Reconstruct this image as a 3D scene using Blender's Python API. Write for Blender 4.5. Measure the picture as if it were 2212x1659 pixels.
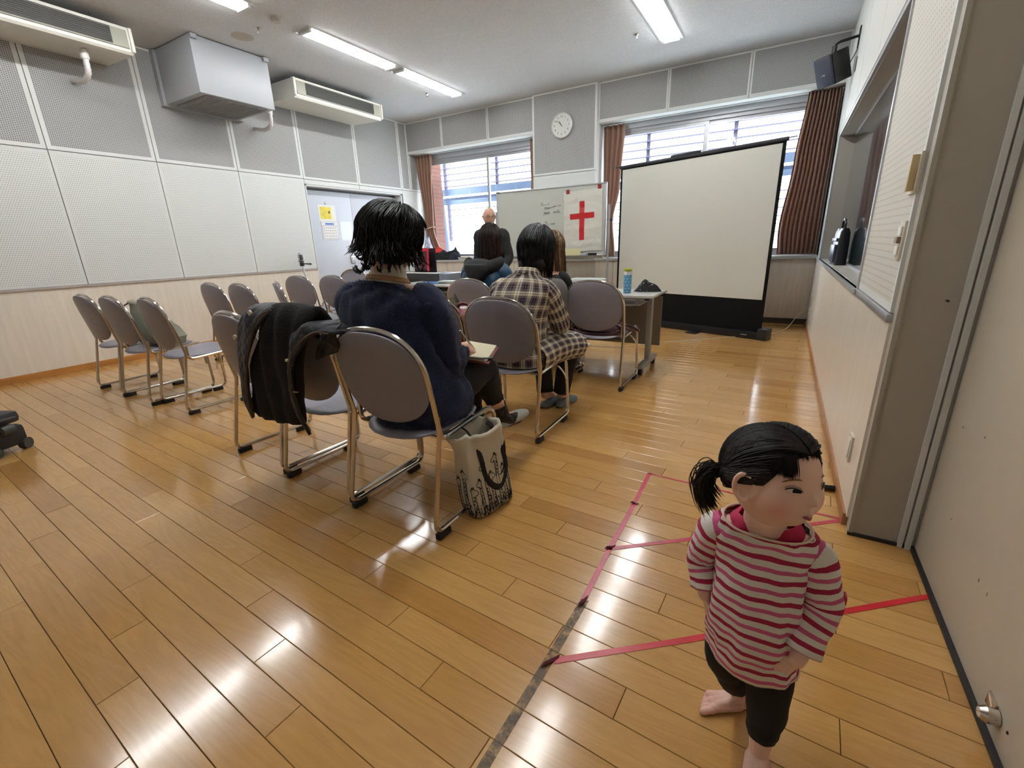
import bpy, bmesh, math, random
import numpy as np
from mathutils import Vector, Matrix, noise, Euler
random.seed(7)
SC = bpy.context.scene
for o in list(bpy.data.objects): bpy.data.objects.remove(o)
COL = SC.collection
PI = math.pi
def V(*a): return Vector(a)
def srgb(r, g, b):
    f = lambda c: (c/255/12.92) if c/255 <= .04045 else ((c/255+.055)/1.055)**2.4
    return (f(r), f(g), f(b), 1)

# ---------------------------------------------------------------- camera
CAMH = 1.15
FPX = 970.7458
a_, b_, c_ = .303151769, .538228509, -.0319945579
Rx = Matrix(((1,0,0),(0,math.cos(a_),-math.sin(a_)),(0,math.sin(a_),math.cos(a_))))
Ry = Matrix(((math.cos(b_),0,math.sin(b_)),(0,1,0),(-math.sin(b_),0,math.cos(b_))))
Rz = Matrix(((math.cos(c_),-math.sin(c_),0),(math.sin(c_),math.cos(c_),0),(0,0,1)))
Mw = Rz @ Rx @ Ry @ Matrix(((1,0,0),(0,0,-1),(0,1,0)))
cam = bpy.data.objects.new('camera', bpy.data.cameras.new('camera'))
COL.objects.link(cam)
rot = Matrix((Mw[0], -Mw[1], -Mw[2])).transposed()
cam.matrix_world = Matrix.Translation((0, 0, CAMH)) @ rot.to_4x4()
cam.data.sensor_width = 36; cam.data.lens = FPX*36/2212
cam.data.clip_start = .05; cam.data.clip_end = 200
SC.camera = cam

# ---------------------------------------------------------------- world, light, exposure
SC.view_settings.view_transform = 'Standard'; SC.view_settings.look = 'None'
SC.view_settings.gamma = 1; SC.view_settings.use_curve_mapping = False
SC.view_settings.exposure = 0.92
W = bpy.data.worlds.new('overcast_sky'); SC.world = W; W.use_nodes = True
bg = W.node_tree.nodes['Background']
bg.inputs['Color'].default_value = (.90, .95, 1.0, 1); bg.inputs['Strength'].default_value = 5.5
LAMP_E = 11.0

def portal(name, loc, sx, sz):
    l = bpy.data.lights.new(name, 'AREA'); l.shape = 'RECTANGLE'; l.size = sx; l.size_y = sz
    l.cycles.is_portal = True
    o = bpy.data.objects.new(name, l); COL.objects.link(o); o.location = loc
    o.rotation_euler = (-PI/2, 0, 0)
    return o
portal('window_portal', (-5.0, 7.52, 1.8), 2.3, 1.9)
portal('window_portal', (-1.15, 7.52, 1.8), 2.5, 1.9)

# ---------------------------------------------------------------- helpers
class MB:
    def __init__(s): s.v=[]; s.f=[]; s.m=[]; s.uv=[]; s.hasuv=False
    def add(s, vs, fs, mi=0, uvs=None, M=None):
        b=len(s.v)
        if M is not None: vs=[M@Vector(p) for p in vs]
        s.v += [tuple(p) for p in vs]
        for i,f in enumerate(fs):
            s.f.append(tuple(b+k for k in f)); s.m.append(mi)
            if uvs is not None: s.uv.append([uvs[k] for k in f]); s.hasuv=True
            else: s.uv.append(None)
        return s
    def box(s, c, d, mi=0, M=None, bev=0):
        x,y,z=[k/2 for k in d]
        if bev:
            bm=bmesh.new(); bmesh.ops.create_cube(bm,size=1)
            for w in bm.verts: w.co=Vector((w.co.x*d[0],w.co.y*d[1],w.co.z*d[2]))
            bmesh.ops.bevel(bm,geom=bm.edges[:],offset=min(bev,min(d)*.45),segments=2,affect='EDGES',profile=.6)
            bm.verts.index_update()
            T=Matrix.Translation(c)
            if M is not None: T=M@T
            s.add([T@w.co for w in bm.verts],[[q.index for q in f.verts] for f in bm.faces],mi); bm.free(); return s
        vs=[(c[0]+i*x,c[1]+j*y,c[2]+k*z) for i in(-1,1) for j in(-1,1) for k in(-1,1)]
        return s.add(vs,[(0,1,3,2),(4,6,7,5),(0,4,5,1),(2,3,7,6),(0,2,6,4),(1,5,7,3)],mi,None,M)
    def bx(s, x0,x1,y0,y1,z0,z1,mi=0,M=None,bev=0):
        return s.box(((x0+x1)/2,(y0+y1)/2,(z0+z1)/2),(abs(x1-x0),abs(y1-y0),abs(z1-z0)),mi,M,bev)
    def tube(s, pts, r, n=8, mi=0, closed=False, caps=True, M=None, flat=None):
        pts=[Vector(p) for p in pts]; N=len(pts)
        rr=r if hasattr(r,'__len__') else [r]*N
        T=[]
        for i in range(N):
            if closed: t=pts[(i+1)%N]-pts[i-1]
            else: t=pts[min(i+1,N-1)]-pts[max(i-1,0)]
            T.append(t.normalized() if t.length>1e-9 else Vector((0,0,1)))
        up=Vector((0,0,1)) if abs(T[0].z)<.9 else Vector((1,0,0))
        nrm=(up-T[0]*up.dot(T[0])).normalized(); vs=[]; 
        for i in range(N):
            nrm=(nrm-T[i]*nrm.dot(T[i]))
            nrm=nrm.normalized() if nrm.length>1e-6 else T[i].orthogonal().normalized()
            bi=T[i].cross(nrm)
            fx,fy=(1,1) if flat is None else flat
            for k in range(n):
                a=2*PI*k/n; vs.append(pts[i]+(nrm*math.cos(a)*fx+bi*math.sin(a)*fy)*rr[i])
        fs=[]
        R=N if closed else N-1
        for i in range(R):
            j=(i+1)%N
            for k in range(n):
                l=(k+1)%n; fs.append((i*n+k,i*n+l,j*n+l,j*n+k))
        if caps and not closed: fs+= [tuple(range(n))[::-1], tuple((N-1)*n+k for k in range(n))]
        return s.add(vs,fs,mi,None,M)
    def loft(s, rings, mi=0, caps=True, closed=True, M=None, uv=False):
        n=len(rings[0]); vs=[p for r in rings for p in r]; fs=[]
        uvs=None
        if uv:
            uvs=[];vv=0;pc=None
            for r in rings:
                c=sum((Vector(p) for p in r),Vector())/n
                if pc is not None: vv+=(c-pc).length
                pc=c;per=sum((Vector(r[k])-Vector(r[(k+1)%n])).length for k in range(n)); uu=0
                for k in range(n): uvs.append((k/n,vv))
        for i in range(len(rings)-1):
            for k in range(n if closed else n-1):
                l=(k+1)%n; fs.append((i*n+k,i*n+l,(i+1)*n+l,(i+1)*n+k))
        if caps: fs+=[tuple(range(n))[::-1],tuple((len(rings)-1)*n+k for k in range(n))]
        return s.add(vs,fs,mi,uvs,M)
    def lathe(s, prof, n=20, mi=0, M=None, c=(0,0,0)):
        rings=[[(c[0]+r*math.cos(2*PI*k/n),c[1]+r*math.sin(2*PI*k/n),c[2]+z) for k in range(n)] for r,z in prof]
        return s.loft(rings,mi,True,True,M)
    def ell(s, c, r, mi=0, M=None, nu=16, nv=10, R=None):
        vs=[];fs=[]
        for j in range(nv+1):
            t=PI*j/nv
            for k in range(nu):
                p=2*PI*k/nu; q=Vector((r[0]*math.sin(t)*math.cos(p),r[1]*math.sin(t)*math.sin(p),r[2]*math.cos(t)))
                if R is not None: q=R@q
                vs.append(q+Vector(c))
        for j in range(nv):
            for k in range(nu):
                l=(k+1)%nu; fs.append((j*nu+k,(j+1)*nu+k,(j+1)*nu+l,j*nu+l))
        return s.add(vs,fs,mi,None,M)
    def cap(s, p0, p1, r0, r1, mi=0, n=12):
        p0=Vector(p0);p1=Vector(p1);d=(p1-p0);L=d.length; d=d/L
        pts=[];rs=[]
        for k in range(5):
            a=PI/2*k/4; pts.append(p0-d*r0*math.cos(a)); rs.append(max(r0*math.sin(a),1e-4))
        for k in range(5):
            a=PI/2*k/4; pts.append(p1+d*r1*math.sin(a)); rs.append(max(r1*math.cos(a),1e-4))
        return s.tube(pts,rs,n,mi)
    def quadgrid(s, fn, nu, nv, mi=0, uv=None, wrap=False):
        vs=[fn(i/nu,j/nv) for j in range(nv+1) for i in range(nu+1)]
        uvs=None if uv is None else [(i/nu*uv[0],j/nv*uv[1]) for j in range(nv+1) for i in range(nu+1)]
        w=nu+1
        return s.add(vs,[(j*w+i,j*w+i+1,(j+1)*w+i+1,(j+1)*w+i) for j in range(nv) for i in range(nu)],mi,uvs)
    def mesh(s,name):
        me=bpy.data.meshes.new(name); me.from_pydata(s.v,[],s.f); me.update()
        if s.hasuv:
            ul=me.uv_layers.new(name='UVMap'); i=0; data=[]
            for f,u in zip(s.f,s.uv):
                for k in range(len(f)): data+= list(u[k]) if u else [0,0]
            ul.data.foreach_set('uv',data)
        me.polygons.foreach_set('material_index',s.m)
        return me
    def build(s, name, mats, parent=None, smooth=True, angle=40, **kw):
        me=s.mesh(name)
        for m in (mats if isinstance(mats,(list,tuple)) else [mats]): me.materials.append(m)
        o=bpy.data.objects.new(name,me); COL.objects.link(o)
        if parent is not None: o.parent=parent
        if smooth:
            bm=bmesh.new(); bm.from_mesh(me); bmesh.ops.recalc_face_normals(bm,faces=bm.faces)
            bm.to_mesh(me); bm.free()
            me.polygons.foreach_set('use_smooth',[True]*len(me.polygons))
            me.set_sharp_from_angle(angle=math.radians(angle))
        for k,v in kw.items(): o[k]=v
        return o
def tag(o,label=None,cat=None,group=None,kind=None):
    if label: o['label']=label
    if cat: o['category']=cat
    if group: o['group']=group
    if kind: o['kind']=kind
    return o
def empty(name,loc=(0,0,0),rz=0,label=None,cat=None,group=None,kind=None):
    o=bpy.data.objects.new(name,None); COL.objects.link(o); o.location=loc; o.rotation_euler=(0,0,rz)
    o.empty_display_size=.1
    return tag(o,label,cat,group,kind)
def dup(root,loc,rz,label,cat=None,group=None):
    r=root.copy(); COL.objects.link(r); r.location=loc; r.rotation_euler=(0,0,rz); r['label']=label
    if group: r['group']=group
    for ch in list(root.children):
        c=ch.copy(); COL.objects.link(c); c.parent=r
        for g in list(ch.children):
            d=g.copy(); COL.objects.link(d); d.parent=c
    return r
def bez(pts,n=8):
    "catmull-rom through pts"
    P=[Vector(p) for p in pts]; P=[P[0]*2-P[1]]+P+[P[-1]*2-P[-2]]; out=[]
    for i in range(1,len(P)-2):
        for k in range(n):
            t=k/n; a,b,c,d=P[i-1],P[i],P[i+1],P[i+2]
            out.append(.5*((2*b)+(c-a)*t+(2*a-5*b+4*c-d)*t*t+(3*b-a-3*c+d)*t**3))
    out.append(P[-2]); return out
def round_path(pts,r,n=6,closed=False):
    P=[Vector(p) for p in pts]; out=[P[0]]
    for i in range(1,len(P)-1):
        a,b,c=P[i-1],P[i],P[i+1]; u=(a-b).normalized(); w=(c-b).normalized()
        d=min(r,(a-b).length*.49,(c-b).length*.49)
        for k in range(n+1):
            t=k/n; out.append((b+u*d)*(1-t)**2+b*2*t*(1-t)+(b+w*d)*t*t)
    out.append(P[-1]); return out
def apply_mods(o):
    dg=bpy.context.evaluated_depsgraph_get(); dg.update()
    me=bpy.data.meshes.new_from_object(o.evaluated_get(dg)); old=o.data; o.modifiers.clear(); o.data=me
    return o
def organic(mb,name,mats,parent=None,voxel=.006,smooth=4,fac=.5):
    "one continuous surface grown over overlapping volumes"
    o=mb.build(name,mats,parent,smooth=False)
    bm=bmesh.new(); bm.from_mesh(o.data); bmesh.ops.recalc_face_normals(bm,faces=bm.faces); bm.to_mesh(o.data); bm.free()
    m=o.modifiers.new('r','REMESH'); m.mode='VOXEL'; m.voxel_size=voxel; m.use_smooth_shade=True
    if smooth:
        k=o.modifiers.new('s','SMOOTH'); k.factor=fac; k.iterations=smooth
    apply_mods(o)
    o.data.polygons.foreach_set('use_smooth',[True]*len(o.data.polygons))
    return o

# ---------------------------------------------------------------- materials
class NT:
    def __init__(s,name):
        s.m=bpy.data.materials.new(name); s.m.use_nodes=True; s.t=s.m.node_tree; s.n=s.t.nodes
        s.b=s.n['Principled BSDF']; s.out=s.n['Material Output']
    def N(s,ty,**k):
        n=s.n.new(ty)
        for a,b in k.items():
            if a in n.inputs: n.inputs[a].default_value=b
            else: setattr(n,a,b)
        return n
    def L(s,a,b): s.t.links.new(a,b)
    def math(s,op,a,b=None,c=None,clamp=False):
        n=s.n.new('ShaderNodeMath'); n.operation=op; n.use_clamp=clamp
        for i,v in enumerate([a,b,c]):
            if v is None: continue
            if isinstance(v,(int,float)): n.inputs[i].default_value=v
            else: s.L(v,n.inputs[i])
        return n.outputs[0]
    def mix(s,f,a,b,mode='MIX'):
        n=s.n.new('ShaderNodeMix'); n.data_type='RGBA'; n.blend_type=mode
        for i,v in ((0,f),(6,a),(7,b)):
            if isinstance(v,(int,float,tuple)): n.inputs[i].default_value=v
            else: s.L(v,n.inputs[i])
        return n.outputs[2]
    def coord(s,kind='Object',scale=(1,1,1),loc=(0,0,0),rot=(0,0,0)):
        tc=s.n.new('ShaderNodeTexCoord'); mp=s.n.new('ShaderNodeMapping'); s.L(tc.outputs[kind],mp.inputs[0])
        mp.inputs['Scale'].default_value=scale; mp.inputs['Location'].default_value=loc; mp.inputs['Rotation'].default_value=rot
        return mp.outputs[0]
    def noise(s,co,scale=5,detail=3,rough=.5,dist=0):
        n=s.N('ShaderNodeTexNoise'); n.inputs['Scale'].default_value=scale; n.inputs['Detail'].default_value=detail
        n.inputs['Roughness'].default_value=rough; n.inputs['Distortion'].default_value=dist; s.L(co,n.inputs['Vector']); return n.outputs['Fac']
    def ramp(s,f,stops):
        r=s.n.new('ShaderNodeValToRGB'); s.L(f,r.inputs[0]); e=r.color_ramp.elements
        while len(e)<len(stops): e.new(.5)
        for k,(p,c) in zip(e,stops): k.position=p; k.color=c if len(c)==4 else (*c,1)
        return r.outputs[0]
    def bump(s,h,strength=.3,dist=.002,norm=None):
        b=s.n.new('ShaderNodeBump'); b.inputs['Strength'].default_value=strength; b.inputs['Distance'].default_value=dist
        s.L(h,b.inputs['Height']); s.L(b.outputs[0],s.b.inputs['Normal']); return b
    def sep(s,co):
        n=s.n.new('ShaderNodeSeparateXYZ'); s.L(co,n.inputs[0]); return n.outputs
def mat(name,c,rough=.5,metal=0,var=0,vscale=8,bump=0,bscale=60,bdist=.002,sheen=0,coat=0,spec=None,stretch=(1,1,1),emit=None,estr=0,trans=0,alpha=None,ior=None):
    t=NT(name); b=t.b; b.inputs['Base Color'].default_value=c; b.inputs['Roughness'].default_value=rough; b.inputs['Metallic'].default_value=metal
    co=t.coord('Object',stretch)
    if var:
        n=t.noise(co,vscale,4); 
        d=(c[0]*(1-var),c[1]*(1-var),c[2]*(1-var),1); l=tuple(min(1,k*(1+var)) for k in c[:3])+(1,)
        t.L(t.ramp(n,[(.3,d),(.7,l)]),b.inputs['Base Color'])
    if bump: t.bump(t.noise(co,bscale,3),bump,bdist)
    if sheen: b.inputs['Sheen Weight'].default_value=sheen; b.inputs['Sheen Roughness'].default_value=.4
    if coat: b.inputs['Coat Weight'].default_value=coat; b.inputs['Coat Roughness'].default_value=.08
    if spec is not None: b.inputs['Specular IOR Level'].default_value=spec
    if emit: b.inputs['Emission Color'].default_value=emit; b.inputs['Emission Strength'].default_value=estr
    if trans: b.inputs['Transmission Weight'].default_value=trans
    if ior: b.inputs['IOR'].default_value=ior
    return t.m
def m_perf(name,base,hole,pitch,r,stagger=False):
    t=NT(name); x,y,z=t.sep(t.coord('UV'))
    u=t.math('DIVIDE',x,pitch); v=t.math('DIVIDE',y,pitch)
    if stagger:
        row=t.math('MODULO',t.math('FLOOR',v),2); u=t.math('ADD',u,t.math('MULTIPLY',row,.5))
    fu=t.math('SUBTRACT',t.math('FRACT',u),.5); fv=t.math('SUBTRACT',t.math('FRACT',v),.5)
    d=t.math('SQRT',t.math('ADD',t.math('MULTIPLY',fu,fu),t.math('MULTIPLY',fv,fv)))
    k=t.math('LESS_THAN',d,r/pitch)
    t.L(t.mix(k,base,hole),t.b.inputs['Base Color']); t.b.inputs['Roughness'].default_value=.65
    return t.m
def m_wood_floor():
    t=NT('floor_wood'); rnd=t.N('ShaderNodeAttribute',attribute_name='tint').outputs['Fac']
    tc=t.n.new('ShaderNodeTexCoord'); vm=t.n.new('ShaderNodeVectorMath'); vm.operation='MULTIPLY_ADD'
    cmb=t.n.new('ShaderNodeCombineXYZ'); 
    for i,k in enumerate((13.,7.,3.)): t.L(t.math('MULTIPLY',rnd,k),cmb.inputs[i])
    t.L(tc.outputs['Object'],vm.inputs[0]); vm.inputs[1].default_value=(.8,7,1); t.L(cmb.outputs[0],vm.inputs[2])
    n1=t.noise(vm.outputs[0],1.7,3,.5,.6)
    rings=t.math('FRACT',t.math('MULTIPLY',n1,9)); rings=t.math('ABSOLUTE',t.math('SUBTRACT',rings,.5))
    fine=t.n.new('ShaderNodeVectorMath'); fine.operation='MULTIPLY'; t.L(tc.outputs['Object'],fine.inputs[0]); fine.inputs[1].default_value=(6,90,1)
    n2=t.noise(fine.outputs[0],1.5,4,.6)
    base=t.ramp(rnd,[(0,srgb(176,128,70)),(.08,srgb(188,142,80)),(.4,srgb(194,148,86)),(.65,srgb(198,152,90)),(.9,srgb(204,160,96)),(1,srgb(186,138,76))])
    grain=t.ramp(rings,[(0,(.86,.83,.78,1)),(.5,(1,1,1,1))])
    c=t.mix(.55,base,grain,'MULTIPLY')
    c=t.mix(.30,c,t.ramp(n2,[(.3,(.82,.78,.72,1)),(.7,(1.08,1.06,1.05,1))]),'MULTIPLY')
    t.L(c,t.b.inputs['Base Color'])
    sc=t.noise(t.coord('Object',(1,1,1)),3,5,.6)
    t.L(t.ramp(sc,[(.3,(.13,)*3+(1,)),(.75,(.22,)*3+(1,))]),t.b.inputs['Roughness'])
    t.bump(t.noise(t.coord('Object',(2,9,1)),4,3,.5),.06,.004)
    t.b.inputs['Specular IOR Level'].default_value=.5
    t.b.inputs['Coat Weight'].default_value=.35; t.b.inputs['Coat Roughness'].default_value=.09
    return t.m
def m_laminate(name,c,c2):
    t=NT(name); co=t.coord('Object',(9,9,.7)); n=t.noise(co,3,5,.6,.4)
    t.L(t.ramp(n,[(.35,c),(.65,c2)]),t.b.inputs['Base Color']); t.b.inputs['Roughness'].default_value=.32
    return t.m
PERF_UP=m_perf('perforated_board_upper',srgb(170,170,168),srgb(66,66,66),.0155,.0040)
PERF_LO=m_perf('perforated_board_lower',srgb(216,218,214),srgb(120,122,120),.0185,.0032,True)
PERF_RT=m_perf('perforated_board_right',srgb(205,201,190),srgb(132,128,118),.026,.0036)
WHITE=mat('painted_board_white',srgb(214,216,212),.6,var=.02)
WHITE2=mat('painted_trim_white',srgb(208,211,210),.45)
JOINT=mat('joint_grey',srgb(120,118,120),.8)  # one even grey for the backing behind board joints
CEIL=mat('ceiling_plaster',srgb(206,209,211),.9,var=.10,vscale=90,bump=.5,bscale=80,bdist=.004)
LAM=m_laminate('cream_laminate',srgb(222,212,196),srgb(230,221,207))
CAB=m_laminate('cabinet_laminate',srgb(205,194,178),srgb(216,206,192))
BASEWOOD=mat('baseboard_wood',srgb(178,120,58),.3,var=.12,vscale=4,stretch=(1,1,12))
BASEBROWN=mat('baseboard_red_wood',srgb(160,112,68),.35,var=.1)
FLOORW=m_wood_floor()
SUB=mat('plank_joint_dark',srgb(70,44,20),.8)
ALU=mat('aluminium_sash',srgb(190,192,196),.35,metal=.7)
CHROME=mat('chrome_tube',srgb(205,198,188),.16,metal=1,bump=.02,bscale=30)
GREYSEAT=mat('violet_grey_vinyl',srgb(132,128,138),.42,var=.03,vscale=30,bump=.12,bscale=500,bdist=.0006)
RUBBER=mat('black_rubber',srgb(28,26,26),.6)
BLACKP=mat('black_plastic',srgb(26,26,28),.4)
BLACKM=mat('black_metal',srgb(30,30,34),.35,metal=.3)
ACW=mat('aircon_ivory',srgb(214,213,203),.4)
ACG=mat('aircon_olive_grey',srgb(148,148,134),.5)
DARKG=mat('dark_grille',srgb(60,60,56),.6)
VENT=mat('duct_grey',srgb(156,159,162),.45)
STEELDOOR=mat('pale_blue_steel_door',srgb(196,202,212),.4,bump=.05,bscale=200)
DOORBEIGE=mat('beige_door_paint',srgb(192,181,162),.45,var=.03,vscale=3,bump=.15,bscale=300,bdist=.0008)
JAMB=mat('grey_beige_jamb',srgb(166,161,150),.5,bump=.1,bscale=400,bdist=.0006)
SKINT=mat('toddler_skin',srgb(205,150,120),.5)
BLK=mat('black_cloth',srgb(16,15,17),.85,bump=.3,bscale=400,bdist=.001,sheen=.0)
PAPER=mat('white_paper',srgb(228,228,222),.6)
RED=mat('red_tape',srgb(190,34,40),.35)
PINKRED=mat('pink_red_floor_tape',srgb(186,48,66),.28,var=.15,vscale=20,bump=.3,bscale=60)
# ================================================================ ROOM
XL,XR,YB,ZC=-6.337,.356,7.07,3.306
ZW,ZS=.857,2.16
Y0=-2.6; XJ=.556; YP=2.03
# floor: sub floor + planks
fl=MB(); fl.bx(XL-.3,XJ+.3,Y0-.2,7.6,-.06,-.006)
FLOOR=fl.build('floor',SUB,smooth=False,kind='structure',label='glossy honey-coloured wooden plank floor')
ANG=-.048; PW=.099; PLN=.95
ca,sa=math.cos(ANG),math.sin(ANG)
U0,V0=-.691*ca+1.095*sa, .691*sa+1.095*ca
def inroom(x,y):
    return XL-.02<=x<=XJ+.02 and Y0<=y<=7.2
planks=[]
for r in range(-42,75):
    v0=V0-PW/2+r*PW
    off=U0-r*(PLN/4)
    k0=int((-8-off)/PLN)-1
    for k in range(k0,k0+16):
        u0=off+k*PLN; u1=u0+PLN
        cs=[]
        # clip in u so that the plank stays inside the room
        x0=(u0*ca-(v0+PW/2)*sa); x1=(u1*ca-(v0+PW/2)*sa)
        y=(u0+u1)/2*sa+(v0+PW/2)*ca
        lim=XR+.0 if y>YP+.05 else XJ
        if x1<XL or x0>lim or y<Y0+.05 or y>7.15: continue
        if x0<XL: u0+= (XL-x0)
        if x1>lim: u1-= (x1-lim)
        if u1-u0<.02: continue
        planks.append((u0,u1,v0))
g=.0008
def plank_geo(mb,u0,u1,v0):
    B=.0012; zt=0
    A=[(u0+g,v0+g),(u1-g,v0+g),(u1-g,v0+PW-g),(u0+g,v0+PW-g)]
    I=[(u0+g+B,v0+g+B),(u1-g-B,v0+g+B),(u1-g-B,v0+PW-g-B),(u0+g+B,v0+PW-g-B)]
    w=lambda p,z:(p[0]*ca-p[1]*sa,p[0]*sa+p[1]*ca,z)
    vs=[w(p,-.008) for p in A]+[w(p,-.0010) for p in A]+[w(p,0) for p in I]
    mb.add(vs,[(0,1,5,4),(1,2,6,5),(2,3,7,6),(3,0,4,7),(4,5,9,8),(5,6,10,9),(6,7,11,10),(7,4,8,11),(8,9,10,11)])
def pscore(p):
    u=(p[0]+p[1])/2; x=u*ca-p[2]*sa; y=u*sa+p[2]*ca
    q=Mw@(Vector((x,y,0))-Vector((0,0,CAMH)))
    if q.z<.2: return 99
    px=abs(q.x/q.z)*FPX/1106; py=q.y/q.z*FPX/829
    if px>1.15 or py>1.25 or py<-1: return 50+q.z
    return q.z
planks.sort(key=pscore)
rest=MB(); rest_t=[]; rp=random.Random(17)
def set_tint(o,vals):
    at=o.data.attributes.new('tint','FLOAT','FACE'); at.data.foreach_set('value',vals)
for i,p in enumerate(planks):
    tv=rp.random()
    if i<298:
        m=MB(); plank_geo(m,*p); set_tint(m.build('plank',FLOORW,FLOOR,smooth=False),[tv]*9)
    else: plank_geo(rest,*p); rest_t+=[tv]*9
set_tint(rest.build('far_planks',FLOORW,FLOOR,smooth=False,kind='stuff'),rest_t)

c=MB(); c.bx(XL-.3,XJ+.3,Y0-.2,7.6,ZC,ZC+.15)
CEILING=c.build('ceiling',CEIL,smooth=False,kind='structure',label='off-white textured plaster ceiling')

def panel(parent,name,org,ux,uz,w,h,marg,pm,proud=.012,mm=None,nrm=None):
    """board with a plain margin and a perforated field; org lower corner, ux horizontal dir, n outward"""
    ux=Vector(ux); n=Vector(nrm); up=Vector((0,0,1)); org=Vector(org); gp=.004
    mb=MB(); o=org+ux*gp+up*gp; w2=w-2*gp; h2=h-2*gp
    P=lambda a,b,d: o+ux*a+up*b+n*d
    out=[P(0,0,0),P(w2,0,0),P(w2,h2,0),P(0,h2,0)]
    f=[P(0,0,proud),P(w2,0,proud),P(w2,h2,proud),P(0,h2,proud)]
    ml,mb_,mr,mt=marg
    I=[P(ml,mb_,proud),P(w2-mr,mb_,proud),P(w2-mr,h2-mt,proud),P(ml,h2-mt,proud)]
    mb.add(out+f+I,[(0,1,5,4),(1,2,6,5),(2,3,7,6),(3,0,4,7),(4,5,9,8),(5,6,10,9),(6,7,11,10),(7,4,8,11)],0)
    if pm is not None:
        mb.add(I,[(0,1,2,3)],1,[(0,0),(w2-ml-mr,0),(w2-ml-mr,h2-mt-mb_),(0,h2-mt-mb_)])
        ob=mb.build(name,[mm or WHITE,pm],parent,smooth=False)
    else:
        mb.add(I,[(0,1,2,3)],0); ob=mb.build(name,[mm or WHITE],parent,smooth=False)
    return ob
# ---- left wall
w=MB()
DY0,DY1,DZ=4.755,6.80,2.09
w.bx(XL-.2,XL,Y0-.2,DY0,0,ZC); w.bx(XL-.2,XL,DY0,DY1,DZ,ZC); w.bx(XL-.2,XL,DY1,7.6,0,ZC)
WL=w.build('wall_left',JOINT,smooth=False,kind='structure',label='left wall of perforated acoustic boards over cream wainscot')
seams=[1.925-.93*i for i in range(5,0,-1)]+[1.925,2.847,3.774,4.743]
for a,b in zip([Y0]+seams,seams):
    if b-a<.1: continue
    panel(WL,'panel',(XL,a,ZW+.015),(0,1,0),0,b-a,ZS-ZW-.015,(.03,.02,.03,.03),PERF_LO,nrm=(1,0,0))
    panel(WL,'panel',(XL,a,ZS),(0,1,0),0,b-a,ZC-ZS,(.035,.035,.035,.02),PERF_UP,nrm=(1,0,0))
for a,b in ((4.743,5.80),(5.80,6.83),(6.83,7.07)):
    panel(WL,'panel',(XL,a,ZS),(0,1,0),0,b-a,ZC-ZS,(.03,.03,.03,.02),PERF_UP,nrm=(1,0,0))
panel(WL,'panel',(XL,7.07,ZS),(0,1,0),0,.33,ZC-ZS-.5,(.03,.03,.03,.02),PERF_UP,nrm=(1,0,0))
panel(WL,'panel',(XL,6.83,0),(0,1,0),0,.57,ZS,(.04,.9,.03,.02),PERF_LO,nrm=(1,0,0))
panel(WL,'panel',(XL,4.743,DZ),(0,1,0),0,1.057,ZS-DZ,(.01,.01,.01,.01),None,nrm=(1,0,0))
panel(WL,'panel',(XL,5.80,DZ),(0,1,0),0,1.03,ZS-DZ,(.01,.01,.01,.01),None,nrm=(1,0,0))
wn=MB(); wn.bx(XL,XL+.012,Y0,DY0-.01,.05,ZW-.0)
wn.build('wainscot',LAM,WL,smooth=False,label='cream wood-grain wainscot')
rl=MB(); rl.bx(XL,XL+.028,Y0,DY0-.005,ZW-.006,ZW+.016,bev=.004); rl.build('wainscot_rail',mat('mauve_rail',srgb(172,160,152),.4),WL)
bb=MB(); bb.bx(XL,XL+.02,Y0,DY0-.02,0,.062,bev=.003); bb.build('baseboard_left',BASEWOOD,smooth=True,kind='structure',label='orange-brown wooden baseboard along the left wall')
# double steel door in the left wall
dr=MB(); t=.16
dr.bx(XL-t-.02,XL-t,DY0,DY1,0,DZ)
D=MB(); D.bx(XL-t,XL+.004,DY0-.0,DY0+.02,0,DZ); D.bx(XL-t,XL+.004,DY1-.02,DY1,0,DZ); D.bx(XL-t,XL+.004,DY0,DY1,DZ-.02,DZ)
DOOR=D.build('door_1',WHITE2,smooth=False,kind='structure',label='pale blue-grey steel double door in the left wall')
ym=5.71
for a,b in ((DY0+.02,ym-.003),(ym+.003,DY1-.02)):
    m=MB(); m.bx(XL-t-.03,XL-t+.012,a,b,.01,DZ-.055,bev=.002); lf=m.build('door_leaf',STEELDOOR,DOOR)
m=MB(); m.bx(XL-t-.05,XL-t-.028,DY0,DY1,0,DZ); m.build('door_backing',JOINT,DOOR,smooth=False)
m=MB(); m.box((XL-t+.02,5.60,.98),(.012,.09,.16),bev=.004); m.tube([(XL-t+.02,5.62,1.0),(XL-t+.06,5.62,1.0),(XL-t+.06,5.52,1.0)],.009); m.build('door_handle',ALU,DOOR)
# ---- back wall
w=MB()
zv,zsill=2.787,.885
YW=7.40
w.bx(XL-.2,XR+.9,YB,YB+.14,zv,ZC)                       # valance band
w.bx(XL-.2,XR+.9,YB+.14,YW+.12,zv+.0,ZC)
PX0,PX1=-3.667,-2.606
w.bx(PX0,PX1,YB-.0,YW+.12,0,zv)
w.bx(XL-.2,PX0,YW-.0,YW+.12,0,zsill-.04); w.bx(PX1,XR+.9,YW,YW+.12,0,zsill-.04)
w.bx(XR,XR+.9,YB+.02,YW+.12,zsill-.04,zv)
WB=w.build('wall_back',WHITE,smooth=False,kind='structure',label='back wall with perforated valance boards over two wide windows')
for a,b in ((XL,-5.50),(-5.50,-4.53),(-4.53,PX0)):
    panel(WB,'panel',(a,YB,zv),(1,0,0),0,b-a,ZC-zv,(.02,.04,.02,.02),PERF_UP,nrm=(0,-1,0))
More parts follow.
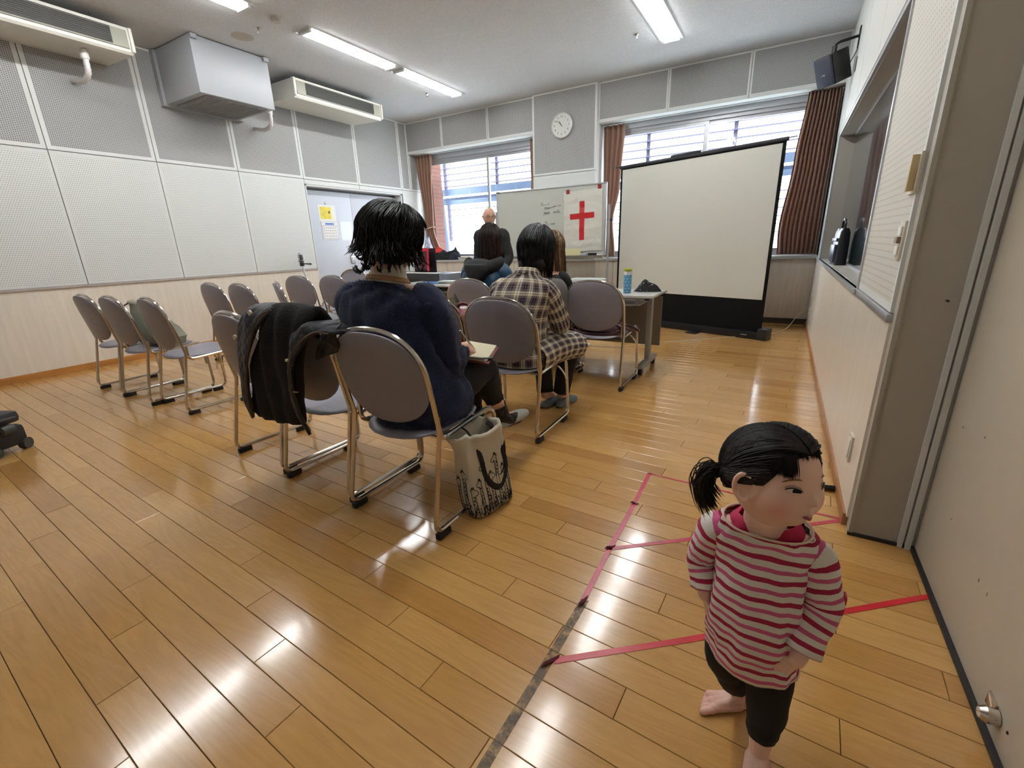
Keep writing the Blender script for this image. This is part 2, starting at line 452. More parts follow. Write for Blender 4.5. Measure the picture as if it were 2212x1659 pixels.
for a,b in ((PX1,-1.627),(-1.627,-.645),(-.645,XR)):
    panel(WB,'panel',(a,YB,zv),(1,0,0),0,b-a,ZC-zv,(.02,.04,.02,.02),PERF_UP,nrm=(0,-1,0))
panel(WB,'panel',(PX0,YB-.03,ZS),(1,0,0),0,PX1-PX0,ZC-ZS,(.03,.03,.03,.02),PERF_UP,nrm=(0,-1,0),proud=.03)
panel(WB,'panel',(PX0,YB-.03,zsill),(1,0,0),0,PX1-PX0,ZS-zsill,(.03,.03,.03,.03),PERF_LO,nrm=(0,-1,0),proud=.03)
pl=MB(); pl.bx(PX0-.0,PX1+.0,YB-.03,YB,zsill,ZC); pl.build('pillar_casing',WHITE,WB,smooth=False)
# window sill worktop + low cabinets
s=MB(); s.bx(XL,PX0,YB-.03,YW,zsill-.04,zsill,bev=.004); s.bx(PX0,PX1,YB-.045,YB-.0,zsill-.04,zsill,bev=.004); s.bx(PX1,XR,YB-.03,YW,zsill-.04,zsill,bev=.004)
s.build('trim_1',mat('sill_grey',srgb(176,176,174),.4),kind='structure',label='grey window sill running along the back wall')
edges=[XL,-5.6,-4.85,-4.1,PX0+.02,-3.05,-2.606,-2.31,-1.6,-.9,-.20,XR]
CBN=MB(); CBN.bx(XL,XR,YB+.02,YB+.05,.06,zsill-.04); CBN.bx(XL,XR,YB+.01,YB+.03,0,.07,1)
CABS=CBN.build('low_wall_panelling',[JOINT,mat('dark_kickboard',srgb(60,52,46),.5)],smooth=False)
CABS['label']='pale wood-grain panelling below the window sill on a dark kickboard'; CABS['kind']='structure'
for a,b in zip(edges,edges[1:]):
    m=MB(); m.bx(a+.003,b-.003,YB,YB+.022,.075,zsill-.042,bev=.002); m.build('panel',CAB,CABS)
# windows: frames, sashes, glass
GL=NT('window_glass'); GL.n.remove(GL.b)
tr=GL.N('ShaderNodeBsdfTransparent'); tr.inputs[0].default_value=(.97,.985,1,1); gs=GL.N('ShaderNodeBsdfGlossy'); gs.inputs['Roughness'].default_value=.02
mx=GL.N('ShaderNodeMixShader'); mx.inputs[0].default_value=.06; GL.L(tr.outputs[0],mx.inputs[1]); GL.L(gs.outputs[0],mx.inputs[2]); GL.L(mx.outputs[0],GL.out.inputs[0]); GLASS=GL.m
def window(name,x0,x1,z0,z1,muls,label):
    fr=MB(); y0,y1=YW-.02,YW+.06; T=.055
    fr.bx(x0,x1,y0,y1,z1-T,z1); fr.bx(x0,x1,y0,y1,z0,z0+T); fr.bx(x0,x0+T,y0,y1,z0+T,z1-T); fr.bx(x1-T,x1,y0,y1,z0+T,z1-T)
    fr.bx(x0,x1,y0-.04,y0,z1-.012,z1+.075)
    W_=fr.build(name,ALU,smooth=False,kind='structure',label=label)
    xs=[x0+T]+list(muls)+[x1-T]
    for i,(a,b) in enumerate(zip(xs,xs[1:])):
        ya=y0+.01+.03*(i%2); sm=MB(); q=.042; ov=.03
        A=a-(ov if i else 0); Bq=b+(ov if i<len(xs)-2 else 0)
        sm.bx(A,A+q,ya,ya+.028,z0+T,z1-T); sm.bx(Bq-q,Bq,ya,ya+.028,z0+T,z1-T); sm.bx(A+q,Bq-q,ya,ya+.028,z1-T-q,z1-T); sm.bx(A+q,Bq-q,ya,ya+.028,z0+T,z0+T+q)
        so=sm.build('sash',ALU,W_,smooth=False)
        gm=MB(); gm.bx(A+q,Bq-q,ya+.011,ya+.017,z0+T+q,z1-T-q); gm.build('pane',GLASS,so,smooth=False)
    return W_
window('window_1',-6.30,PX0,zsill,2.71,[-4.78],'left aluminium sliding window with two panes')
window('window_2',PX1,XR,zsill,2.73,[-1.16],'right aluminium sliding window behind the projector screen')
# ---- right wall with observation-window niche
w=MB(); ny0,ny1,nz0,nz1=2.93,6.35,.872,2.125; ND=.135
w.bx(XR,XR+.12,YP,ny0,0,ZC); w.bx(XR,XR+.12,ny1,7.5,0,ZC); w.bx(XR,XR+.12,ny0,ny1,0,nz0); w.bx(XR,XR+.12,ny0,ny1,nz1,ZC)
WR=w.build('wall_right',mat('right_wall_paint',srgb(196,196,190),.55),smooth=False,kind='structure',label='right wall with cream wainscot, perforated board and a deep observation window')
panel(WR,'panel',(XR,ny0,nz0+.0),(0,-1,0),0,ny0-YP-.01,ZC-nz0,(.03,.03,.03,.02),PERF_RT,nrm=(-1,0,0))
for a,b in ((2.95,4.1),(4.1,5.2),(5.2,6.3),(6.3,7.05)):
    panel(WR,'panel',(XR,b,nz1+.08),(0,-1,0),0,b-a,ZC-nz1-.08,(.03,.03,.03,.02),None,nrm=(-1,0,0),proud=.006,mm=mat('right_wall_board',srgb(200,200,194),.55))
m=MB(); m.bx(XR-.010,XR,YP,7.04,.05,nz0-.03); m.build('wainscot',LAM,WR,smooth=False)
m=MB(); m.bx(XR-.022,XR+.0,YP,7.04,nz0-.03,nz0,bev=.004); m.build('wainscot_rail',ALU,WR)
m=MB(); m.bx(XR-.02,XR,YP+.02,7.04,0,.055,bev=.003); m.build('baseboard_right',BASEBROWN,kind='structure',label='reddish-brown baseboard along the right wall')
# niche lining (window_3)
m=MB(); X2=XR+ND
e_=.004; m.bx(XR-.001,X2,ny1-e_,ny1+.03,nz0,nz1); m.bx(XR-.001,X2,ny0-.03,ny0+e_,nz0,nz1); m.bx(XR-.001,X2,ny0,ny1,nz1-e_,nz1+.03); m.bx(XR-.001,X2,ny0,ny1,nz0-.03,nz0+e_)
W3=m.build('window_3',mat('niche_lining_grey',srgb(178,174,164),.45),smooth=False,kind='structure',label='deep observation window with dark reflective glass in the right wall')
m=MB(); T=.03
m.bx(XR-.02,XR+.002,ny0-T,ny0,nz0,nz1+T); m.bx(XR-.02,XR+.002,ny1,ny1+T,nz0,nz1+T); m.bx(XR-.02,XR+.002,ny0,ny1,nz1,nz1+T); m.bx(XR-.03,XR+.002,ny0-T,ny1+T,nz0-.025,nz0)
m.build('window_frame',ALU,W3,smooth=False)
m=MB(); m.bx(X2-.012,X2-.004,ny0,ny1,nz0,nz1)
OG=mat('dark_observation_glass',srgb(30,52,60),.015,spec=1.0,coat=1.0); m.build('pane',OG,W3,smooth=False)
m=MB(); m.bx(X2-.025,X2-.012,ny0,ny1,nz0,nz0+.02); m.bx(X2-.025,X2-.012,ny0,ny1,nz1-.02,nz1); m.build('glazing_bead',ALU,W3,smooth=False)
m=MB(); m.bx(XR-.0,X2+.05,ny0-.05,ny1+.05,nz0-.1,nz1+.1);  # closed dark room side
m2=MB(); m2.bx(X2,X2+.05,ny0-.05,ny1+.05,nz0-.1,nz1+.1); m2.build('backing',BLACKM,W3,smooth=False)
# step in the wall (door jamb) and the near door
w=MB(); w.bx(XR,XJ+.25,YP-.04,YP,0,ZC); w.bx(XR-.002,XR+.012,YP-.046,YP+.004,0,ZC)
w.bx(XJ,XJ+.25,Y0-.2,YP-.04,2.4,ZC); w.bx(XJ,XJ+.25,Y0-.2,-.6,0,2.4)
TR=w.build('trim_2',JAMB,smooth=False,kind='structure',label='grey-beige metal door jamb where the right wall steps back')
m=MB(); m.bx(XJ-.05,XJ-.035,YP-.052,YP-.04,.0,ZC); m.bx(XJ-.028,XJ-.012,YP-.058,YP-.04,0,ZC); m.build('jamb_strip',WHITE2,TR,smooth=False)
m=MB(); m.bx(XR-.004,XJ,YP-.05,YP-.036,0,.012); m.build('floor_gasket',RUBBER,TR,smooth=False)
m=MB(); m.bx(XJ,XJ+.05,-.6,YP-.045,.012,2.4,bev=.003)
D2=m.build('door_2',DOORBEIGE,kind='structure',label='large beige painted door close on the right')
m=MB(); m.bx(XJ-.012,XJ+.03,-.6,YP-.045,0,.016,bev=.003); m.build('door_seal',RUBBER,D2)
random.seed(3)
m=MB()
for k in range(12):
    y=random.uniform(.6,1.9); z=random.uniform(.2,1.0); m.ell((XJ,y,z),(.0008,random.uniform(.002,.005),random.uniform(.003,.008)),nu=8,nv=6)
m.build('scuff_marks',mat('scuff_brown',srgb(120,96,80),.7),D2,kind='stuff')
# remaining enclosure behind the photographer
w=MB(); w.bx(XL-.2,XJ+.3,Y0-.2,Y0,0,ZC); w.build('wall_front',WHITE,smooth=False,kind='structure',label='plain wall behind the photographer')

# ================================================================ OUTSIDE
SL=mat('louver_slat_violet_grey',srgb(92,88,112),.6); STL=mat('galvanised_steel_blue',srgb(80,96,120),.5,metal=.1)
PALE=mat('pale_far_facade',srgb(226,232,238),.8); ROOFM=mat('far_roof_blue',srgb(150,178,190),.6)
g_=MB(); g_.bx(-30,20,7.8,40,-.5,-.3); g_.build('outdoor_ground',mat('pale_paving',srgb(200,205,205),.8),smooth=False,kind='structure',label='pale paved ground outside the windows')
YO=8.9
def louvre(x0,x1,z0,z1,posts,label,pitch=.125):
    L=empty('louvre_screen',(0,0,0),0,label,'louvre','horizontal louvre screens outside the windows')
    n=int((z1-z0)/pitch)
    for k in range(n+1):
        z=z0+k*pitch; m=MB(); m.bx(x0,x1,YO-.05,YO+.05,z-.006,z+.006); m.build('slat',SL,L,smooth=False)
    for x in posts:
        m=MB(); m.bx(x-.03,x+.03,YO+.03,YO+.09,z0-.06,z1+.08); m.build('post',SL,L,smooth=False)
    return L
louvre(-8.1,-3.5,2.42,3.5,[-7.35,-6.95,-5.55,-4.55],'slatted sunshade outside the left window, upper bank')
louvre(-8.1,-3.5,1.30,2.02,[-7.35,-6.9,-5.55,-4.6],'slatted sunshade outside the left window, lower bank')
louvre(-3.3,1.4,2.42,3.5,[-2.35,-.95,.12,1.0],'slatted sunshade outside the right window, upper bank')
louvre(-3.3,1.4,1.2,1.88,[-2.35,-.95,.12,1.0],'slatted sunshade outside the right window, lower bank')
B=MB(); B.bx(-8.2,1.5,YO-.1,YO-.06,2.22,2.36); B.bx(-8.2,1.5,YO-.1,YO-.06,2.03,2.12); B.bx(-8.2,1.5,YO+.3,YO+.34,2.1,2.22)
for x in (-7.2,-4.6,-2.3,.6): B.bx(x-.05,x+.05,YO-.12,YO-.06,2.1,2.24)
ob=B.build('steel_beam',STL,smooth=False); tag(ob,'blue-grey steel beam across the slatted sunshades outside','beam')
for i,(x,dx,lb) in enumerate(((-7.0,.28,'slanting blue-grey steel column outside the left window'),(1.0,.1,'blue-grey steel column outside the right window, behind the curtain'))):
    m=MB(); m.tube([(x,YO-.25,3.6),(x+dx,YO-.25,-.3)],.075,10); ob=m.build('steel_column',STL); tag(ob,lb,'column')
BP_=empty('brick_pier',(-6.345,7.80,-.3),0,'narrow reddish brick pier outside the left window beside its curtain','brick pier')
m=MB(); m.bx(-.068,.068,-.14,.14,0,3.7); m.build('mortar_core',mat('mortar_grey',srgb(120,112,106),.9),BP_,smooth=False)
BRM=mat('red_brick',srgb(112,74,64),.85,var=.15,vscale=3)
for k in range(48):
    m=MB(); m.bx(-.075,.075,-.15,.15,k*.077,k*.077+.069); m.build('brick',BRM,BP_,smooth=False)
FB=empty('far_building',(0,0,0),0,'pale low building with sloping roof far outside the left window','building')
m=MB(); m.bx(-20,-6,17,24,-.4,1.05); m.build('wall',PALE,FB,smooth=False)
m=MB(); m.add([(-20.4,16.6,1.05),(-5.6,16.6,1.05),(-5.6,24,1.05),(-20.4,24,1.05),(-20.4,20,1.9),(-5.6,20,1.9)],[(0,1,5,4),(1,2,5),(2,3,4,5),(3,0,4)]); m.build('roof',ROOFM,FB,smooth=False)
for k in range(9):
    m=MB(); m.bx(-18+k*1.3,-17.2+k*1.3,16.95,17.02,.0,.7); m.build('window',mat('far_window_blue',srgb(186,204,214),.3) if k==0 else bpy.data.materials['far_window_blue'],FB,smooth=False)

# ================================================================ CEILING FIXTURES
EM=NT('lamp_tube_glow'); EM.b.inputs['Emission Color'].default_value=(.97,.985,1,1); EM.b.inputs['Emission Strength'].default_value=LAMP_E*3.2; EM.b.inputs['Base Color'].default_value=(1,1,1,1)
EMR=NT('lamp_reflector_white'); EMR.b.inputs['Base Color'].default_value=(.9,.9,.88,1); EMR.b.inputs['Roughness'].default_value=.3
EMR.b.inputs['Emission Color'].default_value=(1,.985,.94,1); EMR.b.inputs['Emission Strength'].default_value=0
def lamp(x,y0,y1,label,w=.22):
    L=empty('ceiling_light',((x),(y0+y1)/2,ZC),0,label,'ceiling light','recessed fluorescent ceiling lights')
    h=(y1-y0)/2; d=.045
    m=MB(); m.bx(-w/2-.012,-w/2,-h,h,-.006,.0); m.bx(w/2,w/2+.012,-h,h,-.006,0); m.bx(-w/2,w/2,-h-.0,-h+.012,-.006,0); m.bx(-w/2,w/2,h-.012,h,-.006,0)
    m.build('frame',WHITE2,L,smooth=False)
    m=MB(); m.add([(-w/2,-h+.01,-.001),(w/2,-h+.01,-.001),(w/2,h-.01,-.001),(-w/2,h-.01,-.001)],[(0,1,2,3)]); m.build('reflector',EMR.m,L,smooth=False)
    for q in (-.05,.05):
        m=MB(); m.tube([(q,-h+.07,-.014),(q,h-.07,-.014)],.0125,8); m.build('tube',EM.m,L)
    for q in (-1,1):
        m=MB(); m.box((0,q*(h-.045),-.014),(w*.8,.03,.028)); m.build('lamp_holder',WHITE2,L,smooth=False)
    return L
lamp(-4.56,3.66,4.97,'long bright recessed ceiling light left of centre, nearer half of the pair')
lamp(-4.56,5.02,6.34,'long bright recessed ceiling light left of centre, farther half of the pair')
lamp(-4.60,1.83,3.14,'bright recessed ceiling light cut by the top edge of the photo at left')
lamp(-4.60,.50,1.81,'recessed ceiling light reflected in the near left floor')
lamp(-1.42,3.58,4.89,'recessed ceiling light at right, nearer half of the pair')
lamp(-1.42,4.90,6.21,'bright recessed ceiling light cut by the top edge of the photo at right')
lamp(-1.42,.50,1.81,'recessed ceiling light above the photographer, nearest')
lamp(-1.42,1.83,3.14,'recessed ceiling light above the photographer, second')
for i,(x,y,r,dp,nm,lb,cat) in enumerate([(-4.56,3.39,.055,.035,'smoke_detector','small round pinkish-white smoke detector on the ceiling','smoke detector'),
    (-5.2,3.43,.11,.006,'ceiling_speaker','flat round beige ceiling speaker cover','ceiling speaker')]):
    m=MB(); m.lathe([(r*1.0,0),(r,-dp*.5),(r*.75,-dp),(.001,-dp)],28,c=(x,y,ZC)); o=m.build(nm,mat(nm+'_shell',srgb(190,180,172) if i==0 else srgb(170,162,146),.5)); tag(o,lb,cat)
for x,y,lb in ((-4.89,3.41,'small sprinkler head between smoke detector and round speaker'),(-4.88,5.99,'small sprinkler head beyond the left ceiling light'),(-1.72,5.80,'small sprinkler head left of the right ceiling light')):
    m=MB(); m.lathe([(.028,0),(.028,-.006),(.010,-.012),(.008,-.03),(.018,-.034),(.018,-.038),(.001,-.04)],14,c=(x,y,ZC)); tag(m.build('sprinkler_head',CHROME),lb,'sprinkler','ceiling sprinkler heads')
# air conditioners
SLATG=mat('aircon_slat_dark',srgb(74,74,68),.5)
def aircon(loc,L,label,ends):
    A=empty('air_conditioner',loc,0,label,'air conditioner','ceiling-hung air conditioners')
    D_=.66; h=.22
    m=MB()
    rings=[]
    prof=[(0,.0),(0,-.0),(.0,-h*.5),(.012,-h+.02),(.03,-h),(.66,-h+.03),(.68,-.02),(.66,0)]
    m.loft([[(-a,y,z) for a,z in prof] for y in (0,L)],0)
    m.build('casing',ACW,A,angle=30)
    m=MB(); g0=.03
    m.bx(-.01,.004,g0,L-g0,-h+.045,-.025); m.build('front_panel',ACG,A,smooth=False)
    m=MB(); m.bx(0,.006,ends[0],L-ends[1],-h+.055,-.035); gr=m.build('grille',DARKG,A,smooth=False)
    m=MB()
    for k in range(9):
        z=-h+.065+k*.0155; m.bx(.004,.012,ends[0],L-ends[1],z,z+.002)
    m.build('grille_slats',SLATG,A,smooth=False)['kind']='stuff'
    for y in (0,L):
        m=MB(); m.bx(-.02,.016,y-.014,y+.014,-h+.02,.0,bev=.006); m.build('end_cap',ACW,A)
    for y in (.25,L-.25):
        for xx in (-.1,-.55):
            m=MB(); m.tube([(xx,y,0),(xx,y,.08)],.006,6); m.build('hanger',CHROME,A)
    return A
aircon((-5.62,4.29,ZC-.075),1.48,'ivory ceiling air conditioner to the right of the duct box',(.16,.16))
aircon((-5.72,.85,ZC-.075),1.76,'ivory ceiling air conditioner at the far left beside the duct box',(.2,.16))
# duct box
A=empty('duct_box',(-5.53,3.06,0),0,'large plain grey metal duct box hung below the ceiling against the left wall','duct box')
dx=-.76; L_=.84; zb=2.77
m=MB(); m.bx(dx,0,0,L_,zb,ZC-.01,bev=.004); m.build('casing',VENT,A)
m=MB(); m.bx(dx-.03,-.0-.72,-.03,L_+.03,zb-.02,ZC-.01); m.build('wall_flange',VENT,A,smooth=False)
m=MB(); m.bx(dx+.1,-.06,.08,L_-.06,zb-.012,zb-.001); gr=m.build('intake_grille',mat('grille_mauve_grey',srgb(150,146,146),.5),A,smooth=False)
m=MB()
for k in range(26): m.bx(dx+.11,-.07,.09+k*.0265,.096+k*.0265,zb-.018,zb-.012)
m.build('grille_fins',VENT,A,smooth=False)['kind']='stuff'
m=MB(); m.bx(-.005,.03,.0,.06,ZC-.05,ZC-.01); m.bx(-.005,.03,L_-.06,L_,ZC-.05,ZC-.01); m.build('bracket',VENT,A,smooth=False)
for (x,y,z,lb) in ((-5.98,2.28,2.98,'white ribbed condensate pipe elbow under the left air conditioner'),(-5.95,4.08,2.86,'white pipe elbow at the duct box corner')):
    m=MB(); P=bez([(x+.05,y,z+.03),(x+.05,y,z-.09),(x+.02,y+.0,z-.17),(x-.12,y,z-.20),(x-.34,y,z-.16)],5); m.tube(P,[.022+.004*(i%2) for i in range(len(P))],10)
    m.tube([(x+.05,y,z+.0),(x+.05,y,z-.05)],.034,12); tag(m.build('pipe_elbow',mat('white_pipe',srgb(214,212,210),.4)),lb,'pipe','condensate pipe elbows')
# ================================================================ CHAIRS
def make_chair():
    C_=empty('stacking_chair',(0,0,0),0,'chair','chair','violet-grey stacking chairs')
    r=.0105
    fr=MB()
    arch=[]
    for k in range(25):
        t=PI*k/24; n=2.35
        cx,sy=math.cos(t),math.sin(t)
        x=-.243*math.copysign(abs(cx)**(2/n),cx); z=.66+.197*abs(sy)**(2/n)
        y=-.165-.085*((z-.45)/.407)
        arch.append((x,y,z))
    L=[(-.235,.235,.385),(-.243,.245,.055),(-.243,.245-.0,.033)]
    def side(s):
        return [(s*.248,.20,.034),(s*.248,-.22,.034),(s*.248,-.245,.05),(s*.240,-.165,.45)]
    left=[( -.222,-.150,.505),(-.222,-.152,.404),(-.222,.195,.426),(-.236,.230,.40),(-.248,.240,.034),(-.248,-.252,.034),(-.241,-.168,.455)]
    Lp=round_path(left,.05,5)
    right=[(-x,y,z) for x,y,z in Lp][::-1]
    path=Lp+[Vector(a) for a in arch]+[Vector(p) for p in right]
    fr.tube(path,r,8)
    fr.tube([(-.222,.13,.418),(.222,.13,.418)],.008,6); fr.tube([(-.222,-.12,.398),(.222,-.12,.398)],.008,6)
    fr.build('frame',CHROME,C_)
    for s in(-1,1):
        br=MB(); br.tube(bez([(s*.246,.216,.24),(s*.238,.212,.30),(s*.20,.20,.36),(s*.13,.18,.405),(s*.10,.16,.415)],4),.006,6); br.build('brace',CHROME,C_)
    for s in(-1,1):
        for y in(-.205,.165):
            m=MB(); m.box((s*.248,y,.0135),(.026,.075,.027),bev=.004); m.build('foot_cap',RUBBER,C_)
    # seat
    st=MB(); rings=[]
    N=32
    def ring(sc,z):
        out=[]
        for k in range(N):
            t=2*PI*k/N; n=3.4; c,s=math.cos(t),math.sin(t)
            x=.213*sc*math.copysign(abs(c)**(2/n),c); y=.190*sc*math.copysign(abs(s)**(2/n),s)+.010
            if y<-.06: y-= .055*(1-(x/.22)**2)*min(1,(-.06-y)/.1)
            dz=.012*(x/.22)**2*1-.010*(1-min(1,abs(y-.03)/.2)**2) + (-.012*((y-.14)/.09)**2 if y>.14 else 0)
            out.append((x,y+.012,z+dz+.07*min(0,y-.15)))
        return out
    rings=[ring(.02,.443),ring(.5,.443),ring(.85,.443),ring(.97,.440),ring(1,.434),ring(.985,.428),ring(.85,.426),ring(.02,.426)]
    st.loft(rings); st.build('seat',GREYSEAT,C_)
    # backrest
    bk=MB()
    def bring(sc,off):
        out=[]
        for k in range(40):
            t=2*PI*k/40; c,s=math.cos(t),math.sin(t); n=2.35 if s>0 else 2.25
            x=.236*sc*math.copysign(abs(c)**(2/n),c); z=.657+(.193 if s>0 else .192)*sc*math.copysign(abs(s)**(2/n),s)
            y=-.165-.085*((z-.45)/.407)
            y-= .030*(1-(x/.243)**2)
            out.append((x,y+off,z))
        return out
    bk.loft([bring(.02,-.008),bring(.6,-.008),bring(.95,-.008),bring(.995,-.003),bring(1,.004),bring(.985,.012),bring(.9,.016),bring(.6,.016),bring(.02,.016)])
    bk.build('backrest',GREYSEAT,C_)
    return C_
chair0=make_chair(); _cu=[False]
def chair(x,yrear,deg,label):
    a=math.radians(deg); ox,oy=0*math.cos(a)-.25*math.sin(a)*1, .25*math.cos(a)
    loc=(x+(-.25*math.sin(a)),yrear+.25*math.cos(a),0)
    if not _cu[0]:
        _cu[0]=True; chair0.location=loc; chair0.rotation_euler=(0,0,a); chair0['label']=label; return chair0
    return dup(chair0,loc,a,label)
chair(-1.328,1.172,0,'nearest violet-grey chair, on which the woman in the fuzzy navy sweater sits')
chair(-1.875,1.205,-1,'violet-grey chair with a black coat hung over its back')
chair(-2.43,1.245,-4,'violet-grey chair directly left of the chair with the hanging coat')
chair(-1.39,2.17,1,'violet-grey chair on which the woman in the plaid shirt sits')
chair(-1.93,2.20,3,'violet-grey chair holding a red bag, just left of the plaid-shirted woman')
chair(-1.25,3.33,0,'violet-grey chair with a maroon leather bag on its seat, before the blue bottle')
chair(-2.42,3.33,2,'violet-grey chair behind which the woman in the hooded teal jacket sits')
chair(-1.80,3.40,0,'violet-grey chair of the long-haired woman in black, hidden behind the plaid shirt')
chair(-4.97,1.44,-1,'leftmost of the three violet-grey chairs standing by the left wall')
chair(-4.455,1.44,-1,'middle of the three violet-grey chairs by the left wall, holding the khaki backpack')
chair(-3.935,1.485,-5,'rightmost and empty-seated of the three violet-grey chairs nearest the left wall')
chair(-5.10,2.50,-2,'left chair of the empty pair against the cream wainscot')
chair(-4.575,2.50,-2,'right chair of the empty pair against the cream wainscot')
chair(-4.28,2.72,-26,'violet-grey chair turned almost edge-on behind the coat')
chair(-5.02,3.45,4,'violet-grey chair in front of the tripod')
chair(-4.52,3.55,3,'violet-grey chair between the tripod and the navy sweater shoulder')
chair(-5.55,4.78,190,'chair by the steel door turned towards the camera, its front lit pale blue')

# ================================================================ TABLES
TOPM=mat('table_top_grey_white',srgb(205,205,200),.25); LEGM=mat('table_leg_silver',srgb(158,156,150),.35,metal=.5); PANM=mat('modesty_panel_greybrown',srgb(132,124,112),.5)
def folding_table(x0,x1,yf,yb,label,h=.70):
    T=empty('folding_table',((x0+x1)/2,(yf+yb)/2,0),0,label,'table','wheeled folding tables')
    w=(x1-x0)/2; d=(yb-yf)/2
    m=MB(); m.box((0,0,h-.012),(2*w,2*d,.024),bev=.008); m.build('tabletop',TOPM,T)
    m=MB(); m.bx(-w+.12,w-.12,-d+.03,d-.12,h-.09,h-.078); m.tube(round_path([(-w+.12,-d+.04,h-.03),(-w+.16,-d+.04,h-.09),(w-.16,-d+.04,h-.09),(w-.12,-d+.04,h-.03)],.03),.006,6); m.build('shelf',LEGM,T,smooth=False)
    for s in(-1,1):
        X=s*(w-.08)
        m=MB(); m.bx(X-.022,X+.022,-.03,.03,.09,h-.03,bev=.004); m.bx(X-.03,X+.03,-.26,.26,.058,.098,bev=.012); L=m.build('leg',LEGM,T)
        m=MB(); m.bx(X-.02,X+.02,-.14,.14,h-.055,h-.025,bev=.004); m.build('top_bracket',mat('bracket_dark_blue',srgb(34,46,66),.4) if 'bracket_dark_blue' not in bpy.data.materials else bpy.data.materials['bracket_dark_blue'],L)
        for yy in(-.22,.22):
            m=MB(); m.tube([(X-.016,yy,.029),(X-.004,yy,.029)],.029,16); m.tube([(X+.004,yy,.029),(X+.016,yy,.029)],.029,16); m.tube([(X,yy,.03),(X,yy,.07)],.008,8); m.build('caster',BLACKP,L)
    m=MB(); m.bx(-w+.03,w-.03,d-.035,d-.02,.18,h-.06); m.build('modesty_panel',PANM,T,smooth=False)
    return T
folding_table(-2.52,-.90,3.82,4.35,'folding table at right holding the blue bottle and black cloth, on wheeled legs')
folding_table(-4.22,-2.7,4.30,4.80,'folding table with books behind the hooded woman, left of centre')
# blue bottle
m=MB(); b=empty('bottle',(-1.17,4.0,.70),0,'light blue polka-dot bottle with a yellow-green lid standing on the right table','bottle')
DOT=NT('blue_dotted_bottle'); x,y,z=DOT.sep(DOT.coord('UV'))
u=DOT.math('MULTIPLY',x,7);v=DOT.math('MULTIPLY',y,1/.028);row=DOT.math('MODULO',DOT.math('FLOOR',v),2);u=DOT.math('ADD',u,DOT.math('MULTIPLY',row,.5))
fu=DOT.math('SUBTRACT',DOT.math('FRACT',u),.5);fv=DOT.math('SUBTRACT',DOT.math('FRACT',v),.5);dd=DOT.math('ADD',DOT.math('MULTIPLY',fu,fu),DOT.math('MULTIPLY',fv,fv))
DOT.L(DOT.mix(DOT.math('LESS_THAN',dd,.035),srgb(92,158,196),srgb(200,220,230)),DOT.b.inputs[0]);DOT.b.inputs['Roughness'].default_value=.35
rg=lambda r,z:[(r*math.cos(2*PI*k/24),r*math.sin(2*PI*k/24),z) for k in range(24)]
m.loft([rg(.031,0),rg(.034,.004),rg(.034,.15),rg(.033,.16)],uv=True); m.build('body',DOT.m,b)
m=MB(); m.loft([rg(.034,.158),rg(.034,.185),rg(.030,.19)]); m.build('collar',PAPER,b)
m=MB(); m.loft([rg(.034,.188),rg(.035,.192),rg(.035,.205),rg(.028,.212)]); m.box((.0,-.03,.20),(.03,.02,.018),bev=.004); m.build('lid',mat('lime_lid',srgb(170,182,40),.4),b)
# black cloth on the table
def heap(name,c,rx,ry,h,matl,seed,label,cat,n=26,sharp=1.2,parent=None,rz=0,fl=.25,build=True,mb=None):
    mb=mb or MB()
    def fn(u,v):
        a=2*PI*u; r=v
        k=1+.25*noise.noise(Vector((math.cos(a)*1.3,math.sin(a)*1.3,seed)))
        x=rx*k*r*math.cos(a); y=ry*k*r*math.sin(a)
        q=max(0,1-r**2)**(1/sharp)
        z=h*q*(.65+.7*(noise.noise(Vector((x/rx*1.6,y/ry*1.6,seed+3)))+.35))+h*fl*noise.noise(Vector((x/rx*4,y/ry*4,seed+7)))*q
        X=x*math.cos(rz)-y*math.sin(rz); Y=x*math.sin(rz)+y*math.cos(rz)
        return (c[0]+X,c[1]+Y,c[2]+max(z,0.0)+.004)
    mb.quadgrid(fn,n*2,n)
    mb.add([fn(i/(n*2),1) for i in range(n*2)]+[(c[0],c[1],c[2]+.001)],[( (i+1)%(n*2),i,n*2) for i in range(n*2)])
    if build:
        o=mb.build(name,matl,parent,angle=180)
        if label: tag(o,label,cat)
        return o
DK=NT('black_star_print_cloth'); vo=DK.N('ShaderNodeTexVoronoi'); vo.inputs['Scale'].default_value=34; DK.L(DK.coord('Object'),vo.inputs['Vector'])
DK.L(DK.mix(DK.math('LESS_THAN',vo.outputs['Distance'],.22),srgb(20,20,22),srgb(150,150,146)),DK.b.inputs[0]); DK.b.inputs['Roughness'].default_value=.8
heap('folded_cloth',(-1.03,4.15,.70),.13,.055,.085,DK.m,5.2,'black cloth with small white print lying crumpled beside the blue bottle','cloth',sharp=.9,fl=.15,rz=.15)
# projector-like flat box
P=empty('projector',(-1.70,4.30,.70),0,'low white box-shaped projector on the right table behind the empty chair','projector')
m=MB(); m.box((0,.05,.045),(.34,.26,.085),bev=.008); m.build('body',mat('projector_white',srgb(206,208,204),.35),P)
m=MB(); m.box((0,.05,.0895),(.30,.22,.003)); m.build('top_plate',mat('projector_top',srgb(196,206,202),.4,var=.12,vscale=14),P)
m=MB()
for k in range(12): m.box((-.14+k*.024,-.082,.045),(.012,.004,.04))
m.build('vent_slots',DARKG,P,smooth=False)['kind']='stuff'
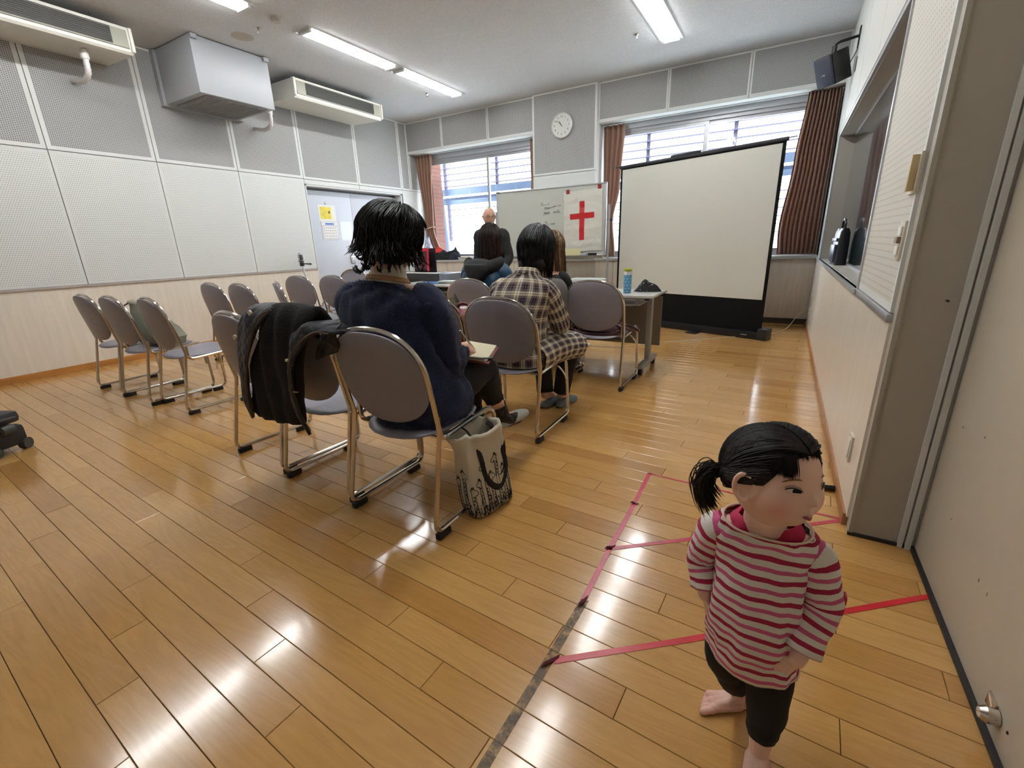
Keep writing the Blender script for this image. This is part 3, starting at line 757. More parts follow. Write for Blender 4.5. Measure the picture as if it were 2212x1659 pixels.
# white bottle and books on left table
m=MB(); m.lathe([(.03,0),(.032,.004),(.032,.10),(.028,.13),(.024,.135),(.024,.165),(.001,.167)],20,c=(-3.34,4.58,.70)); tag(m.build('white_bottle',PAPER),'small white plastic bottle standing on the left table','bottle')
for i,(x,y,z,w_,d_,h_,rz,cl,lb) in enumerate([(-3.82,4.50,.70,.26,.19,.012,.3,(70,110,170),'blue booklet lying at the edge of the left table'),(-3.62,4.56,.70,.22,.16,.02,-.2,(220,220,214),'white open notebook on the left table'),(-3.58,4.52,.721,.2,.15,.012,.15,(190,196,190),'pale booklet on top of the white notebook')]):
    M_=Matrix.Translation((x,y,z))@Matrix.Rotation(rz,4,'Z'); m=MB(); m.box((0,0,h_/2),(w_,d_,h_),M=M_,bev=.002); tag(m.build('booklet',mat('booklet_cover_%d'%i,srgb(*cl),.4)),lb,'booklet')
# cardboard folder under the left table
m=MB(); m.box((-3.55,4.22,.26),(.5,.02,.52),M=None); tag(m.build('document_board',mat('beige_board',srgb(176,164,132),.6)),'beige flat board standing under the left table','board')

# ================================================================ SCREEN
A0=Vector((-.166,5.874,0)); A1=Vector((-2.045,6.54,0)); dv=(A1-A0); SLn=dv.length; dv.normalize(); ang=math.atan2(-dv.y,-dv.x)
S=empty('projection_screen',((A0+A1)/2)[:],ang,'large free-standing pull-up projection screen with black borders in front of the right window','projection screen')
hw=SLn/2
SCR=mat('screen_fabric',srgb(206,206,196),.75,bump=.05,bscale=600)
BLKS=mat('screen_black_border',srgb(10,10,10),.8,spec=.2)
m=MB(); m.bx(-hw,hw,-.004,.002,.45,2.05); m.build('screen_sheet',SCR,S,smooth=False)
m=MB(); m.bx(-hw-.035,hw+.035,.002,.006,.07,2.09); m.build('black_masking',BLKS,S,smooth=False)
m=MB(); m.bx(-hw-.05,hw+.05,-.012,.02,2.065,2.105,bev=.006); m.bx(-.28,.10,-.016,.024,2.095,2.125,bev=.006); m.bx(hw+.05,hw+.13,-.004,.008,2.088,2.098); m.bx(-hw-.13,-hw-.05,-.004,.008,2.088,2.098); m.build('top_bar',BLACKM,S)
m=MB(); m.tube([(0,.05,.06),(0,.05,2.09)],.014,8); m.bx(-.03,.03,.02,.07,.06,.14); m.build('support_post',BLACKM,S)
m=MB(); m.bx(-hw-.09,hw+.09,-.06,.075,.0,.085,bev=.012); m.build('floor_case',BLACKM,S)
for q in (1,-1):
    m=MB(); m.bx(q*(hw+.02),q*(hw+.12),-.075,.09,.0,.13,bev=.012); m.build('end_cap',BLACKP,S)
for q in (.28,-.7):
    m=MB(); m.box((q,-.13,.008),(.13,.16,.012),bev=.004); m.build('foot',BLACKM,S)
m=MB(); m.box((hw-.13,-.0615,.045),(.07,.002,.012)); m.build('maker_badge',mat('badge_grey',srgb(140,140,140),.4),S,smooth=False)

# ================================================================ WHITEBOARD
wx0,wx1,wy,wz0,wz1=-3.95,-2.215,6.36,.965,1.885
Wb=empty('whiteboard',((wx0+wx1)/2,wy,0),0,'wheeled whiteboard with black handwriting and a taped poster','whiteboard')
hw=(wx1-wx0)/2
m=MB(); m.bx(-hw,hw,-.004,.012,wz0,wz1); m.build('writing_surface',mat('whiteboard_enamel',srgb(196,200,192),.22),Wb,smooth=False)
m=MB(); T=.018
m.bx(-hw-T,hw+T,-.012,.016,wz1,wz1+T,bev=.003); m.bx(-hw-T,hw+T,-.012,.016,wz0-T,wz0,bev=.003); m.bx(-hw-T,-hw,-.012,.016,wz0,wz1,bev=.003); m.bx(hw,hw+T,-.012,.016,wz0,wz1,bev=.003); m.build('frame',ALU,Wb)
m=MB(); m.box((-hw+.03,-.014,wz1+.012),(.06,.006,.014)); m.box((-hw-.01,-.014,wz1+.012),(.01,.006,.016)); m.build('maker_badge',BLACKP,Wb,smooth=False)
m=MB(); m.bx(-hw,hw+.0,-.085,-.012,wz0-.045,wz0-.025,bev=.003); m.bx(-hw,hw,-.088,-.082,wz0-.05,wz0-.01); m.build('pen_tray',mat('tray_olive_grey',srgb(118,112,98),.4),Wb)
for s in(-1,1):
    m=MB(); m.tube([(s*(hw+.045),.02,.06),(s*(hw+.045),.02,1.62)],.017,10); m.tube([(s*(hw+.045),-.27,.07),(s*(hw+.045),.27,.07)],.018,10); L=m.build('leg',ALU,Wb)
    m=MB(); m.tube([(s*(hw+.02),.02,1.42),(s*(hw+.09),.02,1.42)],.008,8); m.tube([(s*(hw+.085),.02,1.42),(s*(hw+.10),.02,1.42)],.022,10); m.build('clamp_knob',BLACKP,L)
    for yy in(-.25,.25):
        m=MB(); m.tube([(s*(hw+.045)-.012,yy,.03),(s*(hw+.045)+.012,yy,.03)],.03,14); m.build('caster',BLACKP,L)
m=MB(); m.tube([(-hw-.045,.02,.30),(hw+.045,.02,.30)],.014,8); m.build('crossbar',ALU,Wb)
# handwriting as thin ink strokes on the board (traced glyph by glyph: 3/5~6, line of characters, names, 10/19 ...)
wf=wy-.0075
def wp(a,b):  # crop pixel -> board plane coordinates (bilinear over the measured text area)
    X=-3.207+(a-165)*(-2.881+3.207)/(620-165); Z=1.708-(b-390)*.00053-(a-165)*(-.0000)  
    Z=1.61-.0006*(b-545)-.000045*(a-245)
    return (X-(wx0+wx1)/2,-.0065,Z)
strokes=[
 [(172,400),(185,403),(180,425),(190,440),(178,452)],[(215,385),(180,470)],[(222,432),(240,430),(222,445),(238,455),(224,468)],[(248,446),(262,438),(275,446),(290,436)],[(292,440),(308,432),(318,438)],[(352,385),(344,420),(352,440),(362,425),(348,415)],
 [(268,488),(250,505)],[(268,488),(286,500)],[(258,508),(280,505)],[(262,515),(262,535),(280,532),(280,512)],[(250,548),(262,530)],[(270,543),(284,540)],
 [(294,498),(300,494),(316,494),(314,520)],[(296,506),(312,504)],[(304,496),(302,540)],[(296,520),(314,518)],[(300,545),(318,530)],
 [(330,500),(352,496),(352,512),(332,514)],[(328,522),(356,518)],[(340,498),(340,530)],[(332,535),(356,528)],
 [(364,500),(384,494)],[(366,512),(384,508)],[(366,524),(388,520)],[(375,496),(377,526)],
 [(398,490),(402,516)],[(398,492),(416,488)],[(404,514),(424,508)],
 [(430,480),(448,476),(438,500)],[(442,486),(432,506)],[(456,470),(470,480)],[(462,476),(460,500)],
 [(484,452),(480,490)],[(474,468),(500,462)],[(494,450),(492,480),(506,478)],
 [(514,476),(534,468)],[(546,466),(566,458)],[(576,446),(618,440),(600,468)],[(604,452),(596,474)],
 [(248,610),(242,640)],[(256,620),(250,680)],[(240,650),(240,680)],[(270,600),(290,606)],[(266,618),(292,614)],[(278,602),(272,630),(292,660)],[(264,640),(294,634)],[(270,660),(294,652)],
 [(304,618),(324,610),(322,655)],[(308,630),(320,626)],[(304,645),(322,640)],[(304,620),(302,664)],
 [(334,600),(336,655)],[(332,602),(368,594),(366,640),(348,650)],[(344,614),(360,610)],[(344,628),(360,622)],
 [(418,628),(422,630)],
 [(462,590),(460,628)],[(470,592),(482,590),(480,620)],[(460,606),(484,600)],[(492,578),(496,622)],[(488,600),(514,590)],[(500,612),(516,616)],
 [(528,580),(520,600)],[(526,595),(526,625)],[(536,560),(560,556)],[(548,552),(546,590),(534,620)],[(552,584),(566,612)],[(570,560),(582,566),(574,580)],[(566,590),(590,584)],[(580,570),(580,620)],[(596,600),(614,630)],
 [(274,824),(270,850)],[(282,830),(290,826),(292,846),(282,850),(282,830)],[(318,820),(268,905)],[(302,866),(300,905)],[(330,868),(322,880),(338,882),(338,868),(336,905)],
 [(394,868),(394,885),(412,884),(414,864),(394,868)],[(402,868),(402,884)],[(422,866),(440,862)],[(430,862),(428,888)],[(422,882),(442,876)],[(452,860),(450,890)],[(458,852),(470,850),(466,876)],[(460,870),(478,864)],[(474,846),(474,890)],
 [(272,970),(284,962),(292,972)],
]
m=MB()
for st in strokes: m.tube([wp(*p) for p in st],.0015,4)
hs=m.build('handwriting',mat('marker_ink',srgb(44,44,50),.6),Wb,smooth=False)
# poster with red tape cross
cx=-2.54; pf=empty('poster',(0,wy-.010,0),0,'crumpled white paper poster with a red tape cross taped to the whiteboard','poster')
def pfn(u,v):
    x=-2.832+u*.575+.008*(1-v); z=1.0+v*.815+u*.022
    y=-.004-.006*abs(noise.noise(Vector((u*5,v*7,2))))-.004*abs(math.sin(v*PI*4))**6-.003*noise.noise(Vector((u*14,v*18,4)))
    return (x,y,z)
m=MB(); m.quadgrid(pfn,40,56); m.build('sheet',mat('crumpled_paper',srgb(214,214,204),.7),pf,angle=180)
def band(x0,x1,z0,z1,nx,nz):
    m=MB()
    def fn(u,v):
        x=x0+(x1-x0)*u; z=z0+(z1-z0)*v
        uu=(x+2.832)/.575; vv=(z-1.0-uu*.022)/.815; q=pfn(uu,vv); return (x,q[1]-.0012,z+(x-cx)*.035)
    m.quadgrid(fn,nx,nz); return m
m=band(-2.588,-2.513,1.165,1.685,5,30); m.build('red_tape_strip',RED,pf,angle=180,label='vertical bar of the red cross')
m=band(-2.73,-2.367,1.453,1.528,24,5); 
for i in range(len(m.v)): m.v[i]=(m.v[i][0],m.v[i][1]-.0008,m.v[i][2])
m.build('red_tape_strip',RED,pf,angle=180,label='horizontal bar of the red cross')
for x,z in((-2.765,1.818),(-2.30,1.853)):
    m=MB(); m.box((x,-.006,z),(.05,.003,.055),M=Matrix.Rotation(.0,4,'Y')); m.build('tape_corner',mat('dark_red_tape',srgb(140,24,34),.4) if 'dark_red_tape' not in bpy.data.materials else bpy.data.materials['dark_red_tape'],pf,smooth=False)
m=MB(); m.box((-2.70,wy-.055,1.0),(.30,.0015,.10),M=None); tag(m.build('yellow_note',mat('cream_yellow_paper',srgb(222,218,170),.6),smooth=False),'cream-yellow sheet standing in the whiteboard tray','paper')
m=MB(); m.box((-2.50,wy-.05,.965),(.09,.04,.03),bev=.004); tag(m.build('chalk_box',mat('pale_violet_box',srgb(160,164,180),.5)),'pale violet box in the whiteboard tray left of the eraser','box')
m=MB(); m.box((-2.37,wy-.052,.970),(.12,.045,.035),bev=.008); tag(m.build('board_eraser',BLACKP),'black board eraser in the whiteboard tray','eraser')
m=MB(); m.tube([(-2.30,wy-.05,.958),(-2.235,wy-.055,.958)],.009,10); tag(m.build('marker_pen',PAPER),'white marker pen beside the eraser','marker')

# ================================================================ CURTAINS
def m_curt():
    t=NT('terracotta_curtain'); co=t.coord('UV',(1,1,1)); x,y,z=t.sep(co)
    s=t.math('SINE',t.math('MULTIPLY',x,160)); 
    t.L(t.mix(t.math('MULTIPLY_ADD',s,.25,.5),srgb(140,108,92),srgb(164,132,112)),t.b.inputs[0]); t.b.inputs['Roughness'].default_value=.8
    t.b.inputs['Sheen Weight'].default_value=.2
    tr=t.N('ShaderNodeBsdfTranslucent'); tr.inputs[0].default_value=srgb(190,120,80); mx=t.N('ShaderNodeMixShader'); mx.inputs[0].default_value=.18
    t.L(t.b.outputs[0],mx.inputs[1]); t.L(tr.outputs[0],mx.inputs[2]); t.L(mx.outputs[0],t.out.inputs[0]); return t.m
CUR=m_curt()
def curtain(name,fx0,fx1,z0,z1,y,folds,label,tie=None,amp=.035,parent_tag='curtain'):
    """fx0/fx1: functions of height fraction v (1 top)"""
    m=MB(); nu=folds*8; nv=40
    def fn(u,v):
        a,b=fx0(v),fx1(v); x=a+(b-a)*u; wd=abs(b-a)
        k=amp*min(1,wd/.3)*(1+.25*noise.noise(Vector((u*6,v*2,1))))
        yy=y+k*math.sin(u*folds*2*PI+.5*noise.noise(Vector((u*3,v*2.5,9))))
        return (x+.006*noise.noise(Vector((u*8,v*4,3))),yy,z0+(z1-z0)*v)
    m.quadgrid(fn,nu,nv,uv=(1.0,1.0))
    C_=empty(name,(0,0,0),0,label,'curtain','terracotta curtains at the windows')
    o=m.build('drape',CUR,C_,angle=180); s=o.modifiers.new('s','SOLIDIFY'); s.thickness=.004
    if tie is not None:
        a,b=fx0(tie),fx1(tie); zz=z0+(z1-z0)*tie; t=MB()
        c=((a+b)/2,y); rx=abs(b-a)/2+.012; ry=amp+.012
        pts=[(c[0]+rx*math.cos(2*PI*k/20),c[1]+ry*math.sin(2*PI*k/20),zz+.02*math.cos(2*PI*k/20)) for k in range(20)]
        t.tube(pts,.012,6,closed=True); t.build('tieback',mat('curtain_tieback',srgb(186,146,128),.7) if 'curtain_tieback' not in bpy.data.materials else bpy.data.materials['curtain_tieback'],C_)
    return C_
def lerp_pts(pts):
    def f(v):
        for (a,x0),(b,x1) in zip(pts,pts[1:]):
            if v<=b:
                t=(v-a)/(b-a); t=t*t*(3-2*t); return x0+(x1-x0)*t
        return pts[-1][1]
    return f
yc=7.26
curtain('curtain',lerp_pts([(0,-6.10),(.30,-6.20),(1,-6.31)]),lerp_pts([(0,-5.82),(.30,-5.99),(.6,-5.97),(1,-5.93)]),.90,2.77,yc,5,'terracotta curtain tied back at the far left of the left window',.31)
curtain('curtain',lerp_pts([(0,-3.83),(1,-3.84)]),lerp_pts([(0,-3.70),(1,-3.70)]),.90,2.77,yc,3,'narrow terracotta curtain at the right side of the left window, behind the whiteboard',None,.03)
curtain('curtain',lerp_pts([(0,-2.55),(1,-2.58)]),lerp_pts([(0,-2.35),(.28,-2.40),(.55,-2.31),(1,-2.26)]),.90,2.77,yc,4,'terracotta curtain tied back between whiteboard and screen',.29,.03)
curtain('curtain',lerp_pts([(0,-.11),(.15,-.13),(.6,-.06),(1,.0)]),lerp_pts([(0,.325),(1,.33)]),.90,2.80,yc-.02,9,'wide terracotta curtain hanging at the right end of the right window',None,.045)
m=MB(); m.bx(XL,PX0,7.24,7.28,2.772,2.784); m.bx(PX1,XR,7.22,7.26,2.80,2.812-.03); m.build('curtain_rail',ALU,WB,smooth=False)

# ================================================================ WALL THINGS
# clock
K=empty('wall_clock',(-3.155,YB-.064,2.823),0,'round white wall clock on the pillar showing about ten to eleven','clock')
FX=Matrix.Rotation(PI/2,4,'X')
m=MB(); m.lathe([(.168,0),(.176,.006),(.176,.026),(.168,.034),(.160,.032),(.158,.024),(.001,.024)],40,M=FX); m.build('case',mat('clock_rim_silver',srgb(206,206,200),.3,metal=.2),K)
m=MB(); m.lathe([(.157,.0245),(.157,.026),(.001,.026)],40,M=FX); m.build('dial',mat('clock_dial',srgb(206,208,202),.5),K)
def text(s,size,loc,rot,m_,parent,name='numeral',ext=.0006,align='CENTER'):
    c=bpy.data.curves.new(name,'FONT'); c.body=s; c.size=size; c.align_x=align; c.align_y='CENTER'; c.extrude=ext; c.resolution_u=3
    o=bpy.data.objects.new(name,c); COL.objects.link(o); dg=bpy.context.evaluated_depsgraph_get(); me=bpy.data.meshes.new_from_object(o.evaluated_get(dg)); bpy.data.objects.remove(o)
    o=bpy.data.objects.new(name,me); COL.objects.link(o); me.materials.clear(); me.materials.append(m_); o.parent=parent; o.location=loc; o.rotation_euler=rot
    return o
for h in range(1,13):
    a=PI/2-h*PI/6; text(str(h),.040,(.118*math.cos(a),-.0268,.118*math.sin(a)),(PI/2,0,0),BLACKP,K)
def hand(nm,a,l,w_):
    m=MB(); d=Vector((math.cos(a),0,math.sin(a))); m.tube([-d*.02+Vector((0,-.030,0)),d*l+Vector((0,-.030,0))],w_,6); m.build(nm,BLACKP,K)
hand('hour_hand',PI/2-math.radians(10.87*30),.068,.0035); hand('minute_hand',PI/2-math.radians(52*6),.105,.0022)
# calendar on the steel door
dx=XL-.16+.012
CA=empty('wall_calendar',(dx,0,0),0,'wall calendar with a yellow picture and blue header on the pale steel door','calendar')
def dquad(n,y0,y1,z0,z1,mt,off=.002,tilt=0): 
    m=MB(); m.bx(off,off+.001,y0,y1,z0,z1); return m.build(n,mt,CA,smooth=False)
dquad('upper_sheet',5.04,5.37,1.58,1.83,PAPER); dquad('picture',5.07,5.28,1.615,1.80,mat('yellow_picture',srgb(214,196,70),.5,var=.15,vscale=12),.0035)
dquad('lower_sheet',5.06,5.38,1.30,1.57,PAPER,.006); dquad('month_header',5.13,5.30,1.53,1.555,mat('blue_print',srgb(60,100,190),.5),.0075)
m=MB()
for j in range(4):
    for i in range(7): m.bx(.0072,.0078,5.10+i*.036,5.112+i*.036,1.35+j*.042,1.362+j*.042)
m.build('date_numbers',mat('print_grey',srgb(90,90,120),.6),CA,smooth=False)['kind']='stuff'
m=MB()
for a,b,c_,d_ in((5.075,5.365,1.315,1.320),(5.075,5.365,1.512,1.517),(5.075,5.079,1.315,1.517),(5.361,5.365,1.315,1.517)): m.bx(.0072,.0078,a,b,c_,d_)
m.build('date_border',mat('print_blue_grey',srgb(120,130,180),.6),CA,smooth=False)
m=MB(); m.box((.0042,5.24,1.72),(.002,.03,.035)); m.build('picture_spot',BLACKP,CA,smooth=False)
m=MB(); m.ell((.012,5.19,1.86),(.012,.016,.016)); m.tube([(.01,5.19,1.86),(.006,5.195,1.82)],.002,5); m.build('magnet_hook',PAPER,CA)
m=MB(); m.bx(dx+.001,dx+.002,5.43,5.66,1.285,1.585); tag(m.build('door_notice',mat('glossy_notice',srgb(214,222,232),.15),smooth=False),'glossy white A4 notice on the steel door right of the calendar','notice')
m=MB(); m.bx(dx+.001,dx+.002,5.74,5.98,1.30,1.58); tag(m.build('door_notice',mat('orange_print_notice',srgb(206,170,140),.5,var=.2,vscale=30),smooth=False),'orange-tinted notice on the second door leaf, half behind the dark hair','notice')
# speaker on bracket
SPK=empty('wall_speaker',(0,0,0),0,'black loudspeaker hanging tilted from a wall bracket near the right corner','loudspeaker')
d1=V(-.62,-.62,-.36).normalized(); upv=V(0,0,1); sx=d1.cross(upv).normalized(); uu=sx.cross(d1)
c0=V(.16,6.12,2.705)
Ms=Matrix((sx,-d1,uu)).transposed().to_4x4(); Ms.translation=c0
m=MB(); m.box((0,.03,0),(.19,.20,.27),bev=.012,M=Ms); m.build('cabinet',BLACKP,SPK)
m=MB(); m.box((0,-.085,0),(.182,.03,.262),bev=.012,M=Ms); m.build('front_grille',mat('speaker_grille_navy',srgb(44,50,66),.5,bump=.4,bscale=900,bdist=.001),SPK)
text('JBL',.032,Ms@V(.0,-.101,-.02),Ms.to_euler() if False else (Ms.to_3x3()@Matrix.Rotation(PI/2,3,'X')).to_euler(),PAPER,SPK,name='lettering')
m=MB(); m.tube([(.354,6.05,2.93),(.20,6.10,2.925),(.17,6.11,2.91),(.165,6.12,2.86)],.013,8); m.tube([(.165,6.12,2.90),(.16,6.12,2.80)],.022,8); m.bx(.340,.356,6.01,6.09,2.84,3.0); m.tube(bez([(.35,6.05,2.88),(.34,6.04,2.80),(.28,6.16,2.68)],5),.004,6); m.build('bracket',BLACKM,SPK)
m=MB(); m.bx(.345,.356,5.9,5.93,2.60,2.72); tag(m.build('cable_clip',BLACKM,smooth=False),'short black bar on the right wall below the loudspeaker bracket','wall fitting')
# switches
def plate(y,z,w_,h_,name,lb,cat,extra=None,th=.012):
    E_=empty(name,(XR,y,z),0,lb,cat); m=MB(); m.box((-th/2-.008,0,0),(th,w_,h_),bev=.003); m.build('plate',mat('plate_cream',srgb(206,198,180),.4) if 'plate_cream' not in bpy.data.materials else bpy.data.materials['plate_cream'],E_)
    for (dy,dz,a,b,t,mt,nm) in (extra or []):
        m=MB(); m.box((-th-.008-t/2,dy,dz),(t,a,b),bev=.002); m.build(nm,mt,E_)
    return E_
plate(2.095,1.33,.11,.125,'intercom','cream wall intercom with handset, uppermost fitting on the near right wall','intercom',[(-.03,0,.03,.11,.02,mat('handset_ochre',srgb(196,176,132),.4),'handset'),(.03,.02,.035,.06,.003,ALU,'display'),(.03,-.035,.02,.02,.004,PAPER,'button')])
plate(2.10,1.12,.075,.125,'light_switch','light switch plate with brown surround below the intercom','switch',[(0,.03,.05,.03,.006,PAPER,'rocker'),(0,-.0,.05,.022,.012,mat('switch_brown',srgb(140,118,96),.4),'dial'),(0,-.035,.05,.03,.006,PAPER,'rocker')])
plate(2.23,.275,.07,.115,'power_outlet','brown-edged power outlet low on the near right wall','outlet',[(0,0,.045,.08,.003,PAPER,'socket')])
plate(6.60,.36,.07,.12,'power_outlet','small white outlet low on the far right wall, upper one','outlet'); plate(6.62,.17,.07,.11,'power_outlet','small white outlet low on the far right wall, lower one','outlet')
# door bolt at the foot of the near door
D_=empty('door_stop',(XJ,1.20,.075),0,'chrome door stop at the foot of the large beige door','door stop')
m=MB(); m.box((-.003,.035,.004),(.006,.045,.035),bev=.002); m.build('base_plate',CHROME,D_)
m=MB(); m.tube([(-.002,0,0),(-.022,0,0)],.019,20); m.tube([(-.022,0,0),(-.034,0,0)],[.019,.012],20); m.build('bumper',CHROME,D_)
m=MB(); m.ell((XJ,1.155,.085),(.003,.004,.004)); tag(m.build('screw_head',BLACKM),'tiny dark screw in the beige door beside the door stop','screw')
m=MB(); m.tube([(.47,YP-.05,.93),(.47,YP-.066,.93)],.004,8); tag(m.build('wall_screw',BLACKM),'small dark screw in the grey-beige door jamb','screw')
# ================================================================ FLOOR TAPES, CABLES, SMALL THINGS
def ribbon(pts,w,z=.0008,th=.0006,wob=.0,up=0,mb=None,seg=6):
    m=mb or MB(); P=[]
    for (x0,y0),(x1,y1) in zip(pts,pts[1:]):
        for k in range(seg): P.append((x0+(x1-x0)*k/seg,y0+(y1-y0)*k/seg))
    P.append(pts[-1]); vs=[]; 
    for i,p in enumerate(P):
        a=P[max(i-1,0)]; b=P[min(i+1,len(P)-1)]; d=Vector((b[0]-a[0],b[1]-a[1],0)).normalized(); n=Vector((-d.y,d.x,0))
        ww=w*(1+wob*noise.noise(Vector((i*.7,w*100,p[0])))); zz=z+up*abs(noise.noise(Vector((i*.9,p[0],4))))
        for s,zq in ((-1,0),(1,0),(1,th),(-1,th)): vs.append((p[0]+n.x*s*ww/2,p[1]+n.y*s*ww/2,zz+zq))
    fs=[]
    for i in range(len(P)-1):
        for k in range(4): fs.append((i*4+k,i*4+(k+1)%4,(i+1)*4+(k+1)%4,(i+1)*4+k))
    fs+=[(0,1,2,3),tuple(len(vs)-4+k for k in (3,2,1,0))]
    m.add(vs,fs); return m
for pts,w_,lb in (([(-.463,2.126),(-.452,1.80),(-.449,1.462),(-.440,1.16)],.020,'pink-red floor tape running towards the photographer, outer edge of the taped figure'),
    ([(-.466,2.122),(-.287,2.116),(.0,2.108),(.345,2.095)],.012,'thin pink-red floor tape farthest from the camera, behind the toddler'),
    ([(-.449,1.455),(-.203,1.649),(.08,1.875),(.345,2.085)],.019,'pink-red diagonal floor tape running behind the toddler to the wall corner'),
    ([(-.430,.902),(-.115,1.155),(.2,1.42),(.548,1.712)],.020,'brightest red diagonal floor tape passing behind the toddler towards the beige door')):
    m=ribbon(pts,w_,wob=.12); m=m.build('floor_tape',PINKRED if 'brightest' not in lb else mat('floor_tape_red',srgb(196,40,50),.28,bump=.2,bscale=60),smooth=False); tag(m,lb,'tape','tape strips on the floor')
m=MB(); 
for (x,y,a,l) in ((-.449,1.462,.9,.05),(-.438,1.150,1.4,.06),(-.436,.895,1.1,.07),(-.452,1.812,0.1,.04)):
    pts=[(x+math.cos(a)*l*(t-.5),y+math.sin(a)*l*(t-.5),.004+.004*math.sin(t*7)) for t in (0,.25,.5,.75,1)]
    m.tube(pts,[.001,.005,.006,.005,.001],6)
tag(m.build('tape_curl',mat('dark_curled_tape',srgb(92,26,40),.5)),'dark curled tape ends along the outer floor tape','tape curls',kind='stuff')
RES=NT('worn_tape_residue'); RES.b.inputs['Base Color'].default_value=srgb(132,122,106); RES.b.inputs['Roughness'].default_value=.6
nz=RES.noise(RES.coord('Object'),28,5,.7); RES.L(RES.ramp(nz,[(.38,(.05,)*3+(1,)),(.66,(.62,)*3+(1,))]),RES.b.inputs['Alpha'])
tag(ribbon([(-.436,1.165),(-.442,.90),(-.452,.6),(-.468,.2)],.027,z=.0006,th=.0003,seg=8).build('tape_residue',RES.m,smooth=False),'grey worn line of old tape residue continuing the pink tape towards the photographer','tape residue')
m=MB(); P=bez([(.262,2.335,.012),(.30,2.337,.018),(.345,2.345,.020),(.354,2.36,.012),(.33,2.37,.006),(.27,2.36,.005)],4); m.tube(P,.012,8,flat=(.25,1.5)); tag(m.build('black_strap',BLKS),'black fabric strap on the floor behind the toddler, against the right baseboard','strap')
CBL=mat('white_cable',srgb(206,196,172),.5); CBK=mat('black_cable',srgb(30,28,28),.5)
m=MB(); m.tube(bez([(-1.80,4.78,.012),(-1.6,4.82,.006),(-1.385,4.925,.006),(-1.2,5.15,.006),(-1.06,5.296,.006),(-.80,5.50,.006),(-.661,5.652,.006),(-.5,5.80,.006),(-.387,5.907,.006)],6),.004,6); tag(m.build('power_cable',CBL),'white power cable lying on the floor from the power strip to the screen foot','cable')
m=MB(); m.tube(bez([(-.05,6.15,.006),(.014,6.31,.006),(.10,6.55,.006),(.15,6.70,.03),(.24,6.95,.14),(.33,6.98,.22)],6),.004,6); tag(m.build('power_cable',CBL),'white power cable rising from behind the screen to the right corner','cable')
m=MB(); m.box((-1.88,4.77,.016),(.16,.045,.03),bev=.004); tag(m.build('power_strip',PAPER),'cream power strip lying on the floor under the right table','power strip')
m=MB()
for k in range(5):
    random.seed(k+20); P=[(-1.95+random.uniform(-.03,.03),4.75,.03)]
    for j in range(5): P.append((-2.02+random.uniform(-.16,.14),4.62+random.uniform(-.16,.12),.008+random.random()*.05))
    P.append((-2.05,4.35+.05*k,.35)); m.tube(bez(P,6),.004,6)
tag(m.build('black_cables',CBK),'tangle of black cables beside the power strip','cable',kind='stuff')

# tote bag ---------------------------------------------------------------
T=empty('tote_bag',(-1.035,1.50,0),math.radians(-8),'off-white canvas tote bag printed with black giraffes and long black handles, beside the nearest chair','tote bag')
CANV=mat('natural_canvas',srgb(196,188,170),.85,bump=.35,bscale=700,bdist=.0008)
def bagring(z,hx,hy,n=44,wob=0,seed=0,e=4.0):
    out=[]
    for k in range(n):
        a=2*PI*k/n; c,s=math.cos(a),math.sin(a)
        x=hx*math.copysign(abs(c)**(2/e),c); y=hy*math.copysign(abs(s)**(2/e),s)
        w_=wob*noise.noise(Vector((c*1.7,s*1.7,z*9+seed)))
        out.append((x*(1+w_),y*(1+w_*.6),z+ (wob*.055*noise.noise(Vector((c*2,s*2,seed+z*3))))))
    return out
lean=lambda z:-.05*(z/.38)
def lr(r,z): return [(x+lean(z),y-.02*(z/.38),zz) for x,y,zz in r]
prof=[(.004,.050,.115,0),(.010,.060,.125,0),(.05,.064,.128,.05),(.10,.064,.130,.1),(.17,.062,.130,.15),(.24,.060,.130,.2),(.30,.062,.128,.28),(.335,.066,.126,.35),(.352,.072,.128,.4)]
outer=[lr(bagring(z,a,b,wob=w_,seed=2),z) for z,a,b,w_ in prof]
cuff=[lr(bagring(z,a,b,wob=w_,seed=2),z) for z,a,b,w_ in ((.372,.084,.132,.42),(.385,.080,.128,.42),(.376,.064,.118,.40),(.33,.055,.117,.4),(.22,.052,.115,.2),(.03,.050,.112,.0))]
m=MB(); m.loft([[(0,0,.004)]*44]+outer+cuff,caps=False); m.build('canvas_body',CANV,T,angle=180)
# handles: black straps looping down over the outside
HB=mat('black_webbing',srgb(20,19,21),.8)
def strap(pts,w_,name='handle'):
    m=MB(); m.tube(bez(pts,7),w_*1.15,8,flat=(.16,1)); return m.build(name,HB,T)
fx=.020
strap([(fx-.005,-.075,.33),(fx+.010,-.070,.26),(fx+.018,-.055,.18),(fx+.028,-.02,.125),(fx+.030,.03,.105),(fx+.022,.075,.16),(fx+.006,.080,.24),(fx-.035,.060,.36),(fx-.055,.045,.39)],.0125)
strap([(-.115,-.075,.345),(-.10,-.07,.388),(-.055,-.06,.372),(-.015,-.045,.30),(.018,-.01,.21),(.034,.03,.165),(.030,.065,.20),(.014,.09,.27),(-.01,.10,.33)],.0115)
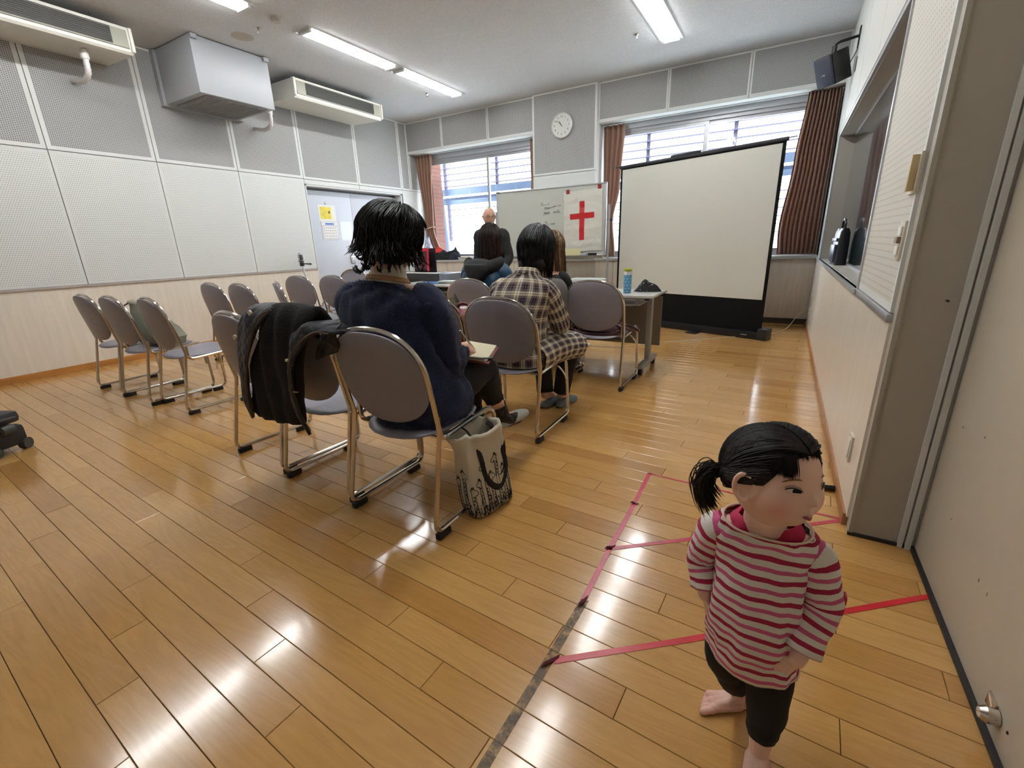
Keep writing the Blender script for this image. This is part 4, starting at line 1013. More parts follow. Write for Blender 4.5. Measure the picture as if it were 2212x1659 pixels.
# printed giraffes: ink lines and spots lying on the canvas
def onbag(s,t):
    """s metres around the visible corner (negative: gusset, positive: broad face), t height"""
    i=0
    z=t
    for (z0,a0,b0,_),(z1,a1,b1,_2) in zip(prof,prof[1:]):
        if z<=z1: break
    f=max(0,min(1,(z-z0)/(z1-z0))); hx=a0+(a1-a0)*f; hy=b0+(b1-b0)*f; wv=_+( _2-_)*f
    # perimeter parametrisation of the superellipse starting from the -y,+x corner
    if s>=0: x=hx; y=-hy+s
    else: x=hx+s; y=-hy
    a=math.atan2(y/hy,x/hx); e=4.0; c,sn=math.cos(a),math.sin(a)
    # radial projection onto the superellipse
    k=(abs(x/hx)**e+abs(y/hy)**e)**(-1/e); x*=k; y*=k
    cc=math.copysign(abs(x/hx)**(e/2),x); ss=math.copysign(abs(y/hy)**(e/2),y)
    w_=wv*noise.noise(Vector((cc*1.7,ss*1.7,z*9+2)))
    x*=(1+w_); y*=(1+w_*.6)
    o=Vector((x/hx**2,y/hy**2,0)).normalized()*.0016
    return (x+o.x+lean(z),y+o.y-.02*(z/.38),z)
INK=mat('black_print_ink',srgb(24,22,28),.7)
m=MB(); random.seed(11)
def line(pts,r=.0015,n=4): m.tube([onbag(*p) for p in bez([(a,b,0) for a,b in pts],n) for p in [(p[0],p[1])]],r,4)
def spot(s,t,r):
    P=[onbag(s+r*math.cos(a),t+r*1.15*math.sin(a)) for a in [2*PI*k/8 for k in range(8)]]; c=onbag(s,t); 
    cv=Vector(c); o=(cv-Vector((lean(t),-.02*t/.38,t))).normalized()*.0008
    m.add([cv+o]+[Vector(p)+o*.5 for p in P],[(0,1+k,1+(k+1)%8) for k in range(8)])
def giraffe(s,top,d=1,w_=.013,bot=.012):
    y=top
    line([(s-d*w_*.9,bot),(s-d*w_*.8,y-.05),(s-d*w_*.7,y-.012),(s-d*w_*1.0,y+.004),(s-d*w_*.5,y+.002)])
    line([(s-d*w_*.5,y+.002),(s-d*w_*.4,y+.016),(s-d*.001,y+.004),(s+d*.002,y+.017),(s+d*.006,y+.003)])
    line([(s+d*.006,y+.003),(s+d*.022,y-.008),(s+d*.026,y-.018),(s+d*.014,y-.024),(s+d*.006,y-.028),(s+d*w_*.5,bot+.05),(s+d*w_*.7,bot)])
    spot(s+d*.004,y-.007,.0018)
    z=y-.03; k=0
    while z>bot+.008:
        spot(s-d*w_*.25+random.uniform(-.004,.004),z,random.uniform(.0028,.0048)); spot(s+d*w_*.2,z-.008,random.uniform(.0015,.003)); z-=.017
for s,t,d in ((-.095,.175,-1),(-.055,.215,1),(-.015,.145,1),(.035,.175,-1),(.075,.245,-1),(.112,.185,1),(.150,.255,-1),(.19,.19,1),(.222,.16,-1)): giraffe(s,t,d)
for k in range(120): 
    s=random.uniform(-.115,.24); t=random.uniform(.012,.10)*random.uniform(.4,1); spot(s,t,random.uniform(.002,.0055))
for s in (-.03,.03,.06,.10,.17,.2): line([(s,.015),(s+.004,.05),(s+.02,.058),(s+.022,.03),(s+.034,.03),(s+.036,.06)])
m.build('giraffe_print',INK,T,angle=180)['kind']='stuff'

# black coat over a chair ---------------------------------------------------
CO=empty('coat',(-1.87,1.10,0),0,'black quilted coat with fur lining and brown piping hung over a chair back','coat')
QU=NT('quilted_black_nylon'); q=QU.coord('Object'); n1=QU.noise(q,9,3); x,y,z=QU.sep(q)
g1=QU.math('SINE',QU.math('MULTIPLY',QU.math('ADD',x,z),70)); g2=QU.math('SINE',QU.math('MULTIPLY',QU.math('SUBTRACT',x,z),70)); gg=QU.math('ABSOLUTE',QU.math('MULTIPLY',g1,g2))
QU.b.inputs[0].default_value=srgb(30,31,40); QU.b.inputs['Roughness'].default_value=.55; QU.bump(QU.math('ADD',gg,QU.math('MULTIPLY',n1,1.5)),.5,.006)
FUR=mat('black_fur_lining',srgb(10,9,10),.95,bump=1,bscale=160,bdist=.006)
PIP=mat('brown_piping',srgb(72,56,38),.6)
def sheet(cols,name,mt,parent,nu=14,nv=26,th=.012,amp=.008,seed=0):
    """cols: list of vertical polylines (left to right), each a list of 3-D points top to bottom"""
    cs=[]
    for c in cols:
        b=bez(c,8); L=len(b)-1
        cs.append([b[min(L,int(round(j/nv*L)))] for j in range(nv+1)])
    rows=[bez([c[j] for c in cs],max(2,nu//(len(cs)-1))) for j in range(nv+1)]
    W_=len(rows[0]); m=MB()
    F=[Vector(p)+Vector((0,-amp*noise.noise(Vector((p[0]*14+seed,p[2]*9,seed)))-amp*.6*math.sin(p[0]*60+3*noise.noise(Vector((p[2]*5,seed,0)))),0)) for r in rows for p in r]
    m.add(F,[(j*W_+i,(j+1)*W_+i,(j+1)*W_+i+1,j*W_+i+1) for j in range(nv) for i in range(W_-1)])
    o=m.build(name,mt,parent,angle=180)
    s=o.modifiers.new('s','SOLIDIFY'); s.thickness=th; s.offset=0; s.use_even_offset=False
    apply_mods(o); o.data.polygons.foreach_set('use_smooth',[True]*len(o.data.polygons)); return o
def L_(x,y,z): return (x+1.87,y-1.10,z)
def P_(*a): return [L_(*p) for p in a]
# left quilted flap: front of the coat folded over, seen from behind the chair
sheet([P_((-2.00,1.24,.80),(-2.02,1.16,.90),(-2.00,1.095,.895),(-2.055,1.08,.78),(-2.09,1.075,.63),(-2.115,1.08,.50),(-2.105,1.085,.40)),
       P_((-1.92,1.26,.80),(-1.92,1.17,.925),(-1.92,1.085,.905),(-1.975,1.06,.78),(-2.00,1.05,.64),(-2.035,1.055,.50),(-2.06,1.075,.405)),
       P_((-1.80,1.26,.80),(-1.80,1.17,.93),(-1.80,1.085,.905),(-1.89,1.05,.80),(-1.955,1.04,.66),(-2.00,1.045,.52),(-2.045,1.075,.42))],'quilted_shell',QU.m,CO,seed=1)
sheet([P_((-1.84,1.25,.82),(-1.83,1.17,.92),(-1.83,1.105,.90),(-1.93,1.082,.75),(-1.99,1.078,.60),(-2.04,1.08,.48),(-2.02,1.085,.42)),
       P_((-1.72,1.25,.82),(-1.72,1.17,.925),(-1.72,1.10,.90),(-1.78,1.075,.75),(-1.83,1.075,.60),(-1.86,1.08,.50),(-1.86,1.085,.42)),
       P_((-1.60,1.25,.82),(-1.58,1.17,.915),(-1.57,1.11,.89),(-1.62,1.085,.75),(-1.66,1.08,.60),(-1.69,1.082,.50),(-1.70,1.088,.435))],'fur_lining',FUR,CO,th=.03,amp=.012,seed=4)
sheet([P_((-1.60,1.20,.86),(-1.62,1.10,.86),(-1.66,1.07,.80),(-1.69,1.06,.68),(-1.70,1.06,.56),(-1.685,1.065,.48),(-1.665,1.08,.41)),
       P_((-1.54,1.20,.87),(-1.55,1.09,.875),(-1.60,1.055,.82),(-1.665,1.05,.69),(-1.70,1.05,.58),(-1.68,1.055,.49),(-1.65,1.075,.40)),
       P_((-1.47,1.22,.83),(-1.46,1.12,.84),(-1.51,1.075,.845),(-1.585,1.045,.785),(-1.645,1.045,.70),(-1.67,1.05,.60),(-1.655,1.07,.45))],'quilted_shell',QU.m,CO,seed=8)
sheet([P_((-1.58,1.20,.84),(-1.56,1.15,.83),(-1.57,1.13,.80),(-1.59,1.13,.76),(-1.60,1.13,.72)),
       P_((-1.50,1.20,.86),(-1.47,1.14,.85),(-1.47,1.13,.82),(-1.47,1.14,.79),(-1.49,1.15,.76))],'quilted_shell',QU.m,CO,nv=14,seed=9)
m=MB()
m.tube(bez(P_((-1.75,1.068,.925),(-1.82,1.052,.895),(-1.885,1.040,.80),(-1.95,1.030,.66),(-1.995,1.034,.52),(-2.035,1.065,.42)),6),.004,6)
m.tube(bez(P_((-1.462,1.10,.842),(-1.51,1.065,.848),(-1.585,1.036,.79),(-1.65,1.036,.70),(-1.675,1.04,.60),(-1.668,1.055,.50),(-1.645,1.075,.42)),6),.004,6)
m.build('piping',PIP,CO)
m=MB()
SNAP=mat('snap_cream',srgb(214,206,180),.35)
for p in ((-1.86,1.048,.912),(-2.005,1.045,.80),(-1.655,1.040,.735)):
    m=MB(); m.tube([L_(*p),L_(p[0],p[1]-.008,p[2])],.011 if p[2]>.75 else .006,14); m.build('snap_button',SNAP,CO)
m=MB(); m.tube(P_((-1.66,1.045,.60),(-1.63,1.04,.603)),.004,6); m.build('toggle',mat('toggle_brass',srgb(150,126,80),.4,metal=.6),CO)
# grey jacket over the hidden chair
GJ=empty('grey_jacket',(-1.5,3.25,0),0,'grey jacket hanging down to the right of the plaid-shirted woman','jacket')
L_=lambda x,y,z:(x+1.5,y-3.25,z)
o=sheet([P_((-1.62,3.34,.86),(-1.60,3.26,.85),(-1.60,3.24,.60),(-1.58,3.24,.30)),P_((-1.53,3.36,.85),(-1.51,3.24,.83),(-1.48,3.20,.60),(-1.46,3.22,.28)),P_((-1.50,3.40,.80),(-1.455,3.32,.78),(-1.43,3.28,.58),(-1.40,3.30,.25))],'jacket_cloth',mat('grey_wool',srgb(92,88,84),.9,bump=.3,bscale=300),GJ,th=.03,amp=.012,seed=3)

# bags on chairs -------------------------------------------------------------
KH=mat('khaki_canvas',srgb(122,122,104),.75,var=.15,vscale=6,bump=.2,bscale=300)
BP=empty('backpack',(-4.52,1.72,.44),math.radians(8),'khaki backpack with a rolled top slumped across the middle chair by the left wall','backpack')
m=MB()
m.loft([[(.20*sc*math.copysign(abs(math.cos(a))**.7,math.cos(a))+dx,.10*sc*math.copysign(abs(math.sin(a))**.7,math.sin(a))*yy,z+.01*math.sin(3*a)) for a in [2*PI*k/32 for k in range(32)]] for z,sc,dx,yy in ((.0,.8,.05,1),(.02,1,.05,1.1),(.10,1.0,.02,1.15),(.18,.88,-.03,1.05),(.25,.66,-.10,.9),(.30,.48,-.14,.8),(.325,.42,-.155,.8))])
m.build('main_body',KH,BP,angle=60)
m=MB(); m.tube([(-.24,0,.33),(-.20,0,.335),(-.13,0,.325),(-.09,0,.305)],[.022,.028,.028,.022],12,flat=(1,1.4)); m.build('rolled_top',mat('pale_khaki_leather',srgb(182,176,156),.5),BP)
m=MB(); m.tube(bez([(-.22,-.03,.33),(-.26,-.07,.28),(-.20,-.11,.15),(-.14,-.11,.02)],6),.014,8,flat=(.4,1.2)); m.tube(bez([(-.16,-.10,.06),(-.19,-.13,-.02),(-.17,-.12,-.07)],5),.005,6); m.build('shoulder_strap',mat('dark_khaki_strap',srgb(72,70,60),.7),BP)
m=MB(); m.loft([[(.07*math.copysign(abs(math.cos(a))**.6,math.cos(a))*sc+.19+dx,.085*math.sin(a)*sc,z) for a in [2*PI*k/24 for k in range(24)]] for z,sc,dx in ((.0,.9,.02),(.06,1.1,.02),(.13,.95,-.02),(.18,.6,-.07),(.2,.3,-.09))]); m.build('side_pocket',KH,BP)
m=MB(); m.box((.13,-.02,.215),(.05,.04,.03),bev=.008); m.box((.17,.0,.18),(.03,.04,.02),bev=.006); m.build('buckle',mat('grey_buckle',srgb(150,154,156),.4),BP)
MR=mat('maroon_leather',srgb(64,22,28),.38,var=.2,vscale=6,bump=.25,bscale=60,bdist=.004)
HBG=empty('handbag',(-1.26,3.62,.445),0,'slumped maroon leather bag lying on the empty chair in front of the right table','handbag')
heap('bag_body',(0,0,0),.235,.17,.10,MR,3.1,None,None,parent=HBG,sharp=1.6,fl=.2)
m=MB(); m.tube(bez([(.18,-.09,.03),(.24,-.12,.06),(.285,-.06,.03),(.30,.0,.0),(.27,.05,.03)],6),[.02]*0 or .016,8,flat=(.5,1.2)); m.tube(bez([(.15,-.12,.06),(.22,-.16,.045),(.30,-.10,.01)],5),.009,8)
m.tube(bez([(-.20,-.17,-.01),(-.10,-.19,-.03),(.02,-.195,-.035),(.14,-.18,-.025),(.2,-.14,.0)],6),.022,8,flat=(1.3,.6)); m.build('bag_handle',MR,HBG)
m=MB(); m.ell((.20,-.15,.055),(.008,.006,.012)); m.ell((.23,-.13,.03),(.008,.006,.01)); m.build('bag_ring',mat('old_gold',srgb(170,150,110),.3,metal=.8),HBG)
RB=empty('red_bag',(-1.79,2.42,.445),0,'red quilted bag with a camouflage cloth on it, between navy sweater and plaid shirt','bag')
m=MB(); m.loft([[(.10*sc*math.copysign(abs(math.cos(a))**.7,math.cos(a)),.13*sc*math.sin(a),z) for a in [2*PI*k/28 for k in range(28)]] for z,sc in ((0,.8),(.02,1),(.10,1.1),(.20,1.05),(.27,.9),(.31,.55))]); m.build('bag_body',mat('red_nylon',srgb(120,16,18),.4,bump=.3,bscale=30,bdist=.01),RB)
m=MB(); m.tube(bez([(-.06,0,.26),(-.03,-.02,.33),(.04,-.02,.33),(.07,0,.26)],5),.01,8); m.build('bag_handle',mat('dark_red_handle',srgb(96,16,20),.5),RB)
CM=NT('camouflage_cloth'); CM.L(CM.ramp(CM.noise(CM.coord('Object'),14,2,.4),[(.35,srgb(36,36,30)),(.5,srgb(74,72,52)),(.6,srgb(100,92,70)),(.7,srgb(48,50,40))]),CM.b.inputs[0]); CM.b.inputs['Roughness'].default_value=.85
heap('camouflage_cap',(-1.93,2.50,.60),.09,.10,.17,CM.m,9.3,'camouflage-patterned cloth heap on top of the red bag','cap',n=16)
# white bag with pink trim near the tripod
PW=empty('plush_bag',(-4.58,3.92,.445),0,'small white fluffy bag with pink trim on the chair by the tripod','bag')
heap('fluffy_body',(0,0,0),.13,.10,.12,mat('white_fleece',srgb(214,206,192),.95,bump=1,bscale=90,bdist=.01),2.2,None,None,parent=PW,n=16)
m=MB(); m.ell((-.13,-.05,.03),(.05,.035,.03)); m.ell((-.05,-.10,.02),(.05,.02,.02)); m.build('pink_trim',mat('pink_fabric',srgb(196,96,120),.7),PW)
# wheeled black bag at left edge
WBG=empty('wheeled_bag',(-4.02,.585,0),math.radians(25),'black wheeled bag cut off by the left edge of the photo','wheeled bag')
BN=mat('black_nylon_bag',srgb(34,33,36),.55,bump=.4,bscale=60,bdist=.004)
m=MB(); m.box((-.07,.03,.10),(.24,.16,.13),bev=.03); m.build('lower_body',BN,WBG)
m=MB(); m.box((-.08,.02,.215),(.25,.18,.075),bev=.028); m.tube(bez([(-.19,-.07,.19),(-.05,-.085,.20),(.05,-.05,.22),(.04,.08,.21)],5),.012,8); m.build('upper_lid',mat('dark_grey_nylon',srgb(52,50,54),.5,bump=.3,bscale=50),WBG)
m=MB(); m.box((-.03,-.062,.105),(.12,.012,.045),bev=.005); m.build('label_patch',mat('olive_grey_patch',srgb(120,116,98),.6),WBG)
WG=mat('wheel_grey',srgb(64,66,62),.5)
for a_1,b_1,r_1 in (((.0,-.075,.035),(.045,-.06,.035),.035),((.02,.085,.035),(.055,.095,.035),.035),((.055,-.02,.155),(.06,.04,.155),.03)):
    m=MB(); m.tube([a_1,b_1],r_1,18); m.build('wheel',WG,WBG)
# tripod with small camera
TP=empty('camera_tripod',(-5.86,4.40,0),0,'silver tripod with a black pan handle holding a small camera by the left wall','tripod')
hd=V(-.345,0,.93)
m=MB(); m.tube([(-.26,0,.50),(-.335,0,.92)],.012,10); m.build('centre_column',ALU,TP)
for e in ((.02,.0,.0),(-.46,.20,0),(-.36,-.30,0)):
    m=MB(); a=Vector((-.27,0,.62)); b=Vector(e); mid=a.lerp(b,.5); m.tube([a,mid],.011,8); m.tube([mid,b],.008,8); l=m.build('leg',ALU,TP); m=MB(); m.tube([mid.lerp(a,.06),mid.lerp(b,.04)],.017,8); m.build('leg_lock',BLACKP,l)
m=MB(); m.box((-.268,0,.63),(.06,.06,.05),bev=.01); m.box((-.345,0,.95),(.05,.05,.06),bev=.01); m.box((-.352,0,.99),(.06,.05,.015)); m.tube([(-.34,-.01,.955),(-.28,-.02,.955),(-.11,-.02,.952)],[.006,.008,.013],10); m.tube([(-.34,0,.97),(-.31,-.03,.985)],.006,6); m.build('pan_head',BLACKP,TP)
SP_=empty('small_camera',(-6.215,4.40,1.0),0,'small silver and black camera mounted on the tripod','camera')
m=MB(); m.box((.0,0,.045),(.035,.06,.09),bev=.006,M=Matrix.Rotation(-.15,4,'Y')); m.build('body',ALU,SP_)
m=MB(); m.box((.022,0,.045),(.018,.05,.075),bev=.003,M=Matrix.Rotation(-.15,4,'Y')); m.build('screen',BLACKP,SP_); m=MB(); m.box((-.02,0,.10),(.012,.015,.012)); m.build('shutter_button',BLACKP,SP_)
# piano / keyboard with red score
KB=empty('electric_organ',(-4.25,5.0,0),math.radians(-6),'black electric organ with a red music book on its stand, behind the navy-sweater woman','organ')
m=MB(); m.bx(-.75,.42,-.26,.14,.70,.80,bev=.01); m.build('key_bed',mat('organ_charcoal',srgb(42,44,46),.45),KB)
EB=mat('organ_silver_end',srgb(138,144,156),.35,metal=.4)
m=MB(); m.bx(.42,.50,-.26,.14,.70,.80,bev=.01); m.build('end_block',EB,KB); m=MB(); m.bx(-.75,-.70,-.28,.14,.71,.83,bev=.008); m.build('end_block',EB,KB)
m=MB(); m.bx(-.70,.36,.0,.12,.03,.70); m.bx(.30,.36,-.24,.12,0,.70); m.build('lower_panel',BLACKM,KB,smooth=False)
m=MB(); 
for k in range(40): m.bx(-.69+k*.0265,-.69+k*.0265+.0255,-.25,-.12,.80,.806)
m.build('white_keys',PAPER,KB,smooth=False)['kind']='stuff'
m=MB(); m.box((-.14,.04,.96),(.44,.015,.32),M=None,bev=.004); m.build('music_stand',BLACKP,KB)
MBK=empty('music_book',(-4.34,4.97,.83),math.radians(-6),'red-edged music book standing on the organ','book')
m=MB(); m.box((-.02,-.015,.14),(.24,.012,.27),bev=.002); m.build('pages',mat('dark_red_page',srgb(92,44,48),.6),MBK); m=MB(); m.box((.108,-.02,.145),(.018,.02,.30),M=Matrix.Rotation(.06,4,'Y')); m.box((-.0,-.02,.275),(.22,.014,.04)); m.build('cover',mat('crimson_cover',srgb(214,36,70),.4),MBK)
# clothes and papers on the sill
zs=.886
heap('black_coat_pile',(-5.66,7.14,zs),.40,.10,.20,BLK,4.4,'black clothes heaped on the left window sill','clothes')
heap('red_garment',(-5.85,7.16,zs+.13),.16,.06,.10,mat('red_knit',srgb(190,48,46),.8),7.7,'red garment on top of the black clothes on the sill','clothes',n=16)
STR=NT('white_blue_stripe_cloth'); STR.L(STR.ramp(STR.noise(STR.coord('Object'),11,2),[(.4,srgb(40,44,60)),(.5,srgb(190,196,220)),(.62,srgb(206,208,224)),(.7,srgb(60,58,70))]),STR.b.inputs[0])
heap('striped_scarf',(-6.10,7.14,zs+.02),.14,.09,.36,STR.m,1.7,'white and navy patterned scarf heaped at the left end of the sill','scarf',n=18,sharp=1.8)
heap('black_coat_pile',(-5.42,7.13,zs),.16,.09,.19,mat('navy_black_cloth',srgb(30,34,52),.8),8.1,'dark navy garment at the right end of the clothes pile on the sill','clothes',n=16)
for i,(x,w_,h_,cl,lb) in enumerate([(-5.20,.30,.022,(214,214,206),'stack of white papers on the left window sill'),(-5.28,.22,.03,(188,184,206),'pale violet magazine under the white papers on the sill'),(-5.02,.20,.015,(206,160,196),'pink leaflet on the left window sill'),(-5.16,.24,.016,(206,200,160),'cream booklet on the papers on the left window sill')]):
    m=MB(); M_=Matrix.Translation((x,7.13+.02*(i%2),zs+.012*i+h_/2))@Matrix.Rotation(.25*i-.2,4,'Z')@Matrix.Rotation(.05,4,'Y'); m.box((0,0,0),(w_,.16,h_),M=M_,bev=.003); tag(m.build('magazine',mat('sill_paper_%d'%i,srgb(*cl),.5)),lb,'magazine')
# briefcase on the window ledge
BC=empty('briefcase',(XR+.062,5.15,.877),math.radians(-87),'black briefcase standing on the ledge of the observation window','briefcase')
BL2=mat('black_leather',srgb(20,20,26),.3,bump=.15,bscale=200)
m=MB(); rr=[]
for z,sc in ((0,1),(.01,1.02),(.20,.98),(.28,.85),(.31,.55)): rr.append([(.17*(1-.08*(z/.31))*math.copysign(abs(math.cos(a))**.3,math.cos(a)),.045*sc*math.copysign(abs(math.sin(a))**.3,math.sin(a)),z) for a in [2*PI*k/32 for k in range(32)]])
m.loft(rr); m.build('case_body',BL2,BC,angle=60)
m=MB(); m.box((-.0,-.050,.10),(.24,.022,.15),bev=.008); m.box((-.0,-.048,.215),(.26,.016,.03),bev=.005); m.build('front_pocket',mat('briefcase_pocket_window_lit',srgb(70,74,100),.3),BC)  # pocket coloured paler and bluish to stand in for window light on it
m=MB(); m.tube(bez([(-.07,0,.30),(-.06,0,.37),(0,0,.385),(.06,0,.37),(.07,0,.30)],5),.011,8); m.build('handle',BL2,BC)
m=MB(); m.box((.0,-.03,.30),(.03,.006,.018)); m.build('clasp',mat('brass_clasp',srgb(170,160,130),.3,metal=.8),BC)
# ================================================================ PEOPLE
def head_fn(a,b,c,feat,jaw=.22,low=1.0):
    """returns surface point for a direction in head space: x right, y face, z up"""
    F=[(Vector(d).normalized(),s,am) for d,s,am in feat]
    def P(d,off=0):
        d=Vector(d).normalized()
        r=1/math.sqrt((d.x/a)**2+(d.y/b)**2+(d.z/c)**2)
        p=d*r
        if p.z<0:
            t=min(1,-p.z/c); k=1-jaw*t*t; p.z*=low
            p.x*=k
            if p.y<0: p.y*=1-.25*t
        for f,s,am in F:
            q=(d-f).length
            if q<3*s: p+=d*am*math.exp(-(q/s)**2)
        return p+d*off
    return P
TOD=[((0,.9,.42),.5,.006),((.42,.86,.02),.17,-.0035),((-.42,.86,.02),.17,-.0035),((0,1,-.02),.10,.0),((0,1,-.19),.085,.0155),((.11,1,-.23),.06,.0055),((-.11,1,-.23),.06,.0055),
     ((.55,.74,-.42),.36,.010),((-.55,.74,-.42),.36,.010),((.8,.4,-.4),.4,.006),((-.8,.4,-.4),.4,.006),((0,.93,-.46),.16,.006),((0,.93,-.40),.05,.0025),((0,.92,-.50),.05,.003),((0,.93,-.445),.025,-.002),((0,.80,-.72),.22,.007),((0,-1,.2),.6,.004)]
ADU=[((0,.9,.42),.4,.003),((.36,.9,.05),.15,-.006),((-.36,.9,.05),.15,-.006),((0,1,.0),.08,.006),((0,1,-.18),.09,.022),((.08,1,-.24),.06,.006),((-.08,1,-.24),.06,.006),
     ((.5,.78,-.25),.28,.003),((-.5,.78,-.25),.28,.003),((0,.93,-.46),.16,.006),((0,.84,-.74),.16,.008),((0,-1,.2),.6,.004)]
def head_mesh(mb,P,T,nu=56,nv=44):
    vs=[];fs=[]
    for j in range(nv+1):
        t=PI*j/nv
        for k in range(nu):
            p=2*PI*k/nu; vs.append(T@P((math.sin(t)*math.sin(p),math.sin(t)*math.cos(p),math.cos(t))))
    for j in range(nv):
        for k in range(nu):
            l=(k+1)%nu; fs.append((j*nu+k,(j+1)*nu+k,(j+1)*nu+l,j*nu+l))
    mb.add(vs,fs)
def ears(mb,P,T,s=1.0,z=-.08,y=-.10):
    for sx in(-1,1):
        c=P((sx,y,z)); R=Matrix.Rotation(sx*.45,3,'Z')
        rim=[]
        for k in range(20):
            a=2*PI*k/20; back=math.cos(a)
            rim.append(T@(c+R@Vector((sx*(.006+.006*max(0,back))*s,(-.002-.0155*back)*s,(.002+.0235*math.sin(a)*(1 if math.sin(a)>0 else .92))*s))))
        mb.tube(rim,[.0036*s+.0012*s*max(0,math.sin(2*PI*k/20)) for k in range(20)],8,closed=True)
        mb.ell(T@(c+R@Vector((sx*.003*s,-.002*s,.001))),(.0042*s,.0140*s,.0215*s),nu=12,nv=8,R=T.to_3x3()@R)
        mb.ell(T@(c+R@Vector((sx*.007*s,.001*s,-.021*s))),(.0048*s,.0068*s,.0070*s),nu=10,nv=8,R=T.to_3x3()@R)
        mb.ell(T@(c+R@Vector((sx*.006*s,.011*s,.000))),(.0035*s,.0035*s,.0055*s),nu=8,nv=6)
def surf_patch(P,T,cx,cz,fn,n=10,m=6,off=.0012):
    """small curved patch lying on the face; fn(u,v)->(dx,dz) in direction space around (cx,.,cz)"""
    vs=[];fs=[]
    for j in range(m+1):
        for i in range(n+1):
            dx,dz,o=fn(i/n,j/m); x=cx+dx; z=cz+dz; d=Vector((x,math.sqrt(max(.02,1-x*x-z*z)),z))
            vs.append(T@P(d,off+o))
    for j in range(m):
        for i in range(n): fs.append((j*(n+1)+i,j*(n+1)+i+1,(j+1)*(n+1)+i+1,(j+1)*(n+1)+i))
    return vs,fs
EYEW=mat('eye_white',srgb(232,228,226),.25); IRIS=mat('dark_iris',srgb(16,11,10),.25,spec=.3); LASH=mat('lash_brown',srgb(52,34,28),.6); LIPM=mat('lip_rose',srgb(176,96,92),.4); BROW=mat('eyebrow_brown',srgb(120,84,62),.9)
def face(P,T,par,ex=.40,ez=.0,w=.155,h=.052,gaze=(.0,0),brow=True,mouth=(-.455,.13,.030),lip=LIPM,browm=BROW):
    for s in(-1,1):
        ey=MB();ir=MB();ls=MB()
        def al(u,v):
            x=(u-.5)*2; t=1-x*x; top=h*t**.8; bot=-h*.55*t**.9
            return (x*w,(bot+(top-bot)*v)+.0*x+s*x*.018, .0022*t)
        vs,fs=surf_patch(P,T,s*ex,ez,al,14,6,.0010); ey.add(vs,fs)
        def disc(u,v):
            a=2*PI*u; r=.078*v; zz=max(-h*.50,min(h*.85,r*math.sin(a))); return (gaze[0]+r*math.cos(a)*.95,gaze[1]+zz,.0026)
        vs,fs=surf_patch(P,T,s*ex,ez,disc,16,3,.0012); ir.add(vs,fs)
        pts=[]
        for k in range(13):
            x=(k/12-.5)*2; t=1-x*x; X=s*ex+x*w*1.06; Z=ez+h*t**.8*1.08+s*x*.018
            pts.append(T@P((X,math.sqrt(1-X*X-Z*Z),Z),.0030))
        ls.tube(pts,[.0004]+[.0013]*11+[.0004],5)
        if 1:
            pts=[]
            for k in range(9):
                x=(k/8-.5)*2; X=s*ex+x*w*1.0; Z=ez+h*(1-x*x)*1.0+.055+s*x*.01
                pts.append(T@P((X,math.sqrt(1-X*X-Z*Z),Z),.0004))
            ls.tube(pts,.0003,4)
        ey.build('eye_white',EYEW,par,angle=180); ir.build('iris',IRIS,par,angle=180); ls.build('eyelashes',LASH,par,angle=180)
    if brow:
        for s in(-1,1):
            b=MB(); pts=[]
            for k in range(9):
                x=(k/8-.5)*2; X=s*(ex+.02)+x*.17; Z=ez+.235-.035*x*x-.03*s*x
                pts.append(T@P((X,math.sqrt(1-X*X-Z*Z),Z),.0002))
            b.tube(pts,[.0004]+[.0017]*7+[.0004],6)
            b.build('eyebrows',browm,par,angle=180)
    mz,mw,mh=mouth; l=MB()
    def lipf(sgn):
        def f(u,v):
            x=(u-.5)*2; t=max(0,1-x*x)
            cup=(1-.35*math.exp(-(x*5)**2)) if sgn>0 else 1
            hgt=mh*(1.0 if sgn>0 else 1.25)*t**.75*cup
            return (x*mw,sgn*hgt*v-.010*x*x*0,.0022*math.sin(PI*min(1,v))*t+.0004)
        return f
    for sgn in (1,-1):
        vs,fs=surf_patch(P,T,0,mz,lipf(sgn),14,5,.0010); l.add(vs,fs)
    l.build('lips',lip,par,angle=180)
    ml=MB(); pts=[]
    for k in range(11):
        x=(k/10-.5)*2*mw*1.02; pts.append(T@P((x,math.sqrt(1-x*x-mz*mz),mz-.002*math.cos(x*20)),.0018))
    ml.tube(pts,[.0003]+[.0008]*9+[.0003],4); ml.build('mouth_line',LASH,par,angle=180)
def frame_T(c,fwd,up=(0,0,1),tilt=0):
    f=Vector(fwd).normalized(); u=Vector(up); r=f.cross(u).normalized(); u=r.cross(f)
    M_=Matrix((r,f,u)).transposed(); 
    if tilt: M_=M_@Matrix.Rotation(tilt,3,'Y')
    M_=M_.to_4x4(); M_.translation=Vector(c); return M_
